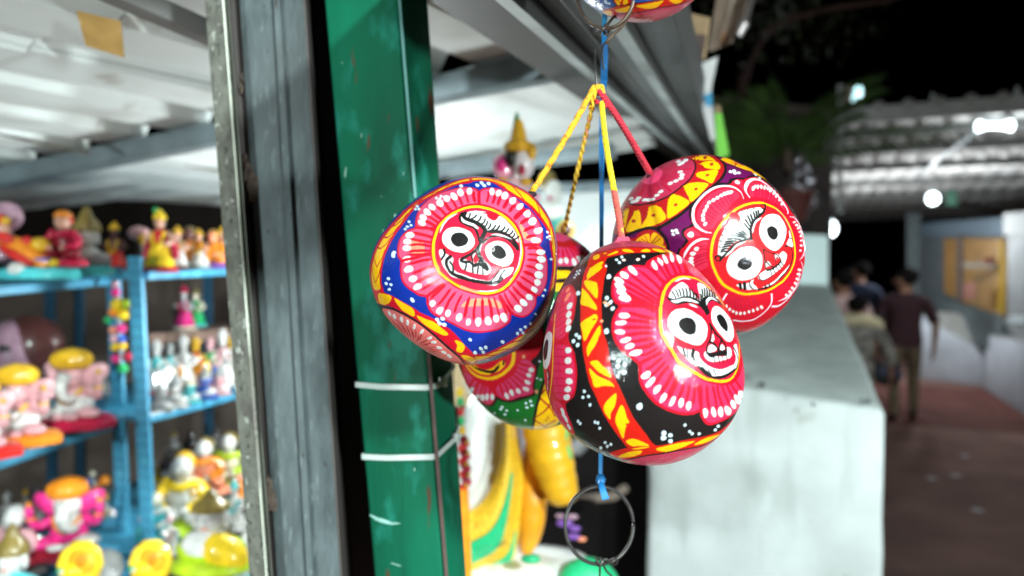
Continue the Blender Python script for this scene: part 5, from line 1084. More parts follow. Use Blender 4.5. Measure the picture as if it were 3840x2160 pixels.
P r 0.00 m 13.5,38.0 17.0,41.5 21.9,42.7 29.8,48.1 39.2,52.2 48.1,48.7 55.9,41.6 62.4,33.1 66.4,21.7 81.7,14.1 80.0,28.0 96.0,0.0 87.0,-33.0 68.0,-58.0 51.2,-64.2 31.2,-73.1 8.0,-57.1 -6.0,-46.0 -20.0,-28.0 -17.3,-7.5 -14.9,-3.8 -12.4,-0.4 -14.6,2.3 -14.6,4.5 -11.7,6.5 -9.1,8.0 -10.7,10.3 -10.9,16.0 -9.5,19.9 -4.7,26.2 -0.6,30.8 4.8,33.9 9.9,35.1
P pc 0.00 m 17.5,27.4 14.8,31.4 9.7,32.4 3.7,31.0 -1.5,27.3 -5.9,20.9 -8.0,15.0 -7.2,9.8 -3.5,5.4 1.6,6.5 6.6,15.0 12.0,21.3
P pc 0.00 m 25.4,28.4 24.7,34.3 28.6,41.0 34.4,43.9 44.4,43.8 52.5,36.7 55.5,27.6 53.6,20.7 45.8,23.3 38.7,27.4 31.6,28.8
P pc 0.00 m -2.6,-1.8 -6.8,-2.2 -10.6,-4.7 -13.2,-9.1 -14.5,-14.3 -11.1,-17.9 -2.6,-15.3 -3.0,-8.3
L r4 0.87 mt 13.6,22.1 12.8,25.7 11.1,28.9
L r4 0.93 mt 12.2,21.3 10.9,24.8 9.2,28.2
L r4 0.87 mt 10.7,20.2 8.8,23.5 7.1,27.1
L r4 0.84 mt 9.0,18.9 6.5,21.8 4.8,25.6
L r4 0.87 mt 7.4,17.5 4.7,20.4 2.4,23.9
L r4 0.75 mt 5.9,15.9 3.2,19.2 0.1,22.3
L r4 0.89 mt 4.5,14.3 1.1,16.8 -1.7,20.1
L r4 0.75 mt 3.3,12.7 -0.0,14.8 -2.9,17.6
L r4 0.98 mt 2.2,11.0 -0.8,13.0 -3.9,15.0
L r4 0.68 mt 1.4,9.3 -1.4,10.8 -4.2,12.4
L r4 0.80 mt 0.6,7.7 -1.4,9.0 -3.6,9.7
P w 0.00 m 12.1,31.1 13.2,30.7 12.8,29.4 11.6,28.4 10.3,28.7 10.7,29.9
P w 0.00 m 10.3,30.7 11.4,30.1 11.0,28.8 9.9,27.9 8.9,28.3 9.0,29.7
P w 0.00 m 8.2,29.7 9.3,29.1 8.8,27.6 7.9,27.0 6.9,27.8 7.1,29.1
P w 0.00 m 6.5,28.1 7.1,27.2 6.3,26.1 5.1,25.9 4.4,26.5 5.1,27.7
P w 0.00 m 3.6,26.5 4.3,25.8 4.0,24.6 2.9,24.1 2.2,24.9 2.6,25.9
P w 0.00 m 1.1,24.7 2.0,24.2 1.8,23.2 0.8,22.3 -0.1,22.8 0.0,24.0
P w 0.00 m -1.2,23.1 -0.4,22.5 -0.7,21.3 -1.8,20.8 -2.5,21.3 -2.2,22.3
P w 0.00 m -2.9,20.5 -1.9,20.0 -1.9,18.8 -2.6,18.1 -3.5,18.4 -3.6,19.6
P w 0.00 m -3.9,17.9 -3.0,17.7 -2.9,16.7 -3.8,15.4 -4.8,15.5 -4.8,16.7
P w 0.00 m -4.7,15.2 -3.9,14.9 -3.8,13.8 -4.7,12.8 -5.6,13.0 -5.5,14.4
P w 0.00 m -5.5,11.6 -4.8,12.5 -4.0,12.4 -3.7,11.2 -4.2,10.1 -5.1,10.5
P w 0.00 m -4.2,9.3 -3.2,9.6 -2.7,9.1 -3.0,7.9 -3.8,7.4 -4.4,8.1
L r4 1.46 mt 27.3,26.8 28.6,31.2 29.2,35.9
L r4 1.49 mt 28.9,27.0 30.6,31.9 31.6,37.4
L r4 1.20 mt 30.8,27.2 32.7,32.3 34.6,38.2
L r4 1.67 mt 32.9,27.3 35.5,32.6 38.0,38.9
L r4 1.55 mt 35.2,27.3 38.0,32.6 41.4,39.2
L r4 1.89 mt 37.4,27.1 40.0,32.4 44.7,39.0
L r4 1.70 mt 39.8,26.9 43.5,31.6 47.6,37.7
L r4 1.56 mt 42.3,26.4 46.3,30.4 49.9,35.5
L r4 1.58 mt 45.2,25.7 48.6,28.7 51.7,32.6
L r4 1.95 mt 48.3,24.7 49.9,26.9 53.1,29.0
P w 0.00 m 29.1,38.0 29.9,36.9 29.3,34.9 27.8,33.5 27.0,34.6 27.7,36.7
P w 0.00 m 31.9,40.2 31.6,38.3 30.2,36.2 29.0,35.8 29.2,37.5 30.8,39.7
P w 0.00 m 35.1,40.7 34.3,38.6 33.1,36.8 31.9,36.7 32.1,38.7 33.6,40.8
P w 0.00 m 38.1,42.3 38.2,40.4 36.9,38.1 35.7,37.6 35.3,39.2 36.5,41.4
P w 0.00 m 42.8,42.6 41.0,39.5 39.3,37.7 38.3,38.3 39.8,41.0 42.1,43.4
P w 0.00 m 46.2,42.3 45.1,39.9 42.6,38.2 42.0,39.1 42.8,41.0 45.4,42.9
P w 0.00 m 50.5,42.1 47.2,38.2 44.4,36.8 44.4,38.5 47.3,41.8 50.8,43.9
P w 0.00 m 54.1,41.2 51.2,37.8 48.4,35.2 46.9,35.6 49.2,38.6 52.9,42.0
P w 0.00 m 56.0,39.2 55.1,36.9 51.7,33.8 48.8,32.4 49.4,34.2 52.5,37.4
P w 0.00 m 57.4,34.6 56.2,32.6 52.6,29.9 51.0,29.8 51.5,31.4 55.3,34.3
P w 0.00 m 57.4,28.8 53.8,26.3 51.9,26.0 52.1,27.4 55.3,29.7 58.6,30.7
L r4 0.68 mt -2.6,-3.7 -4.6,-3.8 -6.6,-3.9
L r4 0.72 mt -2.4,-5.6 -5.6,-5.6 -8.6,-6.3
L r4 0.93 mt -2.1,-7.3 -6.0,-8.5 -10.1,-8.8
L r4 0.94 mt -1.8,-8.8 -6.2,-9.6 -10.5,-11.1
L r4 0.90 mt -1.4,-10.2 -6.0,-11.3 -10.4,-13.1
L r4 0.87 mt -0.9,-11.7 -5.5,-13.1 -9.9,-15.2
P w 0.00 m -9.4,-5.0 -8.6,-4.1 -7.2,-4.2 -6.9,-5.1 -7.5,-6.2 -8.9,-6.0
P w 0.00 m -11.3,-6.8 -9.8,-6.5 -8.6,-7.3 -9.2,-8.3 -10.3,-8.7 -11.7,-7.8
P w 0.00 m -12.2,-10.5 -11.7,-9.4 -10.5,-9.2 -9.7,-9.9 -10.2,-11.0 -11.4,-11.2
P w 0.00 m -12.7,-11.7 -11.3,-11.1 -9.9,-11.6 -9.9,-12.6 -11.0,-13.3 -12.4,-12.8
P w 0.00 m -11.7,-13.7 -10.6,-13.2 -9.6,-13.6 -9.6,-14.9 -10.5,-15.5 -11.8,-14.9
L l 1.37 mt 19.7,25.8 18.5,30.6 14.5,33.8 9.3,34.5 3.3,33.4 -1.5,30.2 -6.5,24.6 -9.5,19.4 -10.2,14.1 -9.1,9.4 -6.5,6.1 -3.1,3.9 1.0,3.1
L l 2.43 mt 24.1,27.3 22.0,31.8 22.9,36.8 26.5,42.5 32.4,46.9 41.0,48.2 49.4,42.1 54.6,33.1 57.9,25.9 58.0,20.7 54.2,17.7
L l 1.27 mt -1.6,-0.2 -5.6,-0.1 -9.0,-1.3 -11.9,-3.8 -14.4,-7.7 -15.3,-10.4
L l 1.66 mt 58.5,16.8 67.5,16.9 76.0,11.5 83.1,3.2 78.2,-7.0 70.2,-13.3 63.0,-16.1
L r4 0.98 mt 52.4,7.6 57.4,8.9 63.2,11.3
L r4 1.06 mt 53.5,5.7 58.4,7.5 65.2,9.0
L r4 1.08 mt 54.3,3.6 59.7,4.6 66.6,6.3
L r4 0.92 mt 55.1,1.3 60.3,2.5 67.5,3.2
L r4 1.10 mt 55.5,-1.2 60.6,-0.4 67.3,-0.2
L r4 0.97 mt 55.7,-3.9 60.4,-3.6 66.2,-3.8
L r4 0.71 mt 55.6,-6.9 59.6,-6.9 64.4,-7.4
P w 0.00 m 67.0,13.5 64.6,12.4 61.5,11.8 60.6,12.2 63.0,13.3 65.5,13.9
P w 0.00 m 68.7,10.6 65.4,9.7 63.2,9.8 63.9,10.8 66.5,11.6 69.8,11.7
P w 0.00 m 71.8,8.6 68.4,7.5 65.5,7.2 64.8,7.8 66.5,8.6 69.9,9.1
P w 0.00 m 72.7,5.4 69.7,4.5 67.0,4.4 66.1,5.0 68.7,5.8 72.3,6.0
P w 0.00 m 71.7,1.3 68.5,1.0 66.6,1.3 67.6,2.0 70.9,2.4 73.2,2.0
P w 0.00 m 72.2,-2.1 68.4,-2.5 65.9,-2.2 66.6,-1.5 69.3,-1.1 72.3,-1.5
P w 0.00 m 69.3,-6.2 66.8,-6.4 64.8,-5.9 64.6,-5.2 67.1,-4.9 70.0,-5.4
P w 0.00 m 67.2,-9.5 66.1,-9.9 63.6,-9.8 62.2,-9.3 63.3,-8.7 66.1,-8.8
L r4 1.24 mt 54.0,-21.2 58.0,-22.6 62.1,-24.9
L r4 1.24 mt 52.1,-23.3 56.5,-25.2 61.2,-28.3
L r4 1.01 mt 50.0,-25.3 54.1,-28.2 59.9,-31.6
L r4 1.15 mt 47.7,-27.1 51.7,-30.6 57.8,-34.6
L r4 1.17 mt 45.4,-28.6 49.1,-32.7 55.3,-37.3
L r4 1.08 mt 43.1,-29.9 47.0,-34.1 52.4,-39.2
P w 0.00 m 68.0,-25.7 64.2,-24.9 60.5,-23.2 61.1,-22.4 64.5,-23.1 67.9,-24.8
P w 0.00 m 65.3,-28.8 61.1,-27.2 59.7,-25.8 61.6,-25.8 65.3,-27.1 67.9,-29.1
P w 0.00 m 65.3,-33.3 60.7,-31.0 58.9,-29.4 60.2,-29.0 64.0,-30.6 66.5,-32.9
P w 0.00 m 63.9,-36.6 60.3,-35.0 58.0,-33.0 57.7,-31.9 60.6,-32.9 63.3,-35.1
P w 0.00 m 60.4,-39.7 56.9,-37.7 54.8,-35.4 55.6,-34.8 59.0,-36.8 62.4,-39.8
P w 0.00 m 55.9,-41.2 53.1,-38.7 52.7,-37.2 54.4,-37.6 57.7,-40.3 58.0,-42.0
P w 0.00 m 53.8,-43.7 51.4,-41.8 49.4,-39.5 50.1,-38.8 52.5,-40.4 54.7,-43.0
L l 1.93 mt 65.7,-18.1 73.2,-26.4 70.5,-34.5 62.0,-40.2 52.5,-42.6 44.3,-42.5
L r4 1.01 mt 22.8,-31.0 25.3,-36.7 28.8,-42.9
L r4 0.96 mt 21.1,-31.6 23.9,-37.1 26.1,-43.6
L r4 1.10 mt 19.3,-32.1 21.0,-37.9 23.6,-44.3
L r4 0.90 mt 17.5,-32.4 18.8,-38.3 21.1,-44.9
L r4 1.08 mt 15.8,-32.6 16.7,-38.6 18.5,-45.2
L r4 0.92 mt 14.1,-32.7 15.0,-38.4 16.0,-44.8
L r4 0.82 mt 12.6,-32.7 13.3,-38.0 13.7,-43.7
L r4 0.71 mt 11.2,-32.7 11.2,-37.2 11.6,-42.0
L r4 0.75 mt 9.6,-32.5 9.3,-36.1 9.5,-40.1
P w 0.00 m 30.8,-44.8 29.6,-43.3 29.4,-42.1 30.2,-42.0 31.5,-43.2 31.8,-44.8
P w 0.00 m 28.0,-45.5 27.0,-44.1 27.0,-42.9 27.7,-42.7 28.7,-44.0 28.8,-45.2
P w 0.00 m 25.0,-46.0 24.4,-44.6 24.5,-43.7 25.3,-43.8 26.0,-45.1 25.9,-46.2
P w 0.00 m 22.3,-46.5 21.7,-45.3 22.0,-44.3 22.9,-44.6 23.5,-45.8 23.3,-46.7
P w 0.00 m 20.1,-47.4 19.4,-46.5 19.3,-45.3 19.9,-44.8 20.6,-45.6 20.9,-46.9
P w 0.00 m 17.4,-47.4 16.6,-46.2 16.8,-44.8 17.6,-44.8 18.4,-45.8 18.0,-47.0
P w 0.00 m 15.0,-46.6 14.2,-45.9 14.2,-44.4 14.6,-43.9 15.4,-44.6 15.5,-46.1
P w 0.00 m 12.2,-44.3 11.8,-43.4 12.4,-42.7 13.3,-43.0 13.6,-44.0 12.9,-44.8
P w 0.00 m 10.1,-42.9 9.7,-41.7 10.2,-40.7 11.0,-41.0 11.5,-42.2 10.8,-42.9
P w 0.00 m 8.2,-40.8 7.8,-39.9 8.1,-38.5 8.7,-38.4 9.2,-39.5 9.0,-40.8
L l 1.07 m 36.6,-35.0 37.5,-42.5 34.1,-48.3 27.2,-53.5 19.7,-53.5 13.7,-51.4
L l 1.07 m 8.3,-31.6 6.2,-35.5
L l 1.57 m 39.4,-45.5 47.6,-47.3 57.4,-43.7 64.6,-33.7 64.6,-26.9
P pc 0.00 m -14.8,4.0 -11.7,6.6 -8.2,4.9 -5.6,2.1 -9.4,1.7 -12.4,-0.0
P w 0.00 m -9.7,2.3 -10.7,1.4 -12.6,1.9 -13.0,3.2 -11.6,4.4 -10.0,3.9
P pc 0.00 m 13.4,38.5 17.0,41.6 20.7,41.5 20.3,36.3 20.6,32.2 17.4,35.8 14.2,36.7
P w 0.00 m 18.3,37.8 16.4,37.4 15.4,38.5 15.8,40.2 17.5,40.9 18.9,39.5
P r 0.00 m 18.3,23.5 26.4,26.8 35.5,28.4 41.7,27.2 48.3,25.0 54.8,20.7 58.5,15.5 61.3,8.7 62.8,1.4 62.7,-6.9 61.8,-15.5 57.9,-22.9 52.0,-28.5 44.9,-32.5 34.5,-35.2 24.9,-35.6 17.1,-34.8 8.7,-30.8 3.4,-25.7 0.0,-19.6 -2.1,-12.9 -2.4,-6.9 -1.2,0.1 1.3,5.8 5.3,12.2 11.0,18.2
P r5 0.00 m 18.6,20.5 25.8,23.2 33.6,24.3 38.8,23.0 44.2,21.0 49.5,17.1 52.7,12.6 55.2,6.8 56.6,0.5 56.7,-6.6 56.0,-14.1 52.8,-20.6 48.0,-25.6 42.1,-29.4 33.1,-32.0 24.5,-32.6 17.5,-31.9 10.0,-28.4 5.1,-23.8 2.0,-18.3 0.1,-12.3 -0.2,-6.7 0.9,-0.5 3.2,4.7 6.9,10.5 12.0,15.9
L y 1.36 m 33.6,24.3 38.8,23.0 44.2,21.0 49.5,17.1 52.7,12.6 55.2,6.8 56.6,0.5 56.7,-6.6 56.0,-14.1 52.8,-20.6 48.0,-25.6 42.1,-29.4 33.1,-32.0 24.5,-32.6 17.5,-31.9 10.0,-28.4 5.1,-23.8 2.0,-18.3 0.1,-12.3 -0.2,-6.7 0.9,-0.5 3.2,4.7 6.9,10.5 12.0,15.9 18.6,20.5 25.8,23.2 33.6,24.3
L o 0.87 m 44.1,20.6 50.0,16.3 53.3,9.9 55.3,4.7
P w 0.00 m 3.5,-9.6 3.7,-4.5 4.7,0.3 7.2,5.9 10.2,11.0 11.9,12.3 13.5,11.9 15.9,15.6 19.2,17.6 25.2,19.5 31.1,20.4 33.0,18.7 29.5,14.4 25.2,11.4 22.5,7.7 21.7,3.4 19.8,0.4 15.5,-0.5 11.4,-2.7 8.6,-5.4 7.4,-8.5 5.5,-9.6
P r5 0.00 m 9.6,13.8 12.1,16.2 15.0,15.2 16.7,12.4 15.6,9.7 13.0,9.0 10.6,10.9
L k 1.03 mt 19.8,0.4 14.5,1.4 9.5,1.9
L k 1.03 mt 19.6,0.8 15.1,2.5 10.8,3.6
L k 1.04 mt 20.0,1.2 16.4,3.3 12.9,4.9
L k 1.05 mt 20.5,1.7 18.0,3.8 15.4,5.5
L k 1.09 mt 21.8,4.7 19.9,7.4 17.9,9.7
L k 1.12 mt 22.0,6.8 20.5,9.9 19.0,12.4
L k 1.15 mt 22.9,8.4 21.9,11.9 20.9,14.9
L k 1.18 mt 24.1,10.2 23.5,13.3 22.8,15.9
L k 1.21 mt 25.6,11.8 25.3,14.9 25.0,17.5
L k 1.24 mt 27.0,12.8 26.9,15.9 26.8,18.4
L k 1.27 mt 28.5,14.0 28.5,16.7 28.4,18.8
L k 1.01 mt 17.2,-0.4 12.3,0.0 7.5,-0.0
L k 1.00 mt 14.3,-1.3 10.4,-1.3 6.5,-1.8
L k 0.99 mt 12.7,-2.5 9.3,-2.6 6.0,-3.2
L k 0.98 mt 11.1,-3.7 8.1,-4.0 5.2,-4.7
L k 0.97 mt 9.6,-5.2 7.2,-5.4 4.8,-6.2
L k 0.97 mt 8.7,-6.8 6.5,-6.8 4.4,-7.3
L k 0.47 m 19.3,18.4 19.9,17.8
L k 0.48 m 21.2,18.7 21.8,18.2
L k 0.51 m 25.2,19.7 25.9,19.1
L k 0.45 m 17.4,17.3 18.0,16.8
L k 0.41 m 9.3,8.9 9.8,8.3
L k 0.40 m 7.4,5.7 7.9,5.2
L k 0.39 m 5.7,2.3 6.3,1.8
L k 0.39 m 4.7,-0.9 5.3,-1.4
L k 0.39 m 4.1,-4.1 4.7,-4.6
L k 1.68 m 35.0,22.8 32.8,17.7 27.3,13.3 23.6,9.5 22.0,5.1 22.2,0.2
L k 1.28 m 22.2,0.2 18.0,-0.4 13.4,-2.7 10.2,-5.5 7.4,-8.5 4.3,-11.6
L w 1.00 mt 30.4,13.3 26.1,10.7 24.0,6.8 23.2,3.8
L w 0.88 mt 7.4,-9.4 10.1,-7.1 13.8,-3.4 18.6,-1.3
P k 0.00 m 35.9,21.5 34.0,19.3 31.6,19.4 30.6,21.1 32.2,23.0 34.9,23.4
P r5 0.00 m 33.9,20.7 32.3,20.1 31.5,20.8 32.0,21.9 33.4,22.4 34.3,21.8
P k 0.00 m 5.9,-10.6 4.6,-12.3 2.4,-11.9 1.3,-10.0 2.9,-8.5 5.1,-9.0
P r5 0.00 m 3.8,-11.5 3.0,-11.3 2.3,-10.7 2.9,-9.7 3.8,-9.7 4.2,-10.6
P w 0.00 m 5.4,-8.1 5.2,-8.4 4.9,-8.4 4.7,-8.0 4.9,-7.8 5.3,-7.8
P w 0.00 m 6.3,-7.7 6.1,-8.0 5.8,-7.9 5.6,-7.7 5.8,-7.4 6.1,-7.4
P w 0.00 m 5.7,-9.1 5.4,-9.2 5.2,-9.0 5.2,-8.6 5.5,-8.5 5.8,-8.8
P w 0.00 m 27.7,4.7 28.4,7.8 30.7,12.1 35.1,15.3 40.2,16.4 45.2,15.5 48.3,11.7 49.8,6.6 47.6,0.6 44.2,-4.1 39.7,-7.0 36.4,-6.9 32.4,-4.9 29.2,-1.0 27.8,2.1
P k 0.00 m 32.9,5.2 34.8,7.5 37.7,8.1 40.9,6.3 41.5,3.0 39.9,0.2 37.0,-0.6 34.0,1.1
P w 0.00 m 7.9,-14.9 8.6,-11.3 10.9,-8.2 14.6,-5.6 18.7,-4.3 23.1,-4.6 26.6,-6.8 28.3,-10.3 28.5,-14.5 27.4,-18.6 24.8,-21.8 20.5,-23.3 15.5,-23.5 11.0,-21.2 8.6,-18.2
P k 0.00 m 13.7,-13.9 14.9,-11.6 17.8,-9.9 20.7,-10.7 22.4,-13.2 21.6,-16.0 18.6,-17.5 15.8,-16.9 14.1,-15.6
P w 0.00 m 26.4,-22.0 30.7,-18.7 35.7,-18.6 40.6,-16.0 42.3,-14.0 41.3,-10.3 44.1,-8.3 47.5,-10.5 46.2,-14.8 43.0,-18.4 36.3,-22.0 31.9,-24.5 27.6,-24.4
P r5 0.00 m 30.6,-7.0 36.3,-9.0 38.3,-12.7 38.3,-16.7 35.1,-17.0 32.1,-13.9 30.7,-10.8
P w 0.00 m 31.1,-14.3 32.6,-13.5 35.1,-16.4 33.1,-16.6 32.1,-18.2 30.7,-17.6
P r5 0.00 m 34.2,-18.1 33.2,-19.0 31.9,-18.4 31.6,-17.2 32.3,-16.3 33.7,-16.8
P w 0.00 m 40.4,-12.4 38.8,-12.9 37.7,-11.4 38.0,-9.7 39.7,-9.3 41.1,-10.6
P r5 0.00 m 40.5,-12.3 39.9,-13.2 39.0,-12.9 38.4,-12.0 39.0,-11.2 40.0,-11.3
L k 1.02 m 29.4,-6.5 30.2,-11.6 30.5,-16.3 32.1,-18.9
L k 0.79 m 29.2,-5.9 33.2,-8.1 38.5,-9.3 41.7,-12.1 42.2,-14.4
L k 0.87 m 31.2,-13.5 34.6,-16.5 38.3,-17.1
L k 0.71 m 36.8,-9.5 38.3,-13.6 38.3,-17.1
L k 1.16 m 32.1,-18.7 36.2,-18.0 40.6,-15.6 42.3,-14.0
L k 0.76 m 33.9,-18.9 35.6,-22.3
L k 0.77 m 36.2,-18.0 38.0,-21.2
L k 0.77 m 38.3,-16.9 40.5,-19.7
L k 0.77 m 40.3,-15.5 42.7,-18.6
L k 0.78 m 41.8,-14.1 44.3,-17.0
L k 0.72 m 26.8,-22.0 27.6,-24.1 30.5,-24.9 35.3,-22.8
P w 0.00 m 13.7,-26.5 15.6,-25.9 18.0,-25.9 21.4,-25.4 22.2,-27.7 24.3,-29.6 20.8,-29.6 16.5,-28.2
L k 1.41 m 15.5,-25.5 16.3,-28.6
L k 1.61 m 18.0,-25.3 18.6,-28.8
L k 1.16 m 21.4,-24.5 21.5,-26.7 23.4,-29.1 28.0,-30.3 33.8,-29.4 41.7,-25.9 48.3,-20.9 52.3,-16.0 53.3,-10.3 52.5,-6.4 49.6,-4.7 46.7,-5.2
L w 1.60 mt 23.5,-23.8 22.1,-25.6 23.8,-28.3 26.4,-30.1
L w 1.16 mt 29.8,-29.2 36.8,-27.5 43.2,-23.4 50.2,-17.7
L k 0.96 m 31.2,-28.2 32.1,-30.2
L k 0.96 m 33.6,-27.6 34.6,-29.7
P w 0.00 m 52.7,5.6 53.8,2.6 54.2,-1.5 54.7,-5.5 51.7,-5.4 48.2,-3.8 50.1,-1.4 52.1,1.5
L k 0.82 m 49.8,0.6 54.3,-0.3
P w 0.00 - -20.8,4.5 -21.9,4.5 -22.5,5.2 -22.3,6.0 -21.3,5.9 -20.6,5.3
P w 0.00 - -18.4,5.0 -19.4,4.7 -20.4,5.2 -20.4,6.1 -19.5,6.4 -18.7,5.9
P w 0.00 - -20.3,2.4 -21.5,2.7 -22.0,3.4 -21.5,4.0 -20.5,3.8 -20.1,3.1
P w 0.00 - -18.0,3.6 -18.9,3.4 -19.7,4.0 -19.7,4.8 -18.8,5.0 -18.0,4.4
P w 0.00 - 14.0,48.0 12.5,48.1 12.3,49.5 13.2,51.0 14.8,50.8 15.0,49.3
P w 0.00 - 17.8,50.8 16.8,49.7 15.3,49.9 15.2,51.7 16.4,53.2 17.9,52.8
P w 0.00 - 18.0,48.0 16.9,46.9 15.6,47.3 15.3,48.6 16.7,50.0 18.0,49.7
P w 0.00 - 20.5,48.8 19.2,48.2 18.3,49.4 19.0,51.0 20.4,51.8 21.4,50.6
P w2 0.00 - 37.8,54.5 36.3,53.9 35.4,54.7 36.5,56.8 38.2,57.8 38.9,56.5
P w2 0.00 - 39.7,50.7 38.8,51.3 39.0,53.0 40.6,54.3 42.4,54.4 41.5,52.1""",
 'green': """
P k2 0.00 - -37.3,-58.2 -29.5,-53.4 -25.3,-46.3 -22.0,-46.5 -15.5,-46.0 -6.5,-42.1 0.2,-38.5 -0.1,-32.6 1.5,-24.8 2.6,-20.3 4.7,-14.8 6.1,-2.3 -2.4,8.3 -30.2,13.1 -67.3,1.8 -75.1,-34.3 -65.8,-50.0 -57.2,-59.9 -45.2,-61.1
P r 0.00 - -62.9,-31.5 -66.3,-49.6 -58.2,-58.9 -43.3,-57.2 -35.9,-55.8 -29.0,-49.5 -26.3,-43.5 -21.0,-44.8 -15.3,-44.2 -9.1,-40.7 -1.3,-37.8 -1.5,-32.7 0.1,-25.2 0.2,-21.4 -2.5,-18.1 1.8,-12.9 4.7,-2.3 -4.2,6.6 -30.1,11.1 -60.1,1.7
P pd 0.00 - -59.3,-37.3 -54.3,-46.9 -46.2,-53.0 -36.0,-54.1 -29.3,-48.2 -27.4,-42.3 -32.0,-37.7 -41.0,-36.5 -50.6,-33.4
P pd 0.00 - -24.5,-35.9 -24.6,-41.0 -20.4,-43.9 -15.3,-43.6 -9.1,-40.3 -1.8,-37.3 -2.0,-32.2 -0.5,-25.2 -0.5,-21.4 -2.8,-18.4 -6.0,-17.2 -9.7,-19.0 -11.7,-24.4 -17.8,-30.5
L r 2.47 t -43.5,-34.1 -48.1,-39.5 -56.1,-47.9
L r 2.31 t -38.6,-34.5 -43.0,-41.2 -48.6,-50.5
L r 2.10 t -35.1,-34.3 -37.8,-41.3 -42.0,-50.4
L r 1.55 t -32.5,-34.0 -34.2,-40.2 -36.2,-47.4
L r 1.93 t -29.9,-33.4 -30.0,-38.9 -31.3,-45.2
L r 1.38 t -27.2,-32.7 -26.9,-38.1 -26.8,-44.0
P w 0.00 - -59.6,-57.5 -61.0,-56.1 -53.2,-47.6 -48.0,-44.9 -49.0,-47.9 -55.1,-54.6
P w 0.00 - -54.9,-62.3 -48.3,-53.3 -44.1,-49.4 -41.9,-49.2 -44.3,-53.3 -52.5,-62.5
P w 0.00 - -42.4,-54.8 -42.4,-51.6 -39.8,-47.4 -36.9,-46.1 -36.4,-48.5 -38.6,-52.5
P w 0.00 - -35.6,-50.3 -36.0,-47.6 -34.5,-44.3 -32.2,-43.4 -32.1,-45.9 -33.5,-48.9
P w 0.00 - -30.4,-47.9 -30.8,-45.6 -29.8,-43.0 -27.8,-42.6 -27.4,-44.8 -28.7,-47.4
L r 1.73 t -23.2,-31.0 -21.5,-36.6 -19.8,-42.6
L r 1.38 t -20.9,-29.7 -18.4,-34.4 -16.3,-39.6
L r 1.26 t -18.7,-28.1 -15.9,-32.9 -12.5,-37.3
L r 1.30 t -16.7,-26.3 -12.6,-31.0 -8.1,-35.5
L r 1.39 t -15.1,-24.6 -10.4,-28.7 -5.5,-32.4
L r 1.09 t -13.8,-22.6 -9.2,-25.4 -4.6,-28.1
L r 1.05 t -12.6,-20.5 -8.0,-22.6 -3.3,-24.4
L r 1.46 t -11.9,-18.6 -6.7,-20.0 -1.7,-21.4
P w 0.00 - -16.6,-43.4 -18.3,-43.4 -19.3,-41.2 -18.8,-39.5 -17.3,-39.6 -16.3,-41.5
P w 0.00 - -14.4,-40.5 -15.7,-38.7 -15.6,-36.9 -13.9,-36.7 -13.0,-38.7 -13.2,-40.4
P w 0.00 - -9.4,-38.6 -10.9,-38.0 -11.6,-36.2 -10.8,-35.0 -9.3,-35.7 -8.6,-37.5
P w 0.00 - -4.9,-36.6 -6.7,-35.9 -7.5,-34.3 -6.4,-33.6 -4.3,-34.2 -3.7,-35.9
P w 0.00 - -3.9,-32.1 -5.9,-31.3 -6.6,-29.6 -5.6,-29.0 -3.7,-29.8 -2.8,-31.4
P w 0.00 - -2.3,-26.9 -3.5,-27.5 -5.1,-26.8 -5.2,-25.5 -4.0,-24.9 -2.6,-25.6
P w 0.00 - -0.7,-24.0 -2.5,-24.5 -3.7,-23.5 -3.3,-22.1 -1.9,-21.7 -0.6,-22.7
P r 0.00 - -11.9,-15.0 -12.7,-19.1 -16.3,-24.3 -21.4,-28.9 -28.9,-32.3 -36.8,-33.3 -47.0,-32.3 -56.8,-29.0 -55.9,-17.5 -40.2,-2.7 -21.1,-0.6 -12.6,-7.7
L y 2.07 - -54.5,-24.7 -45.9,-30.4 -36.6,-31.8 -28.7,-31.1 -21.8,-28.1 -16.7,-23.6 -13.5,-18.8 -12.4,-13.2
L y 1.96 - -48.5,-24.8 -40.7,-27.7 -34.0,-28.3 -29.4,-27.6
P y 0.00 - -44.0,-23.8 -35.8,-25.4 -30.6,-25.3 -25.8,-23.0 -20.5,-18.5 -18.2,-20.2 -21.6,-24.5 -27.9,-27.4 -36.1,-28.1
L k 1.69 t -45.5,-24.8 -35.9,-26.3 -27.4,-26.3 -23.4,-23.5 -21.8,-20.6
L k 1.00 - -18.9,-18.4 -19.4,-20.7
P y 0.00 - 6.0,-29.6 3.5,-38.6 1.3,-50.1 -2.0,-82.2 14.6,-82.2 18.1,-52.8 14.7,-37.0
L r2 1.23 - -1.2,-59.1 5.3,-52.5 9.9,-45.7
L r2 1.23 - 2.7,-41.3 8.8,-48.0 13.7,-58.5
L r2 1.26 - -1.2,-60.2 5.5,-69.3 10.5,-83.0
L r2 1.53 - 14.2,-63.3 6.1,-71.7
L r2 1.14 - 2.7,-39.5 6.1,-35.7
P r2 0.00 - 9.2,-59.1 8.8,-59.9 8.0,-59.2 7.8,-58.1 8.3,-57.5 8.9,-57.9
P r2 0.00 - 7.8,-62.3 7.3,-62.5 6.7,-61.4 6.9,-60.3 7.4,-60.2 8.0,-61.1
L k 1.57 - 6.3,-28.0 2.9,-38.6 0.5,-50.0 -3.3,-83.6
P w2 0.00 - -21.7,-52.4 -22.8,-52.8 -23.4,-52.0 -22.7,-50.6 -21.7,-50.3 -21.1,-51.1
P w2 0.00 - -23.0,-55.0 -24.2,-55.6 -24.7,-54.5 -24.2,-53.3 -23.2,-52.6 -22.5,-53.5
P w2 0.00 - -18.8,-55.0 -19.9,-55.1 -20.1,-53.9 -19.3,-52.7 -18.4,-52.9 -18.1,-54.0
P w2 0.00 - -20.3,-59.4 -21.4,-60.4 -22.2,-59.8 -21.9,-58.0 -20.9,-57.3 -19.9,-57.6
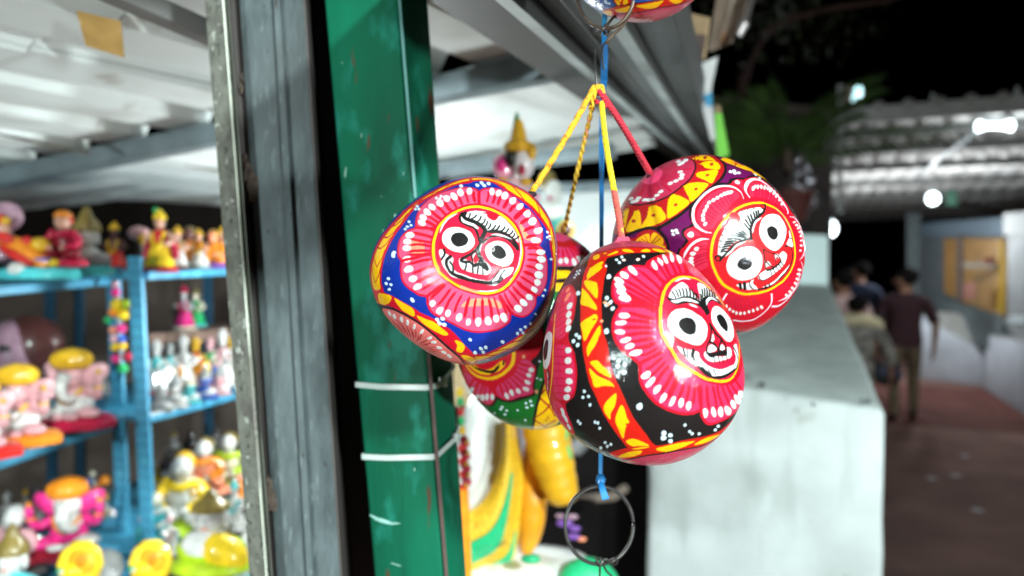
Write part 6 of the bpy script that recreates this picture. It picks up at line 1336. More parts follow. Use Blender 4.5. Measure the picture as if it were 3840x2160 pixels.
P w2 0.00 - -2.2,-44.0 -2.9,-44.5 -3.6,-43.9 -3.8,-43.0 -3.2,-42.6 -2.2,-43.0
P w2 0.00 - -5.0,-45.8 -5.7,-46.1 -6.5,-45.6 -6.4,-44.6 -5.7,-44.1 -5.0,-44.8
P w2 0.00 - -1.6,-47.5 -2.3,-47.6 -3.0,-46.6 -2.7,-45.9 -1.8,-45.9 -1.2,-46.6
P w2 0.00 - -4.5,-49.4 -5.5,-49.5 -6.0,-48.6 -5.6,-47.7 -4.8,-47.7 -4.1,-48.5
P w2 0.00 - -30.4,-63.9 -31.9,-65.1 -32.0,-63.6 -31.0,-61.7 -29.7,-60.9 -29.4,-62.0
P w2 0.00 - 3.1,-18.4 2.4,-18.5 2.0,-17.9 2.1,-17.4 2.8,-17.4 3.2,-17.9
P w2 0.00 - -10.8,-52.4 -11.5,-52.7 -11.9,-52.0 -11.8,-51.1 -11.2,-50.8 -10.6,-51.5
P w2 0.00 - -6.3,-62.0 -7.1,-62.6 -7.7,-61.8 -7.5,-60.5 -6.9,-60.0 -6.2,-60.7
P w2 0.00 - 1.7,-28.4 1.1,-28.6 0.5,-28.1 0.6,-27.7 1.3,-27.5 1.7,-27.9
P w2 0.00 - 3.5,-29.5 2.9,-29.2 2.7,-28.7 3.2,-28.3 3.7,-28.5 4.0,-29.1
P o2 0.00 - 1.7,-37.3 0.9,-38.2 0.0,-37.6 -0.2,-36.2 0.8,-35.4 1.6,-36.0
P o2 0.00 - -6.2,-16.3 -6.9,-16.7 -7.9,-16.3 -7.8,-15.0 -6.9,-14.3 -6.2,-15.0
L g2 2.70 - -45.2,-69.8 -30.4,-77.6 -16.5,-74.2
P k2 0.00 - 2.4,37.2 14.9,38.9 26.7,41.5 37.5,47.9 43.9,32.3 14.4,26.3 -1.6,26.7
P y 0.00 - 4.4,35.4 14.8,36.0 21.4,36.5 23.5,32.6 14.6,30.6 4.3,29.7
P y 0.00 - 4.3,27.1 14.5,28.0 19.6,28.1 18.6,23.3 4.3,22.6
P pd 0.00 - 2.4,39.1 14.9,39.3 25.7,41.5 36.8,50.1 42.5,62.5 31.3,68.8 25.9,79.4 21.5,80.7 12.8,68.9 4.8,53.7
P r2 0.00 - 7.1,57.2 16.2,55.1 23.8,56.8 31.5,63.4 29.5,71.1 19.9,61.5 11.1,61.5
L r 1.42 t 12.7,54.7 10.0,48.5 7.4,43.1
L r 1.81 t 15.2,53.8 14.0,48.1 12.8,43.1
L r 1.62 t 17.8,54.2 17.8,48.7 17.6,43.6
L r 1.44 t 20.2,55.6 21.2,49.5 22.2,44.2
L r 1.69 t 22.3,57.5 24.8,51.4 27.2,45.8
L r 2.26 t 23.9,59.5 27.3,53.5 31.2,48.8
L r 2.59 t 25.1,61.3 29.6,55.6 35.0,51.6
P w 0.00 - 8.5,41.4 9.3,44.1 11.2,45.7 11.7,44.2 10.7,41.5 9.1,40.1
P w 0.00 - 15.5,40.8 14.1,41.5 14.6,43.9 15.9,45.1 16.9,44.1 16.7,41.9
P w 0.00 - 19.4,41.5 18.0,43.3 18.3,45.7 20.1,46.3 21.0,44.3 20.6,42.1
P w 0.00 - 24.1,41.4 23.3,44.4 24.5,46.9 25.8,46.5 26.9,44.0 26.3,41.3
P w 0.00 - 29.7,44.3 28.0,46.0 27.6,48.9 30.0,50.4 31.3,48.4 31.4,45.6
P w 0.00 - 33.4,46.9 31.2,47.8 31.3,51.0 33.0,52.7 35.8,52.1 35.6,49.0""",
 'hung': """
P ro 0.00 - -35.5,-58.4 -25.7,-51.1 -17.8,-47.4 -8.4,-45.4 -2.5,-44.0 9.6,-42.8 19.8,-42.5 47.3,-46.5 56.9,-62.1 35.4,-51.7 18.8,-51.0 1.7,-54.2 -12.1,-57.0 -19.4,-60.1 -27.7,-71.2
P y 0.00 - -35.3,-61.0 -29.7,-56.6 -24.8,-56.0 -27.4,-66.0 -32.3,-66.2
P y 0.00 - -21.1,-53.2 -13.6,-49.4 -6.8,-46.7 -10.9,-54.8 -16.7,-56.0
P y 0.00 - -2.6,-46.7 3.6,-45.0 13.8,-43.9 19.5,-43.4 14.4,-49.9 9.3,-50.8 1.6,-48.6
P y 0.00 - 24.3,-44.4 31.0,-44.4 38.0,-47.1 34.9,-50.2 31.3,-49.7
P ro 0.00 - -20.3,-36.0 -7.1,-35.8 -7.2,-45.2 -17.8,-47.3
P y 0.00 - -19.1,-40.0 -15.2,-44.1 -17.3,-46.6
P y 0.00 - -10.4,-37.7 -8.3,-43.3 -12.7,-45.1
P y 0.00 - -16.7,-37.8 -12.1,-37.7 -15.1,-43.0
L k 0.90 - -35.4,-58.2 -17.8,-47.3 -8.4,-45.3 -2.5,-43.9 19.8,-42.2 47.0,-45.8
P s2 0.00 - -22.3,-63.7 -12.1,-57.2 1.7,-54.4 18.9,-51.2 35.5,-52.0 47.2,-53.0 50.2,-68.1 29.4,-79.0 -0.7,-84.0 -18.0,-82.1
P r2 0.00 - -3.0,-63.1 6.3,-59.7 13.4,-64.8 9.9,-74.0 0.9,-74.6
L k2 1.42 - -22.0,-62.4 -12.1,-57.0 1.7,-54.2 18.8,-51.0 35.4,-51.7 46.7,-52.1
P w2 0.00 - -39.2,-47.5 -40.8,-47.3 -40.6,-45.5 -39.4,-44.4 -37.5,-44.8 -37.6,-46.3
P w2 0.00 - -34.1,-44.9 -36.1,-46.0 -37.6,-45.4 -37.2,-43.8 -36.0,-42.9 -34.3,-43.5
P w2 0.00 - -26.6,-46.6 -28.3,-46.5 -29.1,-45.2 -27.8,-44.0 -26.5,-44.2 -26.0,-45.4
P w2 0.00 - -24.0,-46.5 -25.3,-47.0 -26.5,-46.1 -26.3,-44.7 -24.9,-44.2 -23.5,-45.2
P w2 0.00 - -27.7,-44.4 -29.2,-44.0 -29.3,-42.7 -28.2,-41.8 -26.5,-42.0 -26.4,-43.5
P w2 0.00 - -33.0,-52.5 -34.4,-52.0 -34.7,-50.2 -33.0,-48.9 -31.1,-49.3 -31.1,-50.9
L k2 1.11 - -21.6,-39.1 -20.1,-44.5 -18.8,-47.4""",
}
# ------------------------------------------------------------------ painted coconuts: lumpy nut shapes, hand painted on their surface
PAINT = {'r': (.50, .004, .017), 'r2': (.36, .008, .010), 'r3': (.34, .02, .01), 'r4': (.40, .006, .03), 'r5': (.62, .008, .012), 'rp': (.56, .007, .034), 'ro': (.52, .010, .004),
         'y': (.80, .45, .002), 'yo': (.78, .36, .004), 'w': (.62, .66, .65), 'w2': (.55, .68, .74), 'k': (.007, .006, .006), 'k2': (.016, .009, .009), 'p': (.60, .065, .135),
         'pb': (.60, .022, .085), 'pb2': (.70, .05, .15), 'pc': (.56, .018, .052), 'pd': (.54, .035, .12), 'o': (.80, .22, .13), 'o2': (.62, .26, .14), 'o3': (.78, .55, .48), 's': (.66, .14, .13),
         's2': (.46, .035, .08), 's3': (.40, .022, .065), 'b': (.003, .022, .24), 'b2': (.01, .07, .30), 'v': (.105, .004, .065), 'g': (.003, .115, .014), 'g2': (.10, .12, .01), 'l': (.70, .60, .70)}

def spline(P, closed, k=6):
    P = np.array(P, float); n = len(P)
    if n < 3 and not closed: 
        t = np.linspace(0, 1, k)[:, None]; return P[0] * (1 - t) + P[-1] * t
    out = []
    for i in range(n if closed else n - 1):
        g = (lambda j: P[j % n]) if closed else (lambda j: P[min(max(j, 0), n - 1)])
        p0, p1, p2, p3 = g(i - 1), g(i), g(i + 1), g(i + 2)
        for t in np.arange(k) / k:
            out.append(.5 * (2 * p1 + (p2 - p0) * t + (2 * p0 - 5 * p1 + 4 * p2 - p3) * t * t + (3 * p1 - p0 - 3 * p2 + p3) * t ** 3))
    if not closed: out.append(P[-1])
    return np.array(out)

def seg_dist(p, S, closed):
    """distance of points p to polyline S and the fraction along it of the nearest point"""
    A = S if closed else S[:-1]; B = np.roll(S, -1, 0) if closed else S[1:]
    best = np.full(len(p), 1e9); fr = np.zeros(len(p)); m = len(A)
    for i, (a, b) in enumerate(zip(A, B)):
        d = b - a; L = d @ d + 1e-12
        t = np.clip(((p - a) @ d) / L, 0, 1); q = ((p - a - t[:, None] * d) ** 2).sum(1)
        k = q < best; best[k] = q[k]; fr[k] = (i + t[k]) / m
    return np.sqrt(best), fr
def inside(p, S):
    r = np.zeros(len(p), bool); x, y = p[:, 0], p[:, 1]
    for a, b in zip(S, np.roll(S, -1, 0)):
        if a[1] == b[1]: continue
        c = (a[1] > y) != (b[1] > y)
        r ^= c & (x < (b[0] - a[0]) * (y - a[1]) / (b[1] - a[1]) + a[0])
    return r

def vnoise(P, f, seed):
    rs = np.random.RandomState(seed); out = np.zeros(len(P))
    for k in range(7):
        w = rs.randn(3) * f * (.6 + .25 * k); out += np.sin(P @ w + rs.rand() * 6.28) * (1.0 - k * .08)
    return out / 4

def paint_nut(n, base, rows, aa, seed):
    g = np.degrees(np.arccos(np.clip(n[:, 2], -1, 1))); a = np.arctan2(n[:, 1], n[:, 0])
    uv = np.stack([g * np.cos(a), g * np.sin(a)], 1)
    uv = uv + np.stack([vnoise(n, 9, seed) + .4 * vnoise(n, 40, seed + 2), vnoise(n, 9, seed + 1) + .4 * vnoise(n, 40, seed + 3)], 1) * .38   # the hand's wobble
    col = np.tile(np.array(PAINT[base]), (len(n), 1)); h = np.zeros(len(n))
    def run(pts, rws, only=None):
        for row in rws:
            f = row.split(); kind, c, w, fl = f[0], f[1], float(f[2]), f[3]
            P = np.array([[float(x) for x in q.split(',')] for q in f[4:]])
            S = spline(P, kind in 'PQO') if kind != 'Q' else P
            m = w / 2 + aa * 2
            lo = S.min(0) - m; hi = S.max(0) + m
            idx = np.where(((pts > lo) & (pts < hi)).all(1))[0]
            if only is not None: idx = idx[only[idx]]
            if not len(idx): continue
            p = pts[idx]; d, fr = seg_dist(p, S, kind in 'PQO')
            if kind in 'PQ': sd = np.where(inside(p, S), -d, d)
            else:
                ww = (max(w * .57, .42) if c == 'k' else w / 2) * (1 if 't' not in fl else np.clip(np.minimum(fr, 1 - fr) * 5, .25, 1))
                sd = d - ww * (1 + .12 * vnoise(n[idx], 60, seed + 9))
            al = np.clip(.5 - sd / aa, 0, 1)
            if c in ('w', 'w2', 'y', 'l', 'pb', 'pc', 'p'): al = al * np.clip(.94 + .1 * vnoise(n[idx], 55, seed + 5), .7, 1)   # brushed a little thin in places
            col[idx] = col[idx] * (1 - al[:, None]) + np.array(PAINT[c]) * al[:, None]
            hh = {'w': 1.0, 'w2': .9, 'y': .55, 'k': .7, 'r': .35, 'l': .8}.get(c, .2)
            h[idx] = h[idx] * (1 - al * .6) + hh * al
    run(uv, rows)
    med = [r for r in rows if 'm' in r.split()[3]]
    if med:                                         # the unseen back carries the same lotus medallion
        back = g > 106
        n2 = n * np.array([-1, 1, -1]); g2 = np.degrees(np.arccos(np.clip(n2[:, 2], -1, 1))); a2 = np.arctan2(n2[:, 1], n2[:, 0])
        run(np.stack([g2 * np.cos(a2), g2 * np.sin(a2)], 1), med, back)
    tone = 1 + .07 * vnoise(n, 6, seed + 11)[:, None] + .05 * vnoise(n, 70, seed + 12)[:, None]
    chips = (vnoise(n, 34, seed + 21) + .8 * vnoise(n, 90, seed + 22)) > 2.35
    col = np.clip(col * tone, .002, .85); col[chips] = col[chips] * .4 + np.array([.5, .42, .36]) * .6
    return col, h

def nut_material():
    m = bpy.data.materials.new('varnished_folk_paint'); m.use_nodes = True; nt = m.node_tree; N = nt.nodes; L = nt.links; b = N['Principled BSDF']
    at = N.new('ShaderNodeAttribute'); at.attribute_name = 'paint'
    tc = N.new('ShaderNodeTexCoord')
    n1 = N.new('ShaderNodeTexNoise'); n1.inputs['Scale'].default_value = 640; n1.inputs['Detail'].default_value = 4
    n2 = N.new('ShaderNodeTexNoise'); n2.inputs['Scale'].default_value = 95; n2.inputs['Detail'].default_value = 3
    L.new(tc.outputs['Object'], n1.inputs['Vector']); L.new(tc.outputs['Object'], n2.inputs['Vector'])
    ad = N.new('ShaderNodeMath'); ad.operation = 'MULTIPLY_ADD'; ad.inputs[1].default_value = .22
    L.new(n1.outputs['Fac'], ad.inputs[0]); L.new(n2.outputs['Fac'], ad.inputs[2])
    bp = N.new('ShaderNodeBump'); bp.inputs['Strength'].default_value = .42; bp.inputs['Distance'].default_value = .0022
    L.new(ad.outputs[0], bp.inputs['Height'])
    hv = N.new('ShaderNodeMix'); hv.data_type = 'RGBA'; hv.inputs['B'].default_value = (.3, .1, .1, 1)
    L.new(at.outputs['Color'], b.inputs['Base Color'])
    b.inputs['Roughness'].default_value = .5; b.inputs['Specular IOR Level'].default_value = .12
    L.new(bp.outputs[0], b.inputs['Coat Normal']); b.inputs['Coat Weight'].default_value = .48; b.inputs['Coat Roughness'].default_value = .03
    bp2 = N.new('ShaderNodeBump'); bp2.inputs['Strength'].default_value = .35; bp2.inputs['Distance'].default_value = .001
    L.new(n2.outputs['Fac'], bp2.inputs['Height']); L.new(bp2.outputs[0], b.inputs['Normal'])
    return m
M_NUT = nut_material()
M_HOLE = pmat('dark_hole', (.02, .006, .01), .8)

def nut_mesh(shape, Gn):
    """square grid wrapped equal-area on the nut, finer on the painted faces in view"""
    _, C, E, co = shape
    t = np.linspace(-1, 1, Gn + 1); X, Y = np.meshgrid(t, t); X = X.ravel(); Y = Y.ravel()
    sw = np.abs(X) >= np.abs(Y)                     # concentric map of the square to the disc
    r = np.where(sw, X, Y); ph = np.where(sw, (np.pi / 4) * Y / np.where(X == 0, 1, X), np.pi / 2 - (np.pi / 4) * X / np.where(Y == 0, 1, Y))
    ph = np.where((X == 0) & (Y == 0), 0, ph)
    ar = np.abs(r); ph = np.where(r < 0, ph + np.pi, ph)
    lim = math.sin(math.radians(52))
    s = np.where(ar < .93, ar / .93 * lim, lim + (1 - lim) * (ar - .93) / .07)
    th = 2 * np.arcsin(np.clip(s, 0, 1))
    n = np.stack([np.sin(th) * np.cos(ph), np.sin(th) * np.sin(ph), np.cos(th)], 1)
    sg = np.sin(th); R = np.full(len(n), co[0])
    for k in range(1, (len(co) - 1) // 2 + 1): R += (co[2 * k - 1] * np.cos(k * ph) + co[2 * k] * np.sin(k * ph)) * sg ** k
    i = np.arange((Gn + 1) * (Gn + 1)).reshape(Gn + 1, Gn + 1)
    edge = np.zeros_like(i, bool); edge[0] = edge[-1] = True; edge[:, 0] = edge[:, -1] = True
    idx = i.copy(); idx[edge] = i[0, 0]             # the whole rim is one point at the back
    q = np.stack([idx[:-1, :-1], idx[:-1, 1:], idx[1:, 1:], idx[1:, :-1]], -1).reshape(-1, 4)
    return n, R, q

def cord(name, pts, rad, twist, mat, parent, strands=3, n=60):
    S = [Vector(p) for p in spline([tuple(p) for p in pts], False, 12)]
    L = sum((S[i + 1] - S[i]).length for i in range(len(S) - 1))
    out = []; acc = 0; k = 0
    P = [];
    for j in range(n + 1):
        tgt = L * j / n
        while k < len(S) - 2 and acc + (S[k + 1] - S[k]).length < tgt: acc += (S[k + 1] - S[k]).length; k += 1
        sl = (S[k + 1] - S[k]); P.append(S[k] + sl * ((tgt - acc) / max(sl.length, 1e-9)))
    mb = MB()
    for st in range(strands):
        pp = []; 
        for j, p in enumerate(P):
            d = (P[min(j + 1, n)] - P[max(j - 1, 0)]).normalized(); x, y = basis(d)
            a = 2 * math.pi * (st / strands + twist * j / n) ; rr = rad * .50
            pp.append(p + x * rr * math.cos(a) + y * rr * math.sin(a))
        mb.tube(pp, [rad * .60 * (1 + .10 * noise.noise(Vector((j * .7, st * 9, rad * 900)))) for j in range(n + 1)], 7)
    return mb.build(name, mat, parent)

def fibres(name, col, col2): return pmat(name, col, .75, 0, .25, 500, .3, 900, spots=[(col2, 160, .58, .08)], sub=.1)
M_CY = fibres('orange_yellow_cord', (.72, .36, .012), (.55, .15, .02)); M_CYP = fibres('yellow_pink_cord', (.62, .38, .03), (.6, .16, .12))
M_CYB = fibres('bright_yellow_cord', (.78, .62, .015), (.62, .44, .03)); M_CR = fibres('red_cord', (.42, .012, .03), (.3, .006, .02)); M_CPK = fibres('pink_stained_cord', (.55, .09, .07), (.62, .3, .04))

def make_nut(key, label, Gn, seed):
    shape = COCONUT_SHAPES[key]; base, C, E, co = shape
    loc = cam_pt(*C); root = thing('painted_coconut', label, 'painted coconut', loc, 'painted mask coconuts hung in a bunch')
    n, R, q = nut_mesh(shape, Gn)
    col, h = paint_nut(n, base, [x for x in COCONUT_PAINT[key].strip().split('\n')], .42, seed)
    P = n * (R * (1 + .006 * vnoise(n, 3.5, seed + 31)) + h * .00016 + .00005 * vnoise(n, 45, seed + 33))[:, None]
    Em = np.array(E); Wd = P @ Em                     # to camera axes, then to the world
    Wd = Wd @ np.array(CAM_ROT).T
    me = bpy.data.meshes.new('shell')
    me.vertices.add(len(Wd)); me.vertices.foreach_set('co', Wd.astype(np.float32).ravel())
    nf = len(q); me.loops.add(nf * 4); me.polygons.add(nf)
    me.loops.foreach_set('vertex_index', q.astype(np.int32).ravel())
    me.polygons.foreach_set('loop_start', np.arange(nf, dtype=np.int32) * 4)
    me.polygons.foreach_set('use_smooth', np.ones(nf, bool))
    me.validate(); me.update()
    at = me.color_attributes.new('paint', 'FLOAT_COLOR', 'POINT')
    at.data.foreach_set('color', np.concatenate([col, np.ones((len(col), 1))], 1).astype(np.float32).ravel())
    me.materials.append(M_NUT)
    o = bpy.data.objects.new('shell', me); COL.objects.link(o); o.parent = root
    def surf(px, py, off=0.0):                       # where the sight line of a photo point meets the shell
        d = Vector(((px - 1920) / F_PX, 1, (1080 - py) / F_PX)).normalized(); c = Vector(C); b = d.dot(c); best = None
        for k in range(60):
            p = d * (b - .085 + .003 * k); l = p - c; nn = Vector((l.dot(Vector(E[0])), l.dot(Vector(E[1])), l.dot(Vector(E[2])))); rr = nn.length; nn /= rr
            ps = math.atan2(nn.y, nn.x); s_ = math.hypot(nn.x, nn.y); RR = co[0] + sum((co[2 * j - 1] * math.cos(j * ps) + co[2 * j] * math.sin(j * ps)) * s_ ** j for j in range(1, (len(co) - 1) // 2 + 1))
            if best is None or rr - RR < best[0]: best = (rr - RR, p)
            if rr - RR < 0: best = (rr - RR, p); break
        return cam_pt(*best[1])
    return root, surf
KN = W(2236, 330, .505)                               # where all the cords hang from the wire
nutA, sA = make_nut('blue', 'painted coconut with a deep blue field and a smiling face in a pink lotus', 540, 11)
nutB, sB = make_nut('black', 'painted coconut with a black field, white dots and a face in a hot pink lotus', 540, 23)
nutC, sC = make_nut('maroon', 'painted coconut with a maroon field and yellow leaf ring round a pink rosette', 520, 37)
nutD, sD = make_nut('green', 'painted coconut with a green field, half hidden behind the blue and black ones', 380, 41)
nutE, sE = make_nut('hung', 'painted coconut hung above the others, only its pink red bottom showing', 230, 53)
pA = sA(1992, 722); pB = sB(2334, 897); pC = sC(2444, 655); pD = sD(2114, 872)
cord('hanging_cord', [KN + Vector((-.001, -.002, .001)), KN.lerp(pA, .5) + Vector((0, 0, -.0006)), pA + Vector((-.001, .002, -.002))], .0021, 17, M_CY, nutA)
cord('hanging_cord', [KN + Vector((0, .002, -.002)), KN.lerp(pD, .5), pD], .0018, 9, M_CYP, nutD, 2)
mid = KN.lerp(pB, .72)
cord('hanging_cord', [KN + Vector((.0035, -.001, -.010)), KN.lerp(pB, .4), mid], .0019, 12, M_CYB, nutB)
cord('hanging_cord', [mid, mid.lerp(pB, .6), pB + Vector((0, .001, -.002))], .0019, 5, M_CPK, nutB)['label'] = 'pink stained lower end of the cord'
cord('hanging_cord', [KN + Vector((.0005, -.001, .0)), KN.lerp(pC, .45) + Vector((.0005, 0, .0015)), pC + Vector((.0008, .001, -.002))], .0023, 9, M_CR, nutC)
cord('cord_loop', [KN + Vector((-.0035, .001, -.014)), KN + Vector((-.001, -.002, -.003)), KN + Vector((.0025, -.002, .0012)), KN + Vector((.005, -.001, -.004))], .0018, 2, M_CY, nutA, 2, 24)
cord('cord_loop', [KN + Vector((-.001, -.001, -.009)), KN + Vector((.006, -.002, -.0125)), KN.lerp(pC, .17)], .0017, 2, M_CR, nutC, 2, 24)
for p, r_, mt, rt in ((pA, .0042, M_HOLE, nutA), (pC, .0040, M_HOLE, nutC), (pD, .0042, M_HOLE, nutD)):
    MB().ell(p + Vector((0, .0012, -.001)), (r_ * .9, r_ * .6, r_ * .5), nu=12, nv=8).build('stem_hole', mt, rt)
nb = MB()                                            # paper collar where the cord enters the black coconut
nb.lathe(pB + Vector((0, .001, -.004)), [(.0095, -.001), (.0070, .0008), (.0045, .0032), (.0032, .0055)], 16, flute=.12, nf=5)
nb.build('paper_collar', pmat('pink_paper', (.5, .06, .12), .8, 0, .2, 200, .4, 300), nutB)
for k in range(9):
    a = k * .7; MB().tube([pC + Vector((0, 0, .001)), pC + Vector((.003 * math.cos(a), -.001, .003 * math.sin(a) - .002))], .0005, 5).build('cord_fray', M_CR, nutC) if k < 3 else None

# ------------------------------------------------------------------ wire hook, blue plastic twine, wire rings
M_WIRE = pmat('dark_iron_wire', (.055, .052, .05), .42, .6, .3, 200); M_WIRE2 = pmat('brown_iron_wire', (.11, .08, .06), .4, .6, .3, 200)
hk = [W(2232, 186, .505), W(2233, 240, .505), W(2236, 300, .504), W(2238, 326, .503)] + [KN + Vector((.0028 * math.cos(a) + .0005, .0016 * math.sin(a), -.004 + .003 * math.sin(a))) for a in np.linspace(1.5, 7.2, 14)]
tag(MB().tube([Vector(p) for p in hk], [.0006] + [.00095] * (len(hk) - 1), 8).build('wire_hook', M_WIRE), 'thin iron wire hook that all four cords are tied to', 'hook')
M_TWINE = pmat('blue_plastic_twine', (.012, .16, .42), .3, 0, .2, 60, coat=.4, stretch=(1, 1, .1), spots=[((.03, .36, .72), 45, .55, .1, (1, 1, .2))])
rope = thing('blue_twine', 'flat blue plastic twine hanging straight down behind the coconuts', 'twine', W(2256, 1870, .545))
tp = [(2268, -120), (2270, 0), (2268, 60), (2266, 110), (2268, 200), (2265, 300), (2260, 360), (2256, 500), (2256, 800), (2255, 930), (2254, 1300), (2253, 1700), (2252, 1790)]
wv = [Vector((math.cos(a), -math.sin(a), .0)) for a in (.2, .3, .5, .9, .3, .15, .6, .7, .9, .9, .8, .5, .4)]
MB().ribbon([W(x, y, .547 if y > 300 else .46 + .087 * max(0, (y + 120) / 420)) for x, y in tp], [.0036, .0036, .0034, .003, .0048, .0050, .0042, .0042, .004, .0038, .0036, .003, .0026], .0007, wv).build('strand', M_TWINE, rope)
MB().ell(W(2252, 1800, .546), (.0034, .003, .0042), wob=.3).build('knot', M_TWINE, rope)
MB().ribbon([W(2250, 1798, .545), W(2258, 1830, .541), W(2272, 1872, .54)], [.0030, .0044, .0052], .0007, [Vector((.9, -.2, .2))] * 3).build('loose_end', M_TWINE, rope)

def ring(label, c, rx, ry, d, tilt, wire, mat, a0=0, a1=360):
    o = thing('wire_ring', label, 'wire ring', W(c[0], c[1] + ry, d), 'iron wire rings on the blue twine')
    pts = []
    for a in np.linspace(math.radians(a0), math.radians(a1), 60):
        pts.append(W(c[0] + rx * math.cos(a), c[1] - ry * math.sin(a), d + tilt * math.cos(a)))
    MB().tube(pts, wire, 10).build('hoop', mat, o); return o
r1 = ring('full iron wire ring hanging below the coconuts in front of the statue', (2247, 1970), 128, 146, .545, .012, .00135, M_WIRE)
def curl_wire(name, pts, r, parent, mat=M_WIRE):
    return MB().tube([Vector(p) for p in spline([tuple(p) for p in pts], False, 8)], r, 7).build(name, mat, parent)
curl_wire('twisted_wire', [W(2232, 2090, .54), W(2250, 2116, .538), W(2262, 2098, .54), W(2244, 2122, .544), W(2236, 2104, .55), W(2256, 2096, .54), W(2250, 2130, .542), W(2249, 2200, .545), W(2250, 2300, .545)], .0008, r1)
curl_wire('twisted_wire', [W(2280, 2112, .54), W(2300, 2094, .538), W(2316, 2104, .54), W(2304, 2118, .545), W(2286, 2106, .54), W(2270, 2096, .538), W(2262, 2112, .54), W(2274, 2140, .544), W(2310, 2180, .545), W(2360, 2260, .545)], .0008, r1)
r2 = ring('brown iron wire ring looped round the twine at the top', (2271, -25), 107, 132, .455, -.012, .0012, M_WIRE2, 96, 400)
curl_wire('twisted_wire', [W(2232, 104, 0.450), W(2226, 122, 0.448), W(2244, 124, 0.446), W(2264, 104, 0.444), W(2275, 92, 0.450), W(2283, 118, 0.456), W(2272, 130, 0.458), W(2262, 108, 0.460)], .0009, r2, M_WIRE)
curl_wire('twisted_wire', [W(2366, 40, 0.455), W(2340, 90, 0.450), W(2300, 130, 0.446), W(2276, 158, 0.445), W(2284, 158, 0.444)], .0011, r2, M_WIRE2)
curl_wire('twisted_wire', [W(2276, 158, 0.450), W(2262, 170, 0.452), W(2258, 200, 0.455), W(2262, 260, 0.460)], .0006, r2, M_WIRE)
curl_wire('twisted_wire', [W(2276, 96, 0.460), W(2300, 66, 0.465), W(2330, 55, 0.470), W(2362, 30, 0.465)], .0009, r2, M_WIRE)
# ------------------------------------------------------------------ inside the stall: walls, lamp, racks
M_BACK = pmat('taupe_back_wall', (.095, .078, .068), .95, 0, .35, 3, spec=.1); M_SHADEBOARD = pmat('wall_shade_black', (.008, .006, .005), 1, 0, .3, 6, spec=.05)
M_WHITEWALL = pmat('white_painted_panel', (.66, .72, .72), .5, 0, .08, 5)
def wall(name, label, quad, mat, th=.03): return tag(MB().slab(quad, th).build(name, mat, smooth=False), label, 'wall')
wall('back_wall', 'taupe back wall of the stall behind the blue racks', [W(-900, 690, 2.9), W(1300, 690, 2.75), W(1300, 3600, 2.75), W(-900, 3600, 2.9)], M_BACK)
o = tag(MB().slab([W(-500, 700, 2.22), W(900, 775, 2.14), W(900, 1015, 2.14), W(-500, 1015, 2.22)], .02).build('shade_board', M_SHADEBOARD), 'black board added as shade across the wall behind the top shelf', 'board')  # near-black board added in place of the shade on this wall strip
wall('white_wall', 'white painted panel wall at the back of the stall behind the twine', [W(1560, 735, 2.5), W(2490, 690, 2.3), W(2490, 1330, 2.3), W(1560, 1330, 2.5)], M_WHITEWALL)
tag(MB().slab([W(1900, 1300, 2.25), W(2700, 1300, 2.45), W(2700, 3400, 2.45), W(1900, 3400, 2.25)], .02).build('shade_backdrop', pmat('interior_shade_black', (.006, .005, .005), 1, 0, .4, 5, spec=.05)), 'black backdrop added as shade between the statue and the white parapet', 'shade_backdrop')  # added black sheet, its colour stands in for the unlit stall interior
tag(MB().tube([W(2150, 1855, 1.9), W(2230, 1868, 1.9), W(2300, 1862, 1.92), W(2345, 1830, 1.95)], .012).build('bamboo_stick', pmat('dull_bamboo', (.13, .10, .08), .7, 0, .2, 20)), 'dull brown stick leaning behind the hanging wire ring', 'stick')
tag(MB().tube([W(2120, 1700, 2.0), W(2160, 1680, 1.95), W(2200, 1640, 1.95)], .022).build('grey_pipe', pmat('grey_pvc', (.12, .12, .125), .5)), 'short grey pipe in the dark gap behind the statue', 'pipe')
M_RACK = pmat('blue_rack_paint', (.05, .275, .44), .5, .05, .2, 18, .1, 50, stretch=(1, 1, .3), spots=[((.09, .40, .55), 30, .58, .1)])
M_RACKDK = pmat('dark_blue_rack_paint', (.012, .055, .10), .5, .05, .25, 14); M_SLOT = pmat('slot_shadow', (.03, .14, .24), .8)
M_SHELFTOP = pmat('shelf_top_blue', (.05, .20, .29), .5, 0, .25, 10)
def rack(label, fronts, backs, shelves):
    t = thing('shelf_rack', label, 'shelf rack', fronts[0][1], 'blue slotted angle racks')
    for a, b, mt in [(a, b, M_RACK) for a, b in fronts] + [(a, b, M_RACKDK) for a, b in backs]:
        d = (b - a).normalized(); v = Vector((.92, -.386, 0)); u = Vector((-.386, -.92, 0))
        mb = MB(); w = .036
        mb.hexa([a, a + v * w, a + v * w - u * .002, a - u * .002], [b, b + v * w, b + v * w - u * .002, b - u * .002])
        mb.hexa([a - u * .0025, a + v * .002 - u * .0025, a + v * .002 - u * w, a - u * w], [b - u * .0025, b + v * .002 - u * .0025, b + v * .002 - u * w, b - u * w])
        p = mb.build('angle_post', mt, t, smooth=False)
        if mt is M_RACK:
            sl = MB(); L = (b - a).length; k = int(L / .022)
            for i in range(k):
                for x in (.010, .026):
                    c = a + d * (.012 + i * .022) + v * x + u * .0004; sl.add([c - v * .0028 - d * .005, c + v * .0028 - d * .005, c + v * .0028 + d * .005, c - v * .0028 + d * .005], [(0, 1, 2, 3)])
            tag(sl.build('slots', M_SLOT, p, smooth=False), kind='stuff')
    for (a, b, dep, th, nm) in shelves:
        back = Vector((-.92, .386, 0)) * dep; dn = Vector((0, 0, -th))
        MB().hexa([a, b, b + back, a + back], [a + dn, b + dn, b + back + dn, a + back + dn]).build(nm, M_RACK if nm == 'shelf' else M_SHELFTOP, t, bevel=.002)
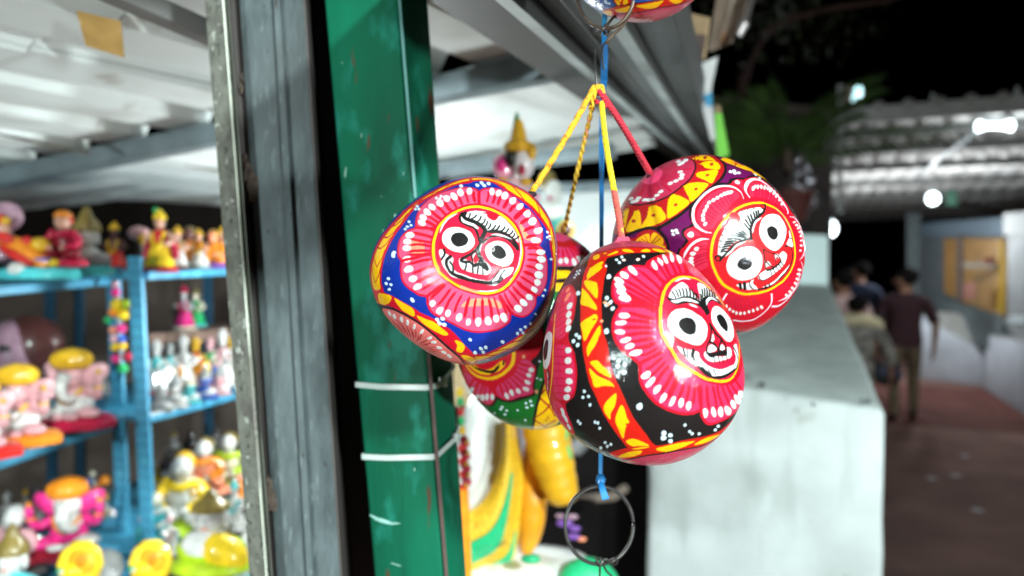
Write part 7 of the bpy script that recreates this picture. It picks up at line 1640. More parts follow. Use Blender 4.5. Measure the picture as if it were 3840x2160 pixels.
rack('left blue slotted rack, with the pink elephant figurines on its middle shelf',
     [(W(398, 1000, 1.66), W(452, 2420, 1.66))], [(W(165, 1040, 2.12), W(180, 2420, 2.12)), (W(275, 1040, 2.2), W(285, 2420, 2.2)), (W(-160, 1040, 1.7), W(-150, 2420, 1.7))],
     [(W(-260, 1094, 1.22), W(416, 1038, 1.64), .42, .018, 'shelf'), (W(-260, 1812, 1.22), W(430, 1578, 1.64), .42, .018, 'shelf'), (W(-260, 2640, 1.22), W(444, 2185, 1.64), .42, .018, 'shelf')])
rack('right blue slotted rack beside the galvanised post, crowded with glassy figurines',
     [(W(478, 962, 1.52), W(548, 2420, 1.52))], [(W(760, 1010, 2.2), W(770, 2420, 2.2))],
     [(W(556, 1020, 1.53), W(960, 1003, 2.0), .40, .016, 'shelf'), (W(560, 1562, 1.53), W(960, 1456, 2.0), .40, .014, 'shelf'), (W(566, 2075, 1.53), W(960, 1842, 2.0), .40, .014, 'shelf')])
tag(MB().slab([W(566, 1556, 1.54), W(770, 1500, 1.74), W(700, 1478, 1.86), W(470, 1530, 1.68)], .0015).build('paper_sheet', pmat('white_paper', (.72, .74, .74), .7)), 'white paper sheet under the glassy figurines on the middle shelf', 'paper')

# a lit tube inside the stall, on the far side of the green post
lamp = thing('tube_lamp', 'lit white tube lamp on the far side of the green post, hidden from the front', 'lamp', W(1440, 1250, 1.72))
ta = W(1425, 1000, 1.70); tb = W(1455, 1420, 1.70)
MB().tube([ta, tb], .011, 12).build('tube', pmat('lit_tube', (.9, .9, .9), .4, emit=(.92, 1, 1, 10)), lamp)
MB().tube([ta + Vector((0, .022, .02)), tb + Vector((0, .022, -.02))], .014, 8).build('batten', pmat('white_batten', (.7, .7, .7), .5), lamp)
ld = bpy.data.lights.new('lamp_light', 'POINT'); ld.energy = 20; ld.shadow_soft_size = .06; ld.color = (.93, 1, 1)
lo = bpy.data.objects.new('lamp_light', ld); COL.objects.link(lo); lo.parent = lamp; lo.location = (ta + tb) / 2 + Vector((-.03, -.035, 0)) - Vector(lamp.location)

# ------------------------------------------------------------------ figurines
def gp(name, col, rough=.35, coat=.35): return pmat('figurine_' + name, col, rough, 0, .22, 45, coat=coat, spec=.25)
FC = dict(white=(.60, .60, .58), pink=(.66, .36, .39), hotpink=(.70, .03, .22), gold=(.66, .38, .02), dgold=(.22, .16, .04), orange=(.75, .24, .015), red=(.55, .02, .015), dred=(.22, .008, .02), crimson=(.45, .01, .05), yellow=(.80, .55, .02),
          lime=(.42, .58, .02), green=(.02, .40, .12), dgreen=(.02, .16, .05), teal=(.08, .55, .58), blue=(.03, .10, .45), purple=(.16, .06, .30), brown=(.10, .035, .03), black=(.015, .013, .012), skin=(.55, .30, .22), salmon=(.75, .25, .14), grey=(.30, .31, .31), mauve=(.34, .20, .26), cream=(.72, .66, .50), dark=(.06, .05, .05))
def fm(c):
    m = gp(c, FC[c]); return m
def glassy(c): return pmat('glassy_' + c, FC[c], .08, 0, .1, 40, coat=1.0, trans=.35)
class Fig:
    """a figurine: parts are given in units of its height, x to the right, y away from the viewer, z up"""
    def __init__(s, label, px, py, hpx, d, yaw=0, cat='figurine', group='figurines on the racks', glass=False, name='figurine'):
        s.b = W(px, py, d); s.H = hpx / F_PX * d; s.mat = glassy if glass else fm
        s.root = thing(name, label, cat, s.b, group); s.M = Matrix.Translation(s.b) @ Matrix.Rotation(yaw, 4, 'Z') @ Matrix.Scale(s.H, 4)
    def mb(s): return MB(s.M)
    def put(s, name, mb, c, **k): return mb.build(name, s.mat(c), s.root, **k)
    def ell(s, name, c, loc, r, rot=None, **k):
        R = Euler(rot).to_matrix() if rot else None
        return s.put(name, s.mb().ell(loc, r, R, nu=14, nv=9, **k), c)
    def lat(s, name, c, loc, prof, sx=1, sy=1, flute=0, nf=8): return s.put(name, s.mb().lathe(loc, prof, 22, sx, sy, flute=flute, nf=nf), c)
    def tube(s, name, c, pts, r): return s.put(name, s.mb().tube(spline(pts, False, 4), list(np.interp(np.linspace(0, 1, (len(pts) - 1) * 4 + 1), np.linspace(0, 1, len(r)), r)) if isinstance(r, list) else r, 9), c)

def elephant(label, px, py, hpx, d, base, skin='pink', crown='gold', cloth='white', yaw=0, armc=None, trunkc='white', **k):
    armc = armc or skin
    f = Fig(label, px, py, hpx, d, yaw, **k)
    f.lat('base', base, (0, 0, 0), [(.34, 0), (.47, .03), (.48, .09), (.42, .15), (.30, .17)], 1.05, .75, .05, 14)
    f.ell('belly', cloth, (0, 0, .31), (.23, .19, .17))
    for sx in (-1, 1):
        f.ell('leg', cloth if sx < 0 else skin, (sx * .22, -.10, .22), (.20, .13, .075), (0, 0, sx * -.5))
        f.ell('foot', skin, (sx * .09, -.25, .19), (.10, .06, .045))
    f.ell('chest', skin, (0, .0, .44), (.18, .15, .13))
    for sx in (-1, 1):
        f.tube('arm', armc, [(sx * .15, 0, .50), (sx * .31, -.05, .43), (sx * .38, -.13, .50), (sx * .40, -.16, .60)], [.065, .058, .05, .045])
        f.ell('hand', armc, (sx * .40, -.17, .65), (.055, .035, .07)); f.ell('hand_tip', crown, (sx * .40, -.17, .74), (.035, .03, .035))
        f.lat('bracelet', crown, (sx * .385, -.14, .535), [(.058, 0), (.066, .015), (.058, .03)])
        f.ell('ear', armc, (sx * .26, .0, .69), (.18, .03, .115), (0, sx * -.62, sx * .3))
    f.ell('head', skin, (0, -.06, .67), (.165, .15, .16))
    f.tube('trunk', trunkc, [(0, -.19, .70), (-.01, -.27, .58), (.02, -.29, .46), (.12, -.28, .42), (.17, -.28, .46)], [.085, .075, .06, .05, .035])
    f.tube('necklace', crown, [(-.16, -.10, .53), (-.10, -.20, .44), (0, -.23, .36), (.10, -.20, .44), (.16, -.10, .53)], .022)
    f.lat('crown', crown, (0, -.05, .77), [(.17, 0), (.215, .03), (.235, .10), (.215, .17), (.14, .23), (.02, .26)], 1, .9, .07, 10)
    return f
def bust(label, px, py, hpx, d, skin='white', hair='dgold', robe='teal', sash=None, base='teal', hair_h=1, **k):
    f = Fig(label, px, py, hpx, d, **k)
    f.lat('base', base, (0, 0, 0), [(.30, 0), (.34, .03), (.33, .10), (.26, .14)], 1.2, .7)
    f.ell('shoulders', robe, (0, 0, .22), (.36, .17, .16)); f.ell('chest', skin, (-.03, -.03, .27), (.26, .15, .17))
    if sash: f.ell('sash', sash, (.13, -.05, .22), (.29, .15, .17), (0, .5, 0))
    f.tube('neck', skin, [(0, 0, .36), (0, -.01, .48)], .085); f.ell('head', skin, (0, -.02, .56), (.155, .155, .19))
    f.ell('nose', skin, (0, -.175, .55), (.025, .03, .055))
    for sx in (-1, 1):
        f.ell('ear', skin, (sx * .16, 0, .53), (.03, .045, .10)); f.ell('eyelid', 'grey', (sx * .06, -.16, .585), (.035, .015, .010))
    f.ell('lips', 'salmon', (0, -.155, .475), (.045, .02, .014))
    f.lat('hair', hair, (0, .01, .62), [(r_, z_ * hair_h) for r_, z_ in ((.175, 0), (.18, .06), (.15, .14), (.10, .20), (.075, .26), (.05, .33), (.015, .38))], 1, 1, .06, 12)
    return f
def standing(label, px, py, hpx, d, robe='red', torso=None, skin='skin', crown='gold', base='dred', shawl=None, tip=None, yaw=0, **k):
    f = Fig(label, px, py, hpx, d, yaw, **k); torso = torso or robe
    f.lat('base', base, (0, 0, 0), [(.20, 0), (.25, .02), (.24, .07), (.17, .09)], 1.1, .8)
    f.lat('skirt', robe, (0, 0, .08), [(.17, 0), (.20, .03), (.17, .16), (.12, .30), (.10, .38)], 1.1, .8, .06, 9)
    f.ell('torso', torso, (0, 0, .54), (.125, .09, .15))
    for sx, hz in ((-1, .52), (1, .44)):
        f.tube('arm', skin, [(sx * .11, 0, .62), (sx * .21, -.02, .50), (sx * .15, -.13, hz)], [.045, .04, .03]); f.ell('hand', skin, (sx * .14, -.15, hz + .01), (.035, .025, .035))
    f.tube('neck', skin, [(0, 0, .64), (0, 0, .72)], .045); f.ell('head', skin, (0, -.01, .775), (.075, .08, .09)); f.ell('hair', 'black', (0, .025, .785), (.085, .075, .09))
    f.lat('crown', crown, (0, 0, .83), [(.09, 0), (.105, .02), (.08, .07), (.04, .12), (.01, .16)], 1, 1, .06, 8)
    f.tube('garland', crown, [(-.09, -.06, .62), (-.07, -.11, .48), (0, -.14, .36), (.07, -.11, .48), (.09, -.06, .62)], .022)
    if shawl:
        for sx in (-1, 1): f.tube('shawl', shawl, [(sx * .10, .02, .64), (sx * .20, .03, .45), (sx * .22, .02, .22)], [.035, .05, .06])
    if tip: f.ell('plume', tip, (-.06, 0, .97), (.045, .03, .05))
    return f
def seated(label, px, py, hpx, d, robe='orange', skin='skin', hair='black', base='red', cap=None, shawl=None, **k):
    f = Fig(label, px, py, hpx, d, **k)
    f.lat('base', base, (0, 0, 0), [(.34, 0), (.38, .03), (.36, .11), (.28, .14)], 1.1, .8, .04, 10)
    for sx in (-1, 1): f.ell('leg', robe, (sx * .18, -.08, .22), (.22, .14, .10), (0, 0, sx * -.6))
    f.ell('torso', robe, (0, .02, .44), (.20, .14, .22))
    for sx in (-1, 1):
        f.tube('arm', shawl or robe, [(sx * .17, 0, .58), (sx * .28, -.04, .42), (sx * .13, -.20, .32)], [.075, .07, .05]); f.ell('hand', skin, (sx * .11, -.22, .32), (.055, .04, .04))
    f.tube('neck', skin, [(0, 0, .62), (0, -.01, .70)], .07); f.ell('head', skin, (0, -.02, .78), (.13, .13, .15))
    f.ell('nose', skin, (0, -.15, .775), (.022, .03, .035)); f.ell('hair', hair, (0, .03, .82), (.14, .13, .14))
    if cap: f.lat('cap', cap, (0, 0, .86), [(.145, 0), (.15, .03), (.11, .09), (.03, .13)])
    if shawl: f.tube('shawl', shawl, [(-.20, -.02, .60), (0, -.14, .56), (.20, -.02, .58), (.24, .05, .30)], [.06, .05, .06, .05])
    return f
# --- top shelf of the left rack
f = Fig('reclining figure in orange and red on a turquoise bed, top shelf corner', 110, 1046, 300, 1.45, name='figurine')
f.lat('bed', 'teal', (.12, 0, 0), [(.44, 0), (.47, .03), (.46, .11), (.40, .14)], 1.08, .4, .05, 16)
f.tube('body', 'orange', [(-.30, 0, .46), (-.12, -.03, .40), (.08, -.05, .27), (.30, -.06, .18)], [.10, .13, .11, .07]); f.tube('sash', 'red', [(-.26, -.11, .40), (-.08, -.15, .30), (.14, -.15, .19)], [.05, .06, .04])
f.ell('head', 'skin', (-.30, -.02, .62), (.085, .085, .10)); f.lat('crown', 'red', (-.33, 0, .67), [(.09, 0), (.10, .03), (.06, .10), (.02, .14)]); f.ell('crown_jewel', 'gold', (-.24, -.06, .72), (.06, .05, .05))
f.ell('hood', 'mauve', (-.36, .10, .78), (.24, .06, .19)); f.tube('hood_stem', 'mauve', [(-.38, .12, .2), (-.42, .12, .5), (-.38, .10, .8)], [.10, .13, .10])
f.ell('feet', 'yellow', (.34, -.06, .20), (.09, .05, .05)); f.ell('cushion', 'white', (-.06, -.14, .12), (.12, .05, .09)); f.ell('arm', 'red', (-.20, -.12, .50), (.12, .06, .07), (0, .5, 0))
f.ell('lap_cloth', 'gold', (.12, .02, .42), (.15, .10, .10)); f.ell('lap_knot', 'red', (.0, -.04, .46), (.08, .06, .07)); f.ell('blanket', 'blue', (.20, -.10, .24), (.14, .05, .03))
seated('small seated figure in dark red with an orange and red turban, on the turquoise bed', 240, 1000, 215, 1.47, 'dred', 'skin', 'red', 'crimson', 'orange', 'crimson')
bust('white faced bust with a tall dark gold topknot on the top shelf', 326, 1034, 262, 1.56, 'white', 'dgold', 'grey', None, 'teal')
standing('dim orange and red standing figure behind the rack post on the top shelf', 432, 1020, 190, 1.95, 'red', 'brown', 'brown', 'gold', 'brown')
# --- top shelf of the right rack
standing('bright red and yellow standing figure with a green plume, top shelf', 602, 1022, 240, 1.58, 'yellow', 'red', 'skin', 'yellow', 'crimson', 'crimson', 'green')
f = Fig('small pink flower headed ornament at the left of the red and yellow figure', 530, 1010, 160, 1.66); f.lat('stem', 'dark', (0, 0, 0), [(.25, 0), (.10, .1), (.07, .6), (.1, .7)]); f.ell('flower', 'pink', (-.05, 0, .84), (.26, .14, .17)); f.ell('flower_heart', 'gold', (.1, -.1, .7), (.14, .1, .12))
standing('white robed small figure on the top shelf, right of the red and yellow one', 668, 1010, 165, 1.68, 'white', 'white', 'skin', 'gold', 'brown')
seated('brown orange seated figure with a teal lap, third along the top shelf', 712, 1008, 165, 1.76, 'orange', 'brown', 'dgold', 'teal')
standing('white skirted figure with an orange shawl on the top shelf', 748, 1006, 150, 1.72, 'white', 'orange', 'skin', 'gold', 'grey', 'orange')
seated('orange figure on a purple seat at the far end of the top shelf', 800, 1006, 150, 1.84, 'orange', 'salmon', 'gold', 'purple')
standing('salmon and purple figure half behind the galvanised post, top shelf', 838, 1004, 160, 1.92, 'purple', 'salmon', 'skin', 'gold', 'blue')
# --- middle shelf of the left rack
elephant('pink elephant headed figurine sitting on an orange base, middle shelf', 78, 1668, 300, 1.36, 'orange')
elephant('pink elephant headed figurine sitting on a dark red base, nearest the rack post', 282, 1606, 296, 1.52, 'crimson')
elephant('pink elephant headed figurine cut off by the left picture edge on a red base', -70, 1716, 300, 1.26, 'red')
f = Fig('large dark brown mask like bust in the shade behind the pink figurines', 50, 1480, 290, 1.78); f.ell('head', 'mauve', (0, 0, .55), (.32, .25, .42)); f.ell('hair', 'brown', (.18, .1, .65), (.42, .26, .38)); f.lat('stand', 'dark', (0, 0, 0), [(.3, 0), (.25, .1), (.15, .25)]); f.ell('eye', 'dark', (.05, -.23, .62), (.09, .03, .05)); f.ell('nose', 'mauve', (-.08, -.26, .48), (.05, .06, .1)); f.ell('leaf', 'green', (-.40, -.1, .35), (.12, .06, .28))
for i, (x, y, h) in enumerate(((395, 1500, 190), (345, 1420, 130))):
    standing(('clear glass figure in the gap by the blue rack post', 'small clear glass figure above the dark red based elephant')[i], x, y + 60, h, 1.85, 'grey', 'grey', 'grey', 'grey', 'grey', glass=True)
# --- middle shelf of the right rack
standing('magenta skirted glass figure on the raised back row of the middle shelf', 692, 1236, 168, 1.86, 'hotpink', 'mauve', 'grey', 'crimson', 'cream', glass=True)
standing('green robed glass figure on the raised back row of the middle shelf', 736, 1226, 150, 1.9, 'green', 'green', 'cream', 'dgold', 'teal', glass=True)
tag(MB().hexa([W(560, 1252, 1.9), W(860, 1232, 2.05), W(860, 1212, 2.2), W(560, 1232, 2.1)], [W(560, 1292, 1.9), W(860, 1272, 2.05), W(860, 1262, 2.2), W(560, 1282, 2.1)]).build('step_board', pmat('brown_step', (.20, .12, .09), .7)), 'brown step board carrying the back row of the middle shelf', 'board')
RW = [(590, 1440, 210, 'white', 'teal', 'crimson', 'white', 'tall white capped glass figure with a red sash, next to the rack post'), (640, 1410, 170, 'cream', 'teal', 'orange', 'grey', 'cream glass figure with an orange top, second in the crowded row'),
      (690, 1420, 210, 'white', 'white', 'grey', 'white', 'milky white glass figure in the middle of the crowded row'), (735, 1416, 200, 'orange', 'red', 'yellow', 'gold', 'orange and red glass figure with a gold crown in the crowded row'),
      (790, 1410, 190, 'blue', 'green', 'hotpink', 'pink', 'blue based glass figure with a green waist and pink head'), (836, 1408, 220, 'white', 'pink', 'white', 'white', 'white and pink glass figure, second from the galvanised post'), (868, 1402, 190, 'yellow', 'yellow', 'white', 'gold', 'yellow glass figure against the galvanised post')]
for i, (x, y, h, c1, c2, c3, c4, lab) in enumerate(RW): standing(lab, x, y + 40, h, 1.72 + .03 * i, c1, c2, c4 if c4 in FC else 'white', c4, c3, c3 if i % 2 else None, glass=True)
FR = [(602, 1548, 120, 'grey', 'clear stubby glass figure at the front of the middle shelf by the post'), (655, 1530, 135, 'white', 'frosted white glass figure at the front of the middle shelf'), (712, 1512, 110, 'teal', 'pale teal glass block figure at the front of the middle shelf'), (768, 1496, 125, 'blue', 'deep blue glass figure at the front of the middle shelf'), (822, 1480, 110, 'pink', 'pale pink glass figure at the front of the middle shelf')]
for i, (x, y, h, c, lab) in enumerate(FR): bust(lab, x, y, h, 1.60 + .045 * i, c, 'grey' if i != 2 else 'cream', 'white', None, c, glass=True)
# --- lower shelves
elephant('white faced elephant figurine in magenta with an orange border, lower left', 262, 2080, 290, 1.60, 'dred', 'white', 'orange', 'hotpink', .25, armc='hotpink')
f = Fig('small blue and pink striped drum with an orange stick behind the magenta figurine', 300, 1868, 70, 1.66); f.tube('drum', 'blue', [(-.4, 0, .6), (.5, 0, .8)], .3); f.tube('drum_band', 'pink', [(-.05, 0, .68), (.15, 0, .72)], .33); f.tube('stick', 'orange', [(.5, -.1, .3), (1.3, -.1, .9)], .12); f.ell('stick_head', 'orange', (1.4, -.1, 1.0), .28)
seated('white haired seated figure in dark red, left of the magenta elephant', 60, 2150, 270, 1.56, 'dred', 'white', 'white', 'dark', None, 'pink')
bust('white bust with a gold topknot and a turquoise robe in the lower left corner', 50, 2260, 300, 1.42, 'white', 'dgold', 'teal', 'teal', 'cream')
standing('clear glass figure in the shade behind the lower left corner figures', 130, 2010, 190, 1.9, 'grey', 'grey', 'grey', 'grey', 'dark', glass=True)
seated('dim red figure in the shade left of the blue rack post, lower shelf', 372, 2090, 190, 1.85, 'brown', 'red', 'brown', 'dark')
def shell(label, px, py, hpx, d, knob='green'):
    f = Fig(label, px, py, hpx, d, cat='shell ornament', group='yellow shell ornaments', name='shell_ornament')
    f.put('rim', f.mb().lathe((0, 0, .5), [(.46, -.08), (.50, 0), (.44, .10), (.30, .13)], 26, .95, 1, Euler((1.35, 0, .1)).to_matrix(), .03, 16), 'yellow')
    f.ell('bowl', 'gold', (.05, -.06, .5), (.34, .12, .36)); f.ell('cheek', 'yellow', (-.08, -.14, .36), (.24, .12, .22)); f.ell('curl', 'orange', (.12, -.16, .62), (.10, .06, .17), (0, .4, 0)); f.ell('knob', knob, (-.32, -.18, .42), (.09, .06, .07)); f.ell('knob_tip', 'white', (-.27, -.24, .42), (.05, .04, .05)); return f
shell('yellow shell ornament before the magenta elephant, left of the rack post', 302, 2200, 172, 1.40)
shell('yellow shell ornament low in the gap right of the rack post', 566, 2190, 165, 1.42)
f = Fig('white oval dish standing behind the left yellow shell ornament', 400, 2190, 130, 1.5); f.put('dish', f.mb().lathe((0, 0, .5), [(.5, -.02), (.46, .06), (.2, .1)], 22, 1, 1, Euler((1.3, 0, 0)).to_matrix()), 'grey'); f.lat('foot', 'grey', (0, .1, 0), [(.25, 0), (.1, .15), (.06, .4)])
bust('big white bust with a gold curly topknot in a yellow and lime robe', 792, 2140, 372, 1.36, 'white', 'dgold', 'lime', 'yellow', 'lime', hair_h=.55)
seated('white figure in yellow, left behind the big bust', 690, 1990, 310, 1.62, 'white', 'white', 'gold', 'lime', None, 'yellow')
seated('teal robed glass figure by the rack post on the lower right shelf', 592, 2020, 190, 1.56, 'teal', 'cream', 'gold', 'teal', None, 'white', glass=True)
seated('salmon pink figure with an orange shawl in the middle of the lower right shelf', 772, 1850, 220, 1.82, 'salmon', 'white', 'dgold', 'salmon', None, 'orange')
seated('pale figure with a lime lap near the galvanised post, lower right shelf', 862, 1830, 220, 1.9, 'cream', 'white', 'dgold', 'lime', None, 'lime')
for i, (x, y, h, lab) in enumerate(((640, 1880, 200, 'clear glass figure with a dark topknot at the back of the lower right shelf'), (720, 1800, 190, 'dark capped grey figure at the back of the lower right shelf'), (590, 1900, 150, 'small clear glass figure beside the rack post, back of the lower right shelf'))):
    bust(lab, x, y, h, 2.0, 'grey', ('dark', 'black', 'gold')[i], 'grey', None, 'grey', glass=True)
seated('small orange figure at the very edge of the galvanised post, lower right shelf', 900, 1862, 90, 1.7, 'orange', 'salmon', 'dark', 'orange')
standing('mint green figure beside the big bust at the galvanised post', 918, 2250, 260, 1.5, 'teal', 'white', 'white', 'white', 'teal')
GL = [(350, 1880, 120, 1.9, 'grey', 'cream', 'small clear glass figure in the shade under the middle shelf, by the rack post'), (30, 1990, 150, 1.85, 'white', 'white', 'milky glass figure in the shade at the left edge of the lower shelf'), (100, 1960, 130, 2.0, 'grey', 'gold', 'clear glass figure with a gold top in the shade of the lower shelf'), (395, 2010, 170, 1.78, 'white', 'gold', 'milky glass figure with a gold top just left of the blue rack post'),
      (655, 1760, 150, 2.06, 'grey', 'dgold', 'clear glass figure with a dull gold top at the far back, lower right shelf'), (812, 1770, 170, 2.08, 'grey', 'dark', 'grey glass figure with a dark top at the far back, lower right shelf'), (640, 2075, 150, 1.5, 'white', 'pink', 'milky glass figure with a pink top beside the lower teal one'), (728, 1995, 170, 1.60, 'cream', 'gold', 'cream glass figure with a gold top behind the big bust'), (880, 1985, 190, 1.62, 'white', 'teal', 'milky glass figure with a teal top behind the big bust, by the galvanised post')]
for x, y, h, d, c, c2, lab in GL: standing(lab, x, y, h, d, c, c, c, c2, c, glass=True)
# --- bead garland hanging from the left rack
gr = thing('bead_garland', 'string of bright coloured beads hanging on the left blue rack post', 'garland', W(450, 1400, 1.6))
MB().tube([W(432, 1010, 1.6), W(436, 1100, 1.6), W(446, 1250, 1.6), W(456, 1400, 1.6)], .0015, 6).build('thread', fm('white'), gr)
for (x, y, r, c) in ((431, 1066, 14, 'pink'), (434, 1096, 17, 'hotpink'), (442, 1142, 26, 'yellow'), (428, 1170, 20, 'orange'), (474, 1142, 18, 'lime'), (498, 1156, 14, 'red'), (404, 1200, 14, 'green'), (462, 1182, 20, 'yellow'), (424, 1238, 15, 'salmon'), (456, 1232, 18, 'hotpink'), (428, 1270, 14, 'pink'), (458, 1272, 16, 'blue'), (430, 1302, 15, 'yellow'), (460, 1298, 16, 'gold'), (434, 1346, 17, 'hotpink'), (478, 1338, 17, 'crimson'), (462, 1334, 12, 'grey'), (460, 1382, 19, 'green')):
    MB().ell(W(x, y, 1.6), r * 1.6 / F_PX, nu=12, nv=8).build('bead', fm(c), gr)

# ------------------------------------------------------------------ the tall painted statues behind the coconuts
M_GLIT = pmat('glitter_gold_cloth', (.68, .42, .02), .45, 0, .35, 220, .4, 260, coat=.2); M_SASH = pmat('marigold_cloth', (.70, .36, .006), .5, 0, .3, 16, .4, 30, coat=.25)
M_GLGREEN = pmat('glitter_green', (.01, .42, .17), .45, 0, .25, 220, .3, 260); M_STWHITE = pmat('gloss_white_plaster', (.76, .80, .77), .25, 0, .04, 10, coat=.5)
ST = 1.16; U = ST / F_PX
st = thing('statue', 'tall painted statue in a yellow and green wrap behind the coconuts', 'statue', W(1900, 2300, ST), 'tall painted statues behind the coconuts')
def sell(name, mat, px, py, rx, ry, rz, d=ST, rot=None, parent=st): return MB().ell(W(px, py, d), (rx * U, ry * U, rz * U), Euler(rot).to_matrix() if rot else None, 20, 14).build(name, mat, parent)
sell('face', pmat('white_pink_plaster', (.74, .66, .68), .25, 0, .1, 40, coat=.6), 1962, 612, 44, 44, 62)
sell('ear', pmat('rose_plaster', (.76, .30, .42), .3, 0, .15, 50, coat=.5), 1890, 622, 44, 14, 46, ST + .005, (0, .2, .2)); sell('ear_hollow', fm('hotpink'), 1886, 618, 22, 12, 26, ST - .003, (0, .2, .2))
sell('hair', fm('black'), 1918, 590, 28, 30, 40, ST - .004); sell('cheek_mark', fm('crimson'), 1958, 636, 11, 10, 22, ST - .017)
MB().lathe(W(1944, 572, ST), [(44 * U, 0), (54 * U, 8 * U), (50 * U, 34 * U), (30 * U, 48 * U), (24 * U, 80 * U), (14 * U, 120 * U)], 20, flute=.07, nf=8).build('crown', M_SASH, st)
MB().lathe(W(1938, 496, ST), [(15 * U, 0), (17 * U, 20 * U), (12 * U, 48 * U), (4 * U, 74 * U)], 14).build('crown_tip', pmat('deep_green_gloss', (.008, .22, .06), .35, coat=.5), st)
sell('earring', M_SASH, 1994, 568, 18, 14, 30, ST - .014); sell('collar', M_SASH, 1884, 678, 20, 14, 14, ST - .01); sell('collar', M_SASH, 1972, 682, 22, 14, 14, ST - .02)
sell('torso', pmat('pale_rose_plaster', (.74, .52, .55), .3, 0, .08, 30, coat=.5), 1935, 860, 105, 80, 210, ST + .05)
sell('hip', M_STWHITE, 1870, 1330, 150, 110, 260, ST + .06)
sell('thigh', M_STWHITE, 1808, 1700, 104, 80, 262, ST + .02, (0, .12, 0))
inner = [(1884, 1560), (1880, 1640), (1868, 1740), (1842, 1830), (1800, 1890), (1752, 1925), (1722, 1960)]; outer = [(1935, 1560), (1948, 1660), (1962, 1790), (1952, 1920), (1940, 2030), (1905, 2120), (1740, 2190)]
ip = spline(inner, False, 5); op = spline(outer, False, 5); n_ = len(ip) - 1
def wrapf(u, v):
    k = v * n_; i = min(int(k), n_ - 1); t = k - i
    a = ip[i] * (1 - t) + ip[i + 1] * t; b = op[i] * (1 - t) + op[i + 1] * t; p = a * (1 - u) + b * u
    return W(p[0], p[1], ST - .045 - .03 * math.sin(math.pi * min(1, u * 1.1)) + .04 * u)
MB().grid(wrapf, 10, 26).build('wrap', M_GLIT, st, thick=.004)
def stripe(u0, u1, v0, v1, taper):
    def fn(u, v):
        q = wrapf(u0 + (u1 - u0) * (.5 + (u - .5) * (taper + (1 - taper) * v)), v0 + (v1 - v0) * v); return q + (CAM_LOC - q).normalized() * .0045
    MB().grid(fn, 5, 18).build('wrap_stripe', M_GLGREEN, st, thick=.002)
stripe(.40, .74, .34, .97, .15); stripe(.86, 1.0, .62, .99, .2)
def roll(pts, rad, name, mat, d, ripple=.05, nf=9):
    S = spline(pts, False, 10); m = len(S); rs = [np.interp(i / (m - 1), np.linspace(0, 1, len(rad)), rad) * U * (1 + ripple * math.sin(i / (m - 1) * nf * 6.28)) for i in range(m)]
    return MB().tube([W(x, y, d) for x, y in S], rs, 18).build(name, mat, st)
roll([(2030, 1480), (2046, 1600), (2070, 1720), (2108, 1850), (2118, 1885)], [90, 86, 80, 60, 36], 'sash_roll', M_SASH, ST - .03, .022, 11)
roll([(2010, 1640), (1996, 1760), (1990, 1880), (1985, 1990), (1972, 2070)], [30, 56, 66, 52, 22], 'sash_tail', pmat('deep_marigold_cloth', (.66, .27, .005), .45, 0, .2, 25, coat=.2), ST + .02, .02, 5)
for i in range(9): sell('fringe_leaf', fm('green'), 2116 + 6 * math.sin(i) + i * 1.6, 1575 + i * 17, 10, 8, 11, ST - .05)
for i in range(12): sell('garland_bead', (fm('dred'), fm('crimson'), fm('red'))[i % 3], 1738 + 7 * math.sin(i * 2.1) + i * .8, 1648 + i * 16, 17, 15, 15, ST - .09)
for i in range(5): sell('garland_bead', fm('gold'), 1752 + 5 * math.sin(i * 2.6), 1660 + i * 40, 7, 7, 7, ST - .103)
MB().ribbon([W(1738, 1830, ST - .09), W(1744, 1960, ST - .09), W(1752, 2200, ST - .09)], .014, .01, Vector((1, 0, 0))).build('hem_ribbon', fm('orange'), st)
for i, c in enumerate(('yellow', 'green', 'red', 'green', 'gold')): sell('trim_bead', fm(c), 1724 + i * 2.5, 1470 + i * 36, 12, 12, 17, ST - .09)
MB().lathe(W(1980, 2420, ST + .02), [(330 * U, 0), (345 * U, 60 * U), (335 * U, 200 * U), (300 * U, 290 * U), (220 * U, 340 * U), (120 * U, 352 * U)], 30, 1, .6).build('base', M_STWHITE, st)
sell('base_leaf', M_GLGREEN, 2210, 2192, 112, 70, 96, ST - .05, (0, .3, 0)); sell('base_leaf', M_GLGREEN, 1990, 2096, 34, 20, 16, ST - .10)
for (x, y, r, c) in ((2118, 1962, 26, 'purple'), (2146, 1938, 18, 'mauve'), (2154, 1982, 20, 'purple'), (2100, 1935, 14, 'mauve'), (2182, 2022, 14, 'salmon'), (2150, 2012, 22, 'purple')): sell('flower', fm(c), x, y, r * 1.3, r * .5, r * .6, ST + .07)
tag(MB().beam(W(1944, 1540, 1.35), W(1952, 1900, 1.35), .026, .02).build('grey_bar', pmat('grey_bar_paint', (.17, .16, .18), .6)), 'grey upright bar behind the statue, between its wrap and its sash', 'bar')
tag(MB().slab([W(1700, 1350, 1.32), W(1880, 1350, 1.32), W(1880, 1520, 1.32), W(1700, 1520, 1.32)], .01).build('cream_board', pmat('cream_board', (.62, .47, .27), .7, 0, .1, 12)), 'cream board edge seen between the green post and the green coconut', 'board')
s2 = thing('statue', 'white faced statue with dark hair, right behind the yellow cords', 'statue', W(2090, 1300, 1.42), 'tall painted statues behind the coconuts')
U = 1.42 / F_PX
sell('face', M_STWHITE, 2076, 722, 34, 34, 48, 1.42, None, s2); sell('hair', fm('dgold'), 2052, 676, 34, 34, 40, 1.44, None, s2); sell('cheek_mark', fm('hotpink'), 2012, 742, 14, 10, 13, 1.39, None, s2); sell('cheek_mark', fm('hotpink'), 2062, 744, 8, 8, 8, 1.385, None, s2)
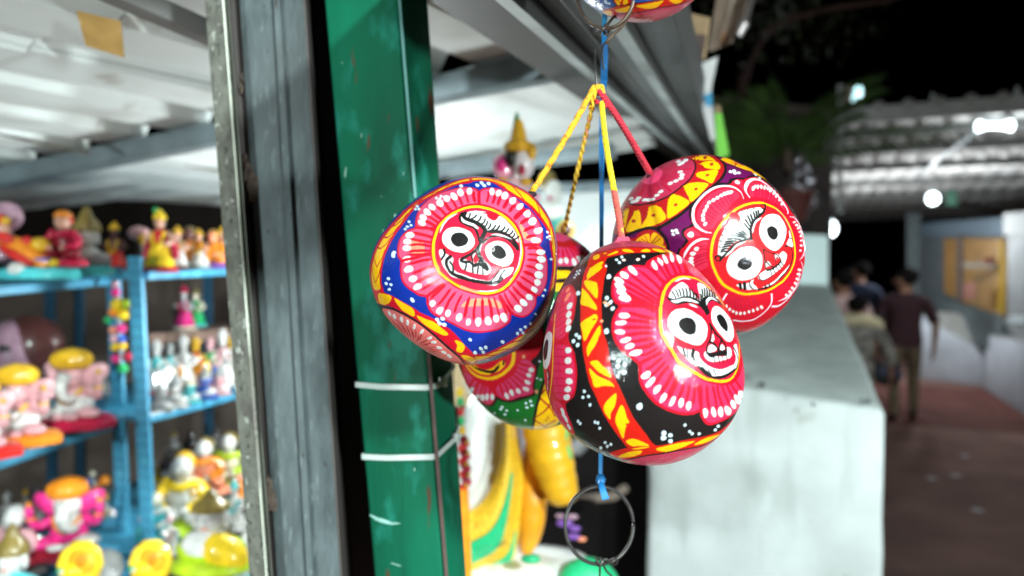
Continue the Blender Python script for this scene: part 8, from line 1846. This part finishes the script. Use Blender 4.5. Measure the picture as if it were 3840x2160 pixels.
sell('collar', M_STWHITE, 2050, 790, 70, 40, 40, 1.43, None, s2); sell('body', pmat('sea_green_gloss', (.05, .36, .32), .3, coat=.5), 2085, 950, 52, 45, 150, 1.44, None, s2)
MB().lathe(W(2122, 862, 1.38), [(22 * U, -6 * U), (34 * U, -4 * U), (36 * U, 4 * U), (26 * U, 6 * U)], 22, .9, 1, Euler((1.5, 0, 0)).to_matrix()).build('disc_rim', fm('gold'), s2)
sell('disc', fm('brown'), 2120, 862, 24, 9, 27, 1.378, None, s2)
# ------------------------------------------------------------------ white parapet with its far pillar
M_PLASTER = pmat('whitewashed_plaster', (.45, .495, .49), .8, 0, .12, 5, .35, 26, spots=[((.36, .395, .385), 3.4, .50, .2), ((.27, .27, .24), 7, .68, .10), ((.30, .27, .22), 22, .73, .04), ((.33, .365, .355), 15, .56, .2, (1, 1, .14)), ((.44, .49, .49), 30, .60, .1, (1, 1, .3))])
M_CEMENT = pmat('weathered_cement_top', (.42, .47, .455), .85, 0, .18, 9, .4, 34, spots=[((.36, .42, .41), 5, .58, .15), ((.13, .14, .13), 14, .68, .08)], stretch=(1, 1, 1))
par = thing('parapet', 'white plastered parapet wall with a grey cement top beside the alley', 'parapet', W(2900, 3300, 1.95))
TL, TR, FR_, FL_ = W(2430, 1400, 2.06), W(3322, 1536, 1.80), W(3112, 1064, 4.2), W(2620, 1046, 4.2)
dn = Vector((0, 0, -1.32))
def plaster_over_cement():
    """whitewash on the upright faces, weathered cement where the surface faces up, with an uneven border"""
    m = bpy.data.materials.new('whitewash_and_cement'); m.use_nodes = True; nt = m.node_tree; N = nt.nodes; L = nt.links; b = N['Principled BSDF']
    def src(mat):
        n2 = {}; 
        for n in mat.node_tree.nodes:
            if n.type in ('BSDF_PRINCIPLED', 'OUTPUT_MATERIAL', 'BUMP'): continue
            k = N.new(n.bl_idname); n2[n.name] = k
            if n.type == 'MIX': k.data_type = 'RGBA'
            for a, c in zip(n.inputs, k.inputs):
                if hasattr(a, 'default_value'):
                    try: c.default_value = a.default_value
                    except Exception: pass
        for l in mat.node_tree.links:
            if l.from_node.name in n2 and l.to_node.name in n2:
                fi = list(l.from_node.outputs).index(l.from_socket); ti = list(l.to_node.inputs).index(l.to_socket); L.new(n2[l.from_node.name].outputs[fi], n2[l.to_node.name].inputs[ti])
        bc = [l for l in mat.node_tree.links if l.to_node.type == 'BSDF_PRINCIPLED' and l.to_socket.name == 'Base Color'][0]
        return n2[bc.from_node.name].outputs[list(bc.from_node.outputs).index(bc.from_socket)]
    a = src(M_PLASTER); c = src(M_CEMENT)
    g = N.new('ShaderNodeNewGeometry'); sx = N.new('ShaderNodeSeparateXYZ'); L.new(g.outputs['Normal'], sx.inputs[0])
    tc = N.new('ShaderNodeTexCoord'); nz = N.new('ShaderNodeTexNoise'); nz.inputs['Scale'].default_value = 16; nz.inputs['Detail'].default_value = 6; L.new(tc.outputs['Object'], nz.inputs['Vector'])
    ad = N.new('ShaderNodeMath'); ad.operation = 'MULTIPLY_ADD'; ad.inputs[1].default_value = .9; L.new(nz.outputs['Fac'], ad.inputs[0]); L.new(sx.outputs['Z'], ad.inputs[2])
    mr = N.new('ShaderNodeMapRange'); mr.inputs[1].default_value = 1.18; mr.inputs[2].default_value = 1.36; L.new(ad.outputs[0], mr.inputs[0])
    mx = N.new('ShaderNodeMix'); mx.data_type = 'RGBA'; L.new(mr.outputs[0], mx.inputs['Factor']); L.new(a, mx.inputs['A']); L.new(c, mx.inputs['B']); L.new(mx.outputs['Result'], b.inputs['Base Color'])
    b.inputs['Roughness'].default_value = .9; b.inputs['Specular IOR Level'].default_value = .15
    bp = N.new('ShaderNodeBump'); bp.inputs['Strength'].default_value = .6; bp.inputs['Distance'].default_value = .006
    n3 = N.new('ShaderNodeTexNoise'); n3.inputs['Scale'].default_value = 34; n3.inputs['Detail'].default_value = 8; n3.inputs['Roughness'].default_value = .7; L.new(tc.outputs['Object'], n3.inputs['Vector']); L.new(n3.outputs['Fac'], bp.inputs['Height']); L.new(bp.outputs[0], b.inputs['Normal'])
    return m
mb = MB().hexa([TL, TR, FR_, FL_], [TL + dn, TR + dn, FR_ + dn, FL_ + dn])
mb.build('wall', plaster_over_cement(), par, bevel=.02, bseg=4, sub=14, displace=.0045, dscale=7, auto=180)
for (x, y, r) in ((2856, 1443, .0075), (3253, 1506, .006), (3232, 1504, .004), (3050, 1516, .005)): MB().ell(W(x, y, 1.93 if x < 3000 else 1.81), (r, r * .6, r), wob=.4).build('chip', pmat('dark_chip', (.04, .045, .045), .9), par)
pil = [W(2900, 872, 4.15), W(3112, 880, 4.15), W(3112, 1078, 4.15), W(2900, 1072, 4.15)]
tag(MB().slab(pil, .25).build('pillar', pmat('pale_cyan_whitewash', (.66, .80, .80), .7, 0, .05, 4), bevel=.02), 'pale cyan white pillar standing on the far end of the parapet', 'pillar')

# ------------------------------------------------------------------ canopy roof over the alley, with its lamps
M_CAN = pmat('grey_white_canopy', (.52, .50, .49), .9, 0, .2, 2.5, .1, 20, spec=.05); M_CANP = pmat('canopy_purlin', (.09, .09, .088), .8, 0, .2, 6); M_CAP = pmat('canopy_cap', (.11, .10, .095), .6, .1, .2, 6)
NL = W(3150, 452, 6.7); ZR = NL.z
canopy = thing('canopy_roof', 'long corrugated canopy roof over the alley on dark purlins', 'canopy', NL)
def can_pt(u, t, dz=0): return NL + RT * u + AL * t + Vector((0, 0, dz - .012 * t))
def rib(u, pitch=.235, amp=.05): f = (u / pitch) % 1; return amp * (0 if f < .5 else (f - .5) / .14 if f < .64 else 1 if f < .86 else (1 - f) / .14)
for (t0, t1, off) in ((0, 3.3, 0), (3.25, 7.2, -.02), (7.15, 12.5, -.04)):
    for (u0, u1) in ((-.1, 1.79), (1.78, 3.67), (3.66, 5.6)):
        us = np.arange(u0, u1 + 1e-6, .235 * .07); n = 6; mb = MB(); m = len(us)
        vs = [can_pt(u, t0 + (t1 - t0) * j / n, off + rib(u)) for j in range(n + 1) for u in us]
        mb.add(vs, [(j * m + i, j * m + i + 1, (j + 1) * m + i + 1, (j + 1) * m + i) for j in range(n) for i in range(m - 1)]).build('roof_sheet', M_CAN, canopy, thick=.003, auto=20)
for t in (.45, 1.5, 2.9, 4.6, 6.6, 9.0, 11.8): MB().beam(can_pt(-.15, t, -.05), can_pt(5.7, t, -.05), .06, .08).build('purlin', M_CANP, canopy, smooth=False)
for u in (-.1, 5.6): MB().beam(can_pt(u, 0, -.12), can_pt(u, 12.4, -.12), .08, .10).build('edge_beam', M_CANP, canopy, smooth=False)
for k in range(7):
    u = .12 + k * .62; MB().lathe(can_pt(u, .05, .02), [(.045, 0), (.05, .05), (.03, .10), (.012, .17)], 10).build('roof_bolt', pmat('zinc_bolt', (.5, .5, .5), .35, .6), canopy)
MB().beam(can_pt(-.15, -.02, .03), can_pt(5.7, -.02, .03), .03, .14).build('fascia', M_CAP, canopy, smooth=False)
for k in range(24): MB().ell(can_pt(-.1 + k * .235 + .18, -.02, .10), (.06, .03, .05), nu=8, nv=6).build('fascia_bump', M_CAP, canopy)
for t in (.6, 6.0, 12): 
    for u in (-.1, 5.5): MB().tube([Vector((can_pt(u, t).x, can_pt(u, t).y, 0)), can_pt(u, t, -.1)], .035, 8).build('support_post', M_CANP, canopy) if not (u < 0 and t < 5) else None
def pip(label, a, b, r): return tag(MB().tube([a, b], r, 8).build('brace_pipe', pmat('white_pipe', (.6, .66, .7), .35, 0, .1, 9), smooth=True), label, 'pipe')
pip('slanting white brace pipe under the canopy roof below the bar lamp', W(3440, 662, 8.4), W(3660, 495, 7.0), .022)
M_GLOW = pmat('lit_lamp_glass', (.9, .9, .9), .4, emit=(.80, .96, 1, 7)); M_LHOUS = pmat('lamp_case', (.25, .25, .25), .5)
def lit(root, c, e, col=(.9, .98, 1), off=Vector((0, -.12, -.12))):
    ld = bpy.data.lights.new('lamp_light', 'POINT'); ld.energy = e; ld.shadow_soft_size = .09; ld.color = col
    lo = bpy.data.objects.new('lamp_light', ld); COL.objects.link(lo); lo.parent = root; lo.location = c + off - wloc(root)
c = W(3730, 472, 6.5); t = thing('bar_lamp', 'glowing white bar lamp fixed under the near edge of the canopy', 'lamp', c)
MB().tube([c - Vector((.135, -.02, .0)), c + Vector((.135, -.02, .0))], .048, 12).build('tube', M_GLOW, t); MB().beam(c - Vector((.17, -.02, -.06)), c + Vector((.17, .02, .06)), .06, .03).build('case', M_LHOUS, t); lit(t, c, 34, off=Vector((0, -.1, -.45)))
c = W(3498, 744, 9.6); t = thing('globe_lamp', 'glowing round lamp hanging in the middle under the canopy', 'lamp', c, 'round lamps under the canopy'); MB().ell(c, .075).build('globe', M_GLOW, t); MB().lathe(c + Vector((0, 0, .08)), [(.06, 0), (.05, .05), (.015, .09), (.012, .35)], 12).build('fitting', M_LHOUS, t); lit(t, c, 95, off=Vector((0, -.2, -.4)))
c = W(3100, 856, 11.5); t = thing('globe_lamp', 'glowing round lamp just above the far pillar of the parapet', 'lamp', c, 'round lamps under the canopy'); MB().ell(c, .15).build('globe', M_GLOW, t); MB().lathe(c + Vector((0, 0, .09)), [(.06, 0), (.05, .05), (.015, .09), (.012, .4)], 12).build('fitting', M_LHOUS, t); lit(t, c, 120, off=Vector((0, -.2, -.4)))
tag(MB().slab([W(3552, 712, 9.7), W(3590, 712, 9.7), W(3590, 768, 9.7), W(3552, 768, 9.7)], .02).build('green_box', pmat('green_box_paint', (.004, .03, .016), .8)), 'small dark green box beside the middle round lamp', 'box')
c = W(3212, 352, 6.2); t = thing('street_light', 'small glowing floodlight on a thin post above the canopy corner', 'street light', W(3140, 800, 6.25))
MB().ell(c, (.045, .05, .065), Euler((0, .5, 0)).to_matrix()).build('lens', pmat('cool_lit_lens', (.8, .9, .9), .4, emit=(.55, .95, 1, 6)), t); MB().box(c + Vector((-.075, .02, 0)), (.035, .05, .06)).build('housing', pmat('pinkish_case', (.22, .15, .15), .6), t, bevel=.01); MB().tube([W(3150, 800, 6.25), W(3150, 320, 6.25), W(3180, 345, 6.22)], .022, 8).build('post', M_LHOUS, t); lit(t, c, 1.5, off=Vector((.06, -.1, -.05)))

# ------------------------------------------------------------------ the stall and low walls on the far side of the alley
M_KGREY = pmat('kiosk_grey_blue', (.062, .072, .080), .7, 0, .15, 5); M_KDARK = pmat('kiosk_dark_teal', (.055, .07, .075), .7, 0, .2, 5)
kio = thing('kiosk', 'grey blue kiosk with a yellow poster board, right of the alley', 'kiosk', W(3650, 1260, 9.76))
def ks(name, mat, quad, th=.05): return MB().slab(quad, th).build(name, mat, kio, smooth=False)
ks('wall', M_KGREY, [W(3450, 850, 12.69), W(3850, 900, 9.27), W(3850, 1290, 9.27), W(3450, 1130, 12.69)], .2)
ks('header', pmat('kiosk_header_blue', (.065, .09, .115), .6), [W(3452, 838, 12.44), W(3770, 815, 9.64), W(3770, 884, 9.64), W(3452, 884, 12.44)], .08)
po = ks('poster_board', pmat('yellow_poster', (.17, .085, .02), .6, 0, .15, 3, spots=[((.13, .085, .035), 2.2, .58, .15)]), [W(3604, 892, 10.86), W(3772, 896, 9.46), W(3772, 1188, 9.46), W(3604, 1130, 10.86)], .04)
ks('poster_board', MATS['yellow_poster'], [W(3540, 894, 11.47), W(3588, 894, 11.00), W(3588, 1118, 11.00), W(3540, 1098, 11.47)], .04)
MB().slab([W(3755, 900, 9.39), W(3768, 900, 9.39), W(3768, 1182, 9.39), W(3745, 1170, 9.44)], .02).build('poster_edge', pmat('bright_yellow_print', (.32, .19, .01), .6), po)
for (x0, y0, x1, y1) in ((3690, 965, 3735, 990), (3610, 1060, 3655, 1120), (3612, 985, 3740, 1004)): MB().slab([W(x0, y0, 10.1 if x0 < 3660 else 9.55), W(x1, y0, 9.55), W(x1, y1, 9.55), W(x0, y1, 10.1 if x0 < 3660 else 9.55)], .01).build('poster_print', pmat('faded_red_print' if y1 > 1010 or x0 > 3680 else 'faded_grey_print', (.16, .05, .03) if y1 > 1010 or x0 > 3680 else (.075, .06, .045), .6), po)
ks('mullion', pmat('kiosk_mullion', (.05, .04, .04), .6), [W(3588, 880, 10.92), W(3604, 880, 10.80), W(3604, 1150, 10.80), W(3588, 1140, 10.92)], .06)
ks('skirting', M_KDARK, [W(3450, 1095, 12.57), W(3760, 1190, 9.39), W(3760, 1330, 9.39), W(3450, 1215, 12.57)], .12)
ks('side_panel', pmat('pale_grey_panel', (.17, .17, .17), .7, 0, .1, 4), [W(3763, 800, 9.21), W(3900, 790, 8.54), W(3900, 880, 8.54), W(3763, 882, 9.21)], .1)
ks('side_wall', pmat('mid_grey_wall', (.15, .155, .16), .7, 0, .2, 4), [W(3778, 884, 9.15), W(3900, 880, 8.54), W(3900, 1300, 8.54), W(3778, 1240, 9.15)], .1)
tag(MB().ell(W(3815, 1205, 7.1), (.10, .07, .06), wob=.7).build('sack', pmat('white_sack', (.62, .66, .70), .8, 0, .15, 9)), 'white bundle lying on the low wall by the grey kiosk wall', 'sack')
M_LOWW = pmat('blue_white_wall', (.40, .42, .47), .75, 0, .14, 3, .2, 18, spots=[((.36, .36, .40), 2.4, .6, .15)]); M_LOWT = pmat('grey_wall_top', (.22, .22, .21), .85, 0, .2, 6)
def low(label, top, zdown, th, lab2=None):
    t = thing('low_wall', label, 'low wall', top[0] + Vector((0, 0, -zdown)), 'low whitewashed walls on the far side of the alley')
    a, b = top; back = AL * .05 + RT * th; d0 = Vector((a.x, a.y, 0)); d1 = Vector((b.x, b.y, 0))
    MB().hexa([a, b, d1, d0], [a + back, b + back, d1 + back, d0 + back]).build('wall', M_LOWW, t, bevel=.015)
    MB().hexa([a + Vector((0, 0, .004)), b + Vector((0, 0, .004)), b + back + Vector((0, 0, .004)), a + back + Vector((0, 0, .004))], [a + Vector((0, 0, .02)), b + Vector((0, 0, .02)), b + back + Vector((0, 0, .02)), a + back + Vector((0, 0, .02))]).build('coping', M_LOWT, t)
low('low whitewashed wall with a sloping top, behind the man in the maroon shirt', (W(3440, 1175, 10.9), W(3690, 1318, 10.2)), 1, .5)
low('nearer low whitewashed wall at the right edge, taller than the sloping one', (W(3695, 1256, 10.0), W(3900, 1290, 7.7)), 1, .45)
tag(MB().hexa([W(3400, 1375, 12.8), W(3400, 800, 12.8), W(3452, 800, 12.7), W(3452, 1375, 12.7)], [W(3400, 1375, 13.1), W(3400, 800, 13.1), W(3452, 800, 13.0), W(3452, 1375, 13.0)]).build('dark_column', M_KDARK, smooth=False), 'dark column at the left corner of the grey blue kiosk', 'column')

# ------------------------------------------------------------------ palm, pot and dim hanging tins at the alley's edge
palm = thing('palm', 'dim green potted palm rising behind the maroon coconut into the dark', 'palm', W(2960, 860, 5.2))
M_FROND = pmat('palm_leaf', (.016, .032, .005), .7, 0, .6, 5, spec=.1); MB().tube([W(2965, 770, 5.2), W(2955, 640, 5.2), W(2950, 560, 5.2)], [.05, .04, .03], 9).build('trunk', pmat('palm_trunk', (.05, .03, .02), .9, 0, .3, 20), palm)
rp = random.Random(12)
for i in range(17):
    a = rp.uniform(-1.35, 1.35); L = rp.uniform(.55, 1.05); y = rp.uniform(-.35, .3); c0 = W(2950 + rp.uniform(-25, 25), 590, 5.2); mb = MB()
    pts = [c0 + Vector((math.sin(a) * L * t * (1 + .25 * t), y * t, math.cos(a) * L * t * (1 - .42 * t) )) for t in np.linspace(0, 1, 12)]
    mb.tube(pts, list(np.linspace(.008, .002, 12)), 5)
    for k in range(2, 12):
        for s_ in (-1, 1):
            for q in (0, .5):
                p = pts[k - 1].lerp(pts[k], q); dr = (pts[k] - pts[k - 1]).normalized(); sd = basis(dr, Vector((0, 1, .2)))[0] * s_
                l = .22 * (1 - .5 * k / 12); tip = p + (dr * .75 + sd * .62).normalized() * l - Vector((0, 0, .06 * l)); w_ = dr.cross(sd).cross(sd).normalized() * .009
                mb.add([p - w_, p + (tip - p) * .5 + w_ * 1.4, tip, p + (tip - p) * .5 - w_ * 1.4], [(0, 1, 2, 3)])
    mb.build('frond', M_FROND, palm, smooth=False)
MB().lathe(W(2965, 830, 5.2), [(.10, 0), (.15, .16), (.165, .18), (.16, .21), (.13, .20)], 18).build('pot', pmat('red_brown_pot', (.07, .015, .012), .7, 0, .2, 9), palm)
tb_ = W(3000, 840, 6.4)
shed = thing('shed', 'dark brown shed behind the potted palm', 'shed', W(2900, 900, 7.4)); MB().slab([W(2650, 395, 7.4), W(3120, 440, 7.4), W(3120, 900, 7.4), W(2650, 900, 7.4)], .3).build('wall', pmat('dark_brown_boards', (.014, .008, .007), .9, 0, .3, 5), shed, smooth=False); MB().slab([W(2640, 360, 7.3), W(3130, 405, 7.3), W(3130, 440, 7.3), W(2640, 396, 7.3)], .4).build('roof_edge', pmat('brown_roof_edge', (.05, .035, .03), .9), shed, smooth=False)
M_TIN = pmat('bright_tin', (.35, .34, .38), .3, .9, .1, 9, .4, 30)
tins = thing('tin_garland', 'bunch of shiny crumpled tin decorations hanging left of the canopy', 'decoration', W(3010, 790, 6.0))
MB().tube([W(3020, 560, 6.0), W(3022, 790, 6.0)], .006, 6).build('string', M_LHOUS, tins)
for i in range(13): MB().ell(W(3018 + rp.uniform(-46, 40), 590 + i * 16 + rp.uniform(-8, 8), 6.0 + rp.uniform(-.08, .08)), (rp.uniform(.03, .055),) * 3, wob=.7, nu=10, nv=8).build('tin_scrap', M_TIN, tins)
tree = thing('tree', 'bare dark tree branch reaching across the black sky', 'tree', W(2700, 200, 9.5))
MB().tube([W(2780, 300, 9.5), W(2870, 120, 9.4), W(2960, 72, 9.3), (W(3120, 32, 9.2)), W(3320, 4, 9.0), W(3520, -60, 9.0)], [.09, .06, .045, .035, .025, .012], 8).build('limb', pmat('dark_bark', (.05, .02, .016), .9, 0, .3, 12), tree)
MB().tube([W(2780, 300, 9.5), W(2760, 700, 9.6), Vector((W(2760, 900, 9.6).x, W(2760, 900, 9.6).y, 0))], [.09, .13, .18], 9).build('trunk', MATS['dark_bark'], tree)
M_LEAF = pmat('dark_leaves', (.016, .022, .005), .7, 0, .5, 5); mb = MB()
for i in range(420):
    t = rp.random(); p = W(2700 + rp.gauss(260, 190), 70 + rp.gauss(0, 80), 9.2 + rp.uniform(-.5, .5)); u = Vector((rp.gauss(0, 1), rp.gauss(0, 1), rp.gauss(0, 1))).normalized(); v = basis(u)[0]; s_ = rp.uniform(.04, .09)
    mb.add([p - u * s_, p + v * s_ * .4, p + u * s_, p - v * s_ * .4], [(0, 1, 2, 3)])
tag(mb.build('leaves', M_LEAF, tree, smooth=False), kind='stuff')

# ------------------------------------------------------------------ people seen from behind
M_SKIN = pmat('brown_skin', (.30, .145, .09), .55, 0, .08, 30, sub=.1); M_HAIR = pmat('black_hair', (.010, .008, .008), 1, 0, .3, 90, .6, 150, spec=.05)
def person(label, loc, H, yaw, shirt, trousers, shoes=(.02, .02, .02), lean=0.0, turn=.0, stride=.12, arms=((.04, .02), (.04, .02)), long_sleeve=False):
    """one continuous skinned body; clothing is cut from it as close shells"""
    k = H / 1.72; t = thing('person', label, 'person', loc, 'people walking in the alley')
    bm = bmesh.new(); sk = bm.verts.layers.skin.verify(); ids = {}
    def V(n, p, r):
        q = Vector(p); ln = lean * max(0, q.z - .9); q.y += ln
        v = bm.verts.new(q); v[sk].radius = (r, r * .82) if not isinstance(r, tuple) else r; ids[n] = v; return v
    def E(*ns):
        for a, b in zip(ns, ns[1:]): bm.edges.new((ids[a], ids[b]))
    V('pel', (0, 0, .93), (.155, .115)); ids['pel'][sk].use_root = True
    V('wai', (0, .0, 1.08), (.142, .10)); V('che', (0, .0, 1.26), (.168, .115)); V('sho', (0, -.005, 1.39), (.13, .09)); V('nec', (0, -.01, 1.47), .056); V('jaw', (0, .005, 1.53), (.068, .075)); V('hea', (0, .0, 1.62), (.082, .098)); V('top', (0, -.005, 1.69), (.055, .065))
    E('pel', 'wai', 'che', 'sho', 'nec', 'jaw', 'hea', 'top')
    for s, sd in ((-1, 0), (1, 1)):
        f, o_ = arms[sd]; m = 'LR'[sd]
        V('sh' + m, (s * .185, -.005, 1.37), .062); V('el' + m, (s * (.235 + o_), .0 + f * .3, 1.09), .044); V('wr' + m, (s * (.245 + o_), .05 + f, .86), .029); V('pa' + m, (s * (.245 + o_), .065 + f, .78), (.036, .020))
        E('sho', 'sh' + m, 'el' + m, 'wr' + m, 'pa' + m)
        g = stride * s
        V('hi' + m, (s * .092, 0, .86), .088); V('kn' + m, (s * .10, .03 + g * .6, .49), .057); V('an' + m, (s * .105, g - .03, .085), .038); V('to' + m, (s * .115, g + .12, .035), (.042, .030))
        E('pel', 'hi' + m, 'kn' + m, 'an' + m, 'to' + m)
        px = s * (.245 + o_); py = .065 + f; pz = .78
        for j, (dy, L) in enumerate(((-.025, .065), (-.008, .078), (.01, .072), (.027, .055))):
            a = bm.verts.new((px, py + dy, pz)); b = bm.verts.new((px - s * .006, py + dy * 1.15, pz - .03 - L * .55)); c = bm.verts.new((px - s * .018, py + dy * 1.15 + .006, pz - .03 - L))
            for v in (a, b, c): v[sk].radius = (.0085, .0085)
            a[sk].use_root = True; bm.edges.new((a, b)); bm.edges.new((b, c))
        a = bm.verts.new((px, py + .022, pz + .02)); b = bm.verts.new((px - s * .012, py + .05, pz - .01)); c = bm.verts.new((px - s * .02, py + .058, pz - .045))
        for v in (a, b, c): v[sk].radius = (.0095, .0095)
        a[sk].use_root = True; bm.edges.new((a, b)); bm.edges.new((b, c))
    me = bpy.data.meshes.new('tmp'); bm.to_mesh(me); bm.free(); ob = bpy.data.objects.new('tmp', me); COL.objects.link(ob)
    ob.modifiers.new('s', 'SKIN').use_smooth_shade = True; ob.modifiers.new('d', 'SUBSURF').levels = 2
    dg = bpy.context.evaluated_depsgraph_get(); ev = bpy.data.meshes.new_from_object(ob.evaluated_get(dg)); bpy.data.objects.remove(ob)
    M = Matrix.Rotation(yaw, 4, 'Z') @ Matrix.Diagonal((k * 1.12, k * 1.08, k, 1)); Ml = Matrix.Rotation(yaw, 4, 'Z')
    HT = Matrix.Translation((0, 0, 1.5)) @ Matrix.Rotation(turn, 4, 'Z') @ Matrix.Translation((0, 0, -1.5))
    co = [Vector(v.co) for v in ev.vertices]; fs = [tuple(p.vertices) for p in ev.polygons]; nm = [Vector(v.normal) for v in ev.vertices]
    co = [HT @ c if c.z > 1.5 else c for c in co]
    def obj(name, idx, off, mat):
        used = sorted({i for f in idx for i in f}); ren = {i: j for j, i in enumerate(used)}
        m = bpy.data.meshes.new(name); m.from_pydata([tuple(M @ (co[i] + nm[i] * off * (1 + .35 * noise.noise(co[i] * 9)))) for i in used], [], [tuple(ren[i] for i in f) for f in idx])
        m.polygons.foreach_set('use_smooth', [True] * len(m.polygons)); m.materials.append(mat); o = bpy.data.objects.new(name, m); COL.objects.link(o); o.parent = t; return o
    cen = [sum((co[i] for i in f), Vector()) / len(f) for f in fs]
    obj('body', fs, 0, M_SKIN)
    sl = .98 if long_sleeve else 1.13
    isarm = lambda c: abs(c.x) > .195 and c.z < 1.36
    obj('shirt', [f for f, c in zip(fs, cen) if (.87 < c.z < 1.455 and not isarm(c)) or (isarm(c) and c.z > sl)], .016, shirt)
    obj('trousers', [f for f, c in zip(fs, cen) if .10 < c.z < .955 and not isarm(c)], .013, trousers)
    for s in (-1, 1): obj('shoe', [f for f, c in zip(fs, cen) if c.z < .105 and c.x * s > 0], .010, pmat('dark_shoes', shoes, .5))
    mb = MB(M @ HT); mb.ell((0, -.026, 1.648), (.093, .10, .098), nu=22, nv=14, wob=.22); mb.build('hair', M_HAIR, None).parent = t
    h = t.children[-1]; base = Vector(h.location); h.location = base
    for s in (-1, 1):
        MB(M @ HT).ell((s * .088, .0, 1.60), (.014, .026, .034), nu=8, nv=6).build('ear', M_SKIN, None).parent = t
        MB(M @ HT).ell((s * .033, .088, 1.625), (.015, .012, .009), nu=8, nv=6).build('eye', pmat('dark_eye', (.05, .04, .035), .2), None).parent = t
    MB(M @ HT).ell((0, .115, 1.60), (.016, .022, .028), nu=8, nv=6).build('nose', M_SKIN, None).parent = t
    q = MB(M @ HT).ell((0, .098, 1.555), (.026, .012, .008), nu=8, nv=6).build('mouth', pmat('lip', (.28, .10, .08), .5), None); q.parent = t
    return t
def cloth(n, c, **k): return pmat(n, c, .9, 0, .2, 12, .3, 40, **k)
def gpos(px, d):
    p = W(px, 1000, d); return Vector((p.x, p.y, 0))
YA = -math.radians(20)
person('man in a maroon shirt and khaki trousers walking away down the alley', gpos(3396, 7.9), 1.61, YA, cloth('maroon_shirt', (.034, .009, .014)), cloth('khaki_trousers', (.11, .08, .048)), turn=.9, arms=((.02, .02), (.10, .05)))
person('man in a navy blue shirt ahead of the others in the alley', gpos(3222, 9.6), 1.69, YA, cloth('navy_shirt', (.014, .022, .055)), cloth('dark_trousers', (.03, .03, .035)), turn=.9)
p3 = person('short person in a grey patterned shirt with a cream towel over the shoulders', gpos(3216, 6.6), 1.38, YA - .1, cloth('grey_pattern_shirt', (.27, .245, .225), spots=[((.10, .09, .085), 14, .54, .05)]), cloth('beige_trousers', (.22, .19, .14)), turn=.2, arms=((.05, .05), (.16, .07)), long_sleeve=True)
person('person in a pale pink top, half hidden behind the towel wearer', gpos(3160, 7.5), 1.60, YA, cloth('pale_pink_top', (.50, .33, .32)), cloth('brown_trousers', (.05, .035, .03)), turn=.7)
L3 = Vector(p3.location); R3 = Matrix.Rotation(YA - .1, 3, 'Z')
tw = MB()
tp_ = [R3 @ Vector(q) * (1.38 / 1.72) + L3 for q in ((-.22, .06, 1.30), (-.20, -.02, 1.42), (-.10, -.10, 1.47), (0, -.115, 1.475), (.10, -.10, 1.47), (.20, -.02, 1.42), (.22, .08, 1.30))]
tw.tube(spline([tuple(p) for p in tp_], False, 5), .052, 10)
tag(tw.build('towel', pmat('cream_towel', (.68, .58, .38), .95, 0, .12, 30, .6, 160), displace=.006, dscale=20), 'cream towel draped over the short person’s shoulders'.replace('’', "'"), 'towel')
bgp = W(3325, 1400, 7.5)
bag = thing('bag', 'black shoulder bag carried between the towel wearer and the maroon shirt', 'bag', bgp)
MB().ell(bgp, (.15, .08, .125), pw=.6, wob=.15).build('pouch', pmat('black_bag', (.012, .013, .018), .6, 0, .3, 20), bag); MB().tube([bgp + Vector((-.11, 0, .08)), bgp + Vector((-.08, .0, .35)), bgp + Vector((-.05, .02, .62))], .014, 8).build('strap', MATS['black_bag'], bag)
MB().ribbon([bgp + Vector((-.12, -.09, .03)), bgp + Vector((.0, -.10, .05)), bgp + Vector((.12, -.09, -.02))], .03, .006, Vector((0, 0, 1))).build('flap_trim', pmat('navy_trim', (.04, .05, .12), .6), bag)
for i, (x, y) in enumerate(((3615, 1712), (3580, 1785), (3490, 1795), (3660, 1915))):
    d = 1.65 * F_PX / (y - 1000); p = W(x, y, d); tag(MB().slab([Vector((p.x - .03, p.y - .02, .008)), Vector((p.x + .04, p.y - .03, .008)), Vector((p.x + .03, p.y + .02, .008)), Vector((p.x - .02, p.y + .03, .008))], .003).build('paper_scrap', pmat('litter_paper', (.42, .41, .43), .8)), ('brightest white paper scrap lying on the alley floor', 'dull paper scrap below the brightest one on the floor', 'dull paper scrap nearest the parapet on the floor', 'small paper scrap furthest down the alley floor picture')[i], 'litter')
print('triangles', sum(sum(len(p.vertices) - 2 for p in o.data.polygons) for o in scene.objects if o.type == 'MESH'))
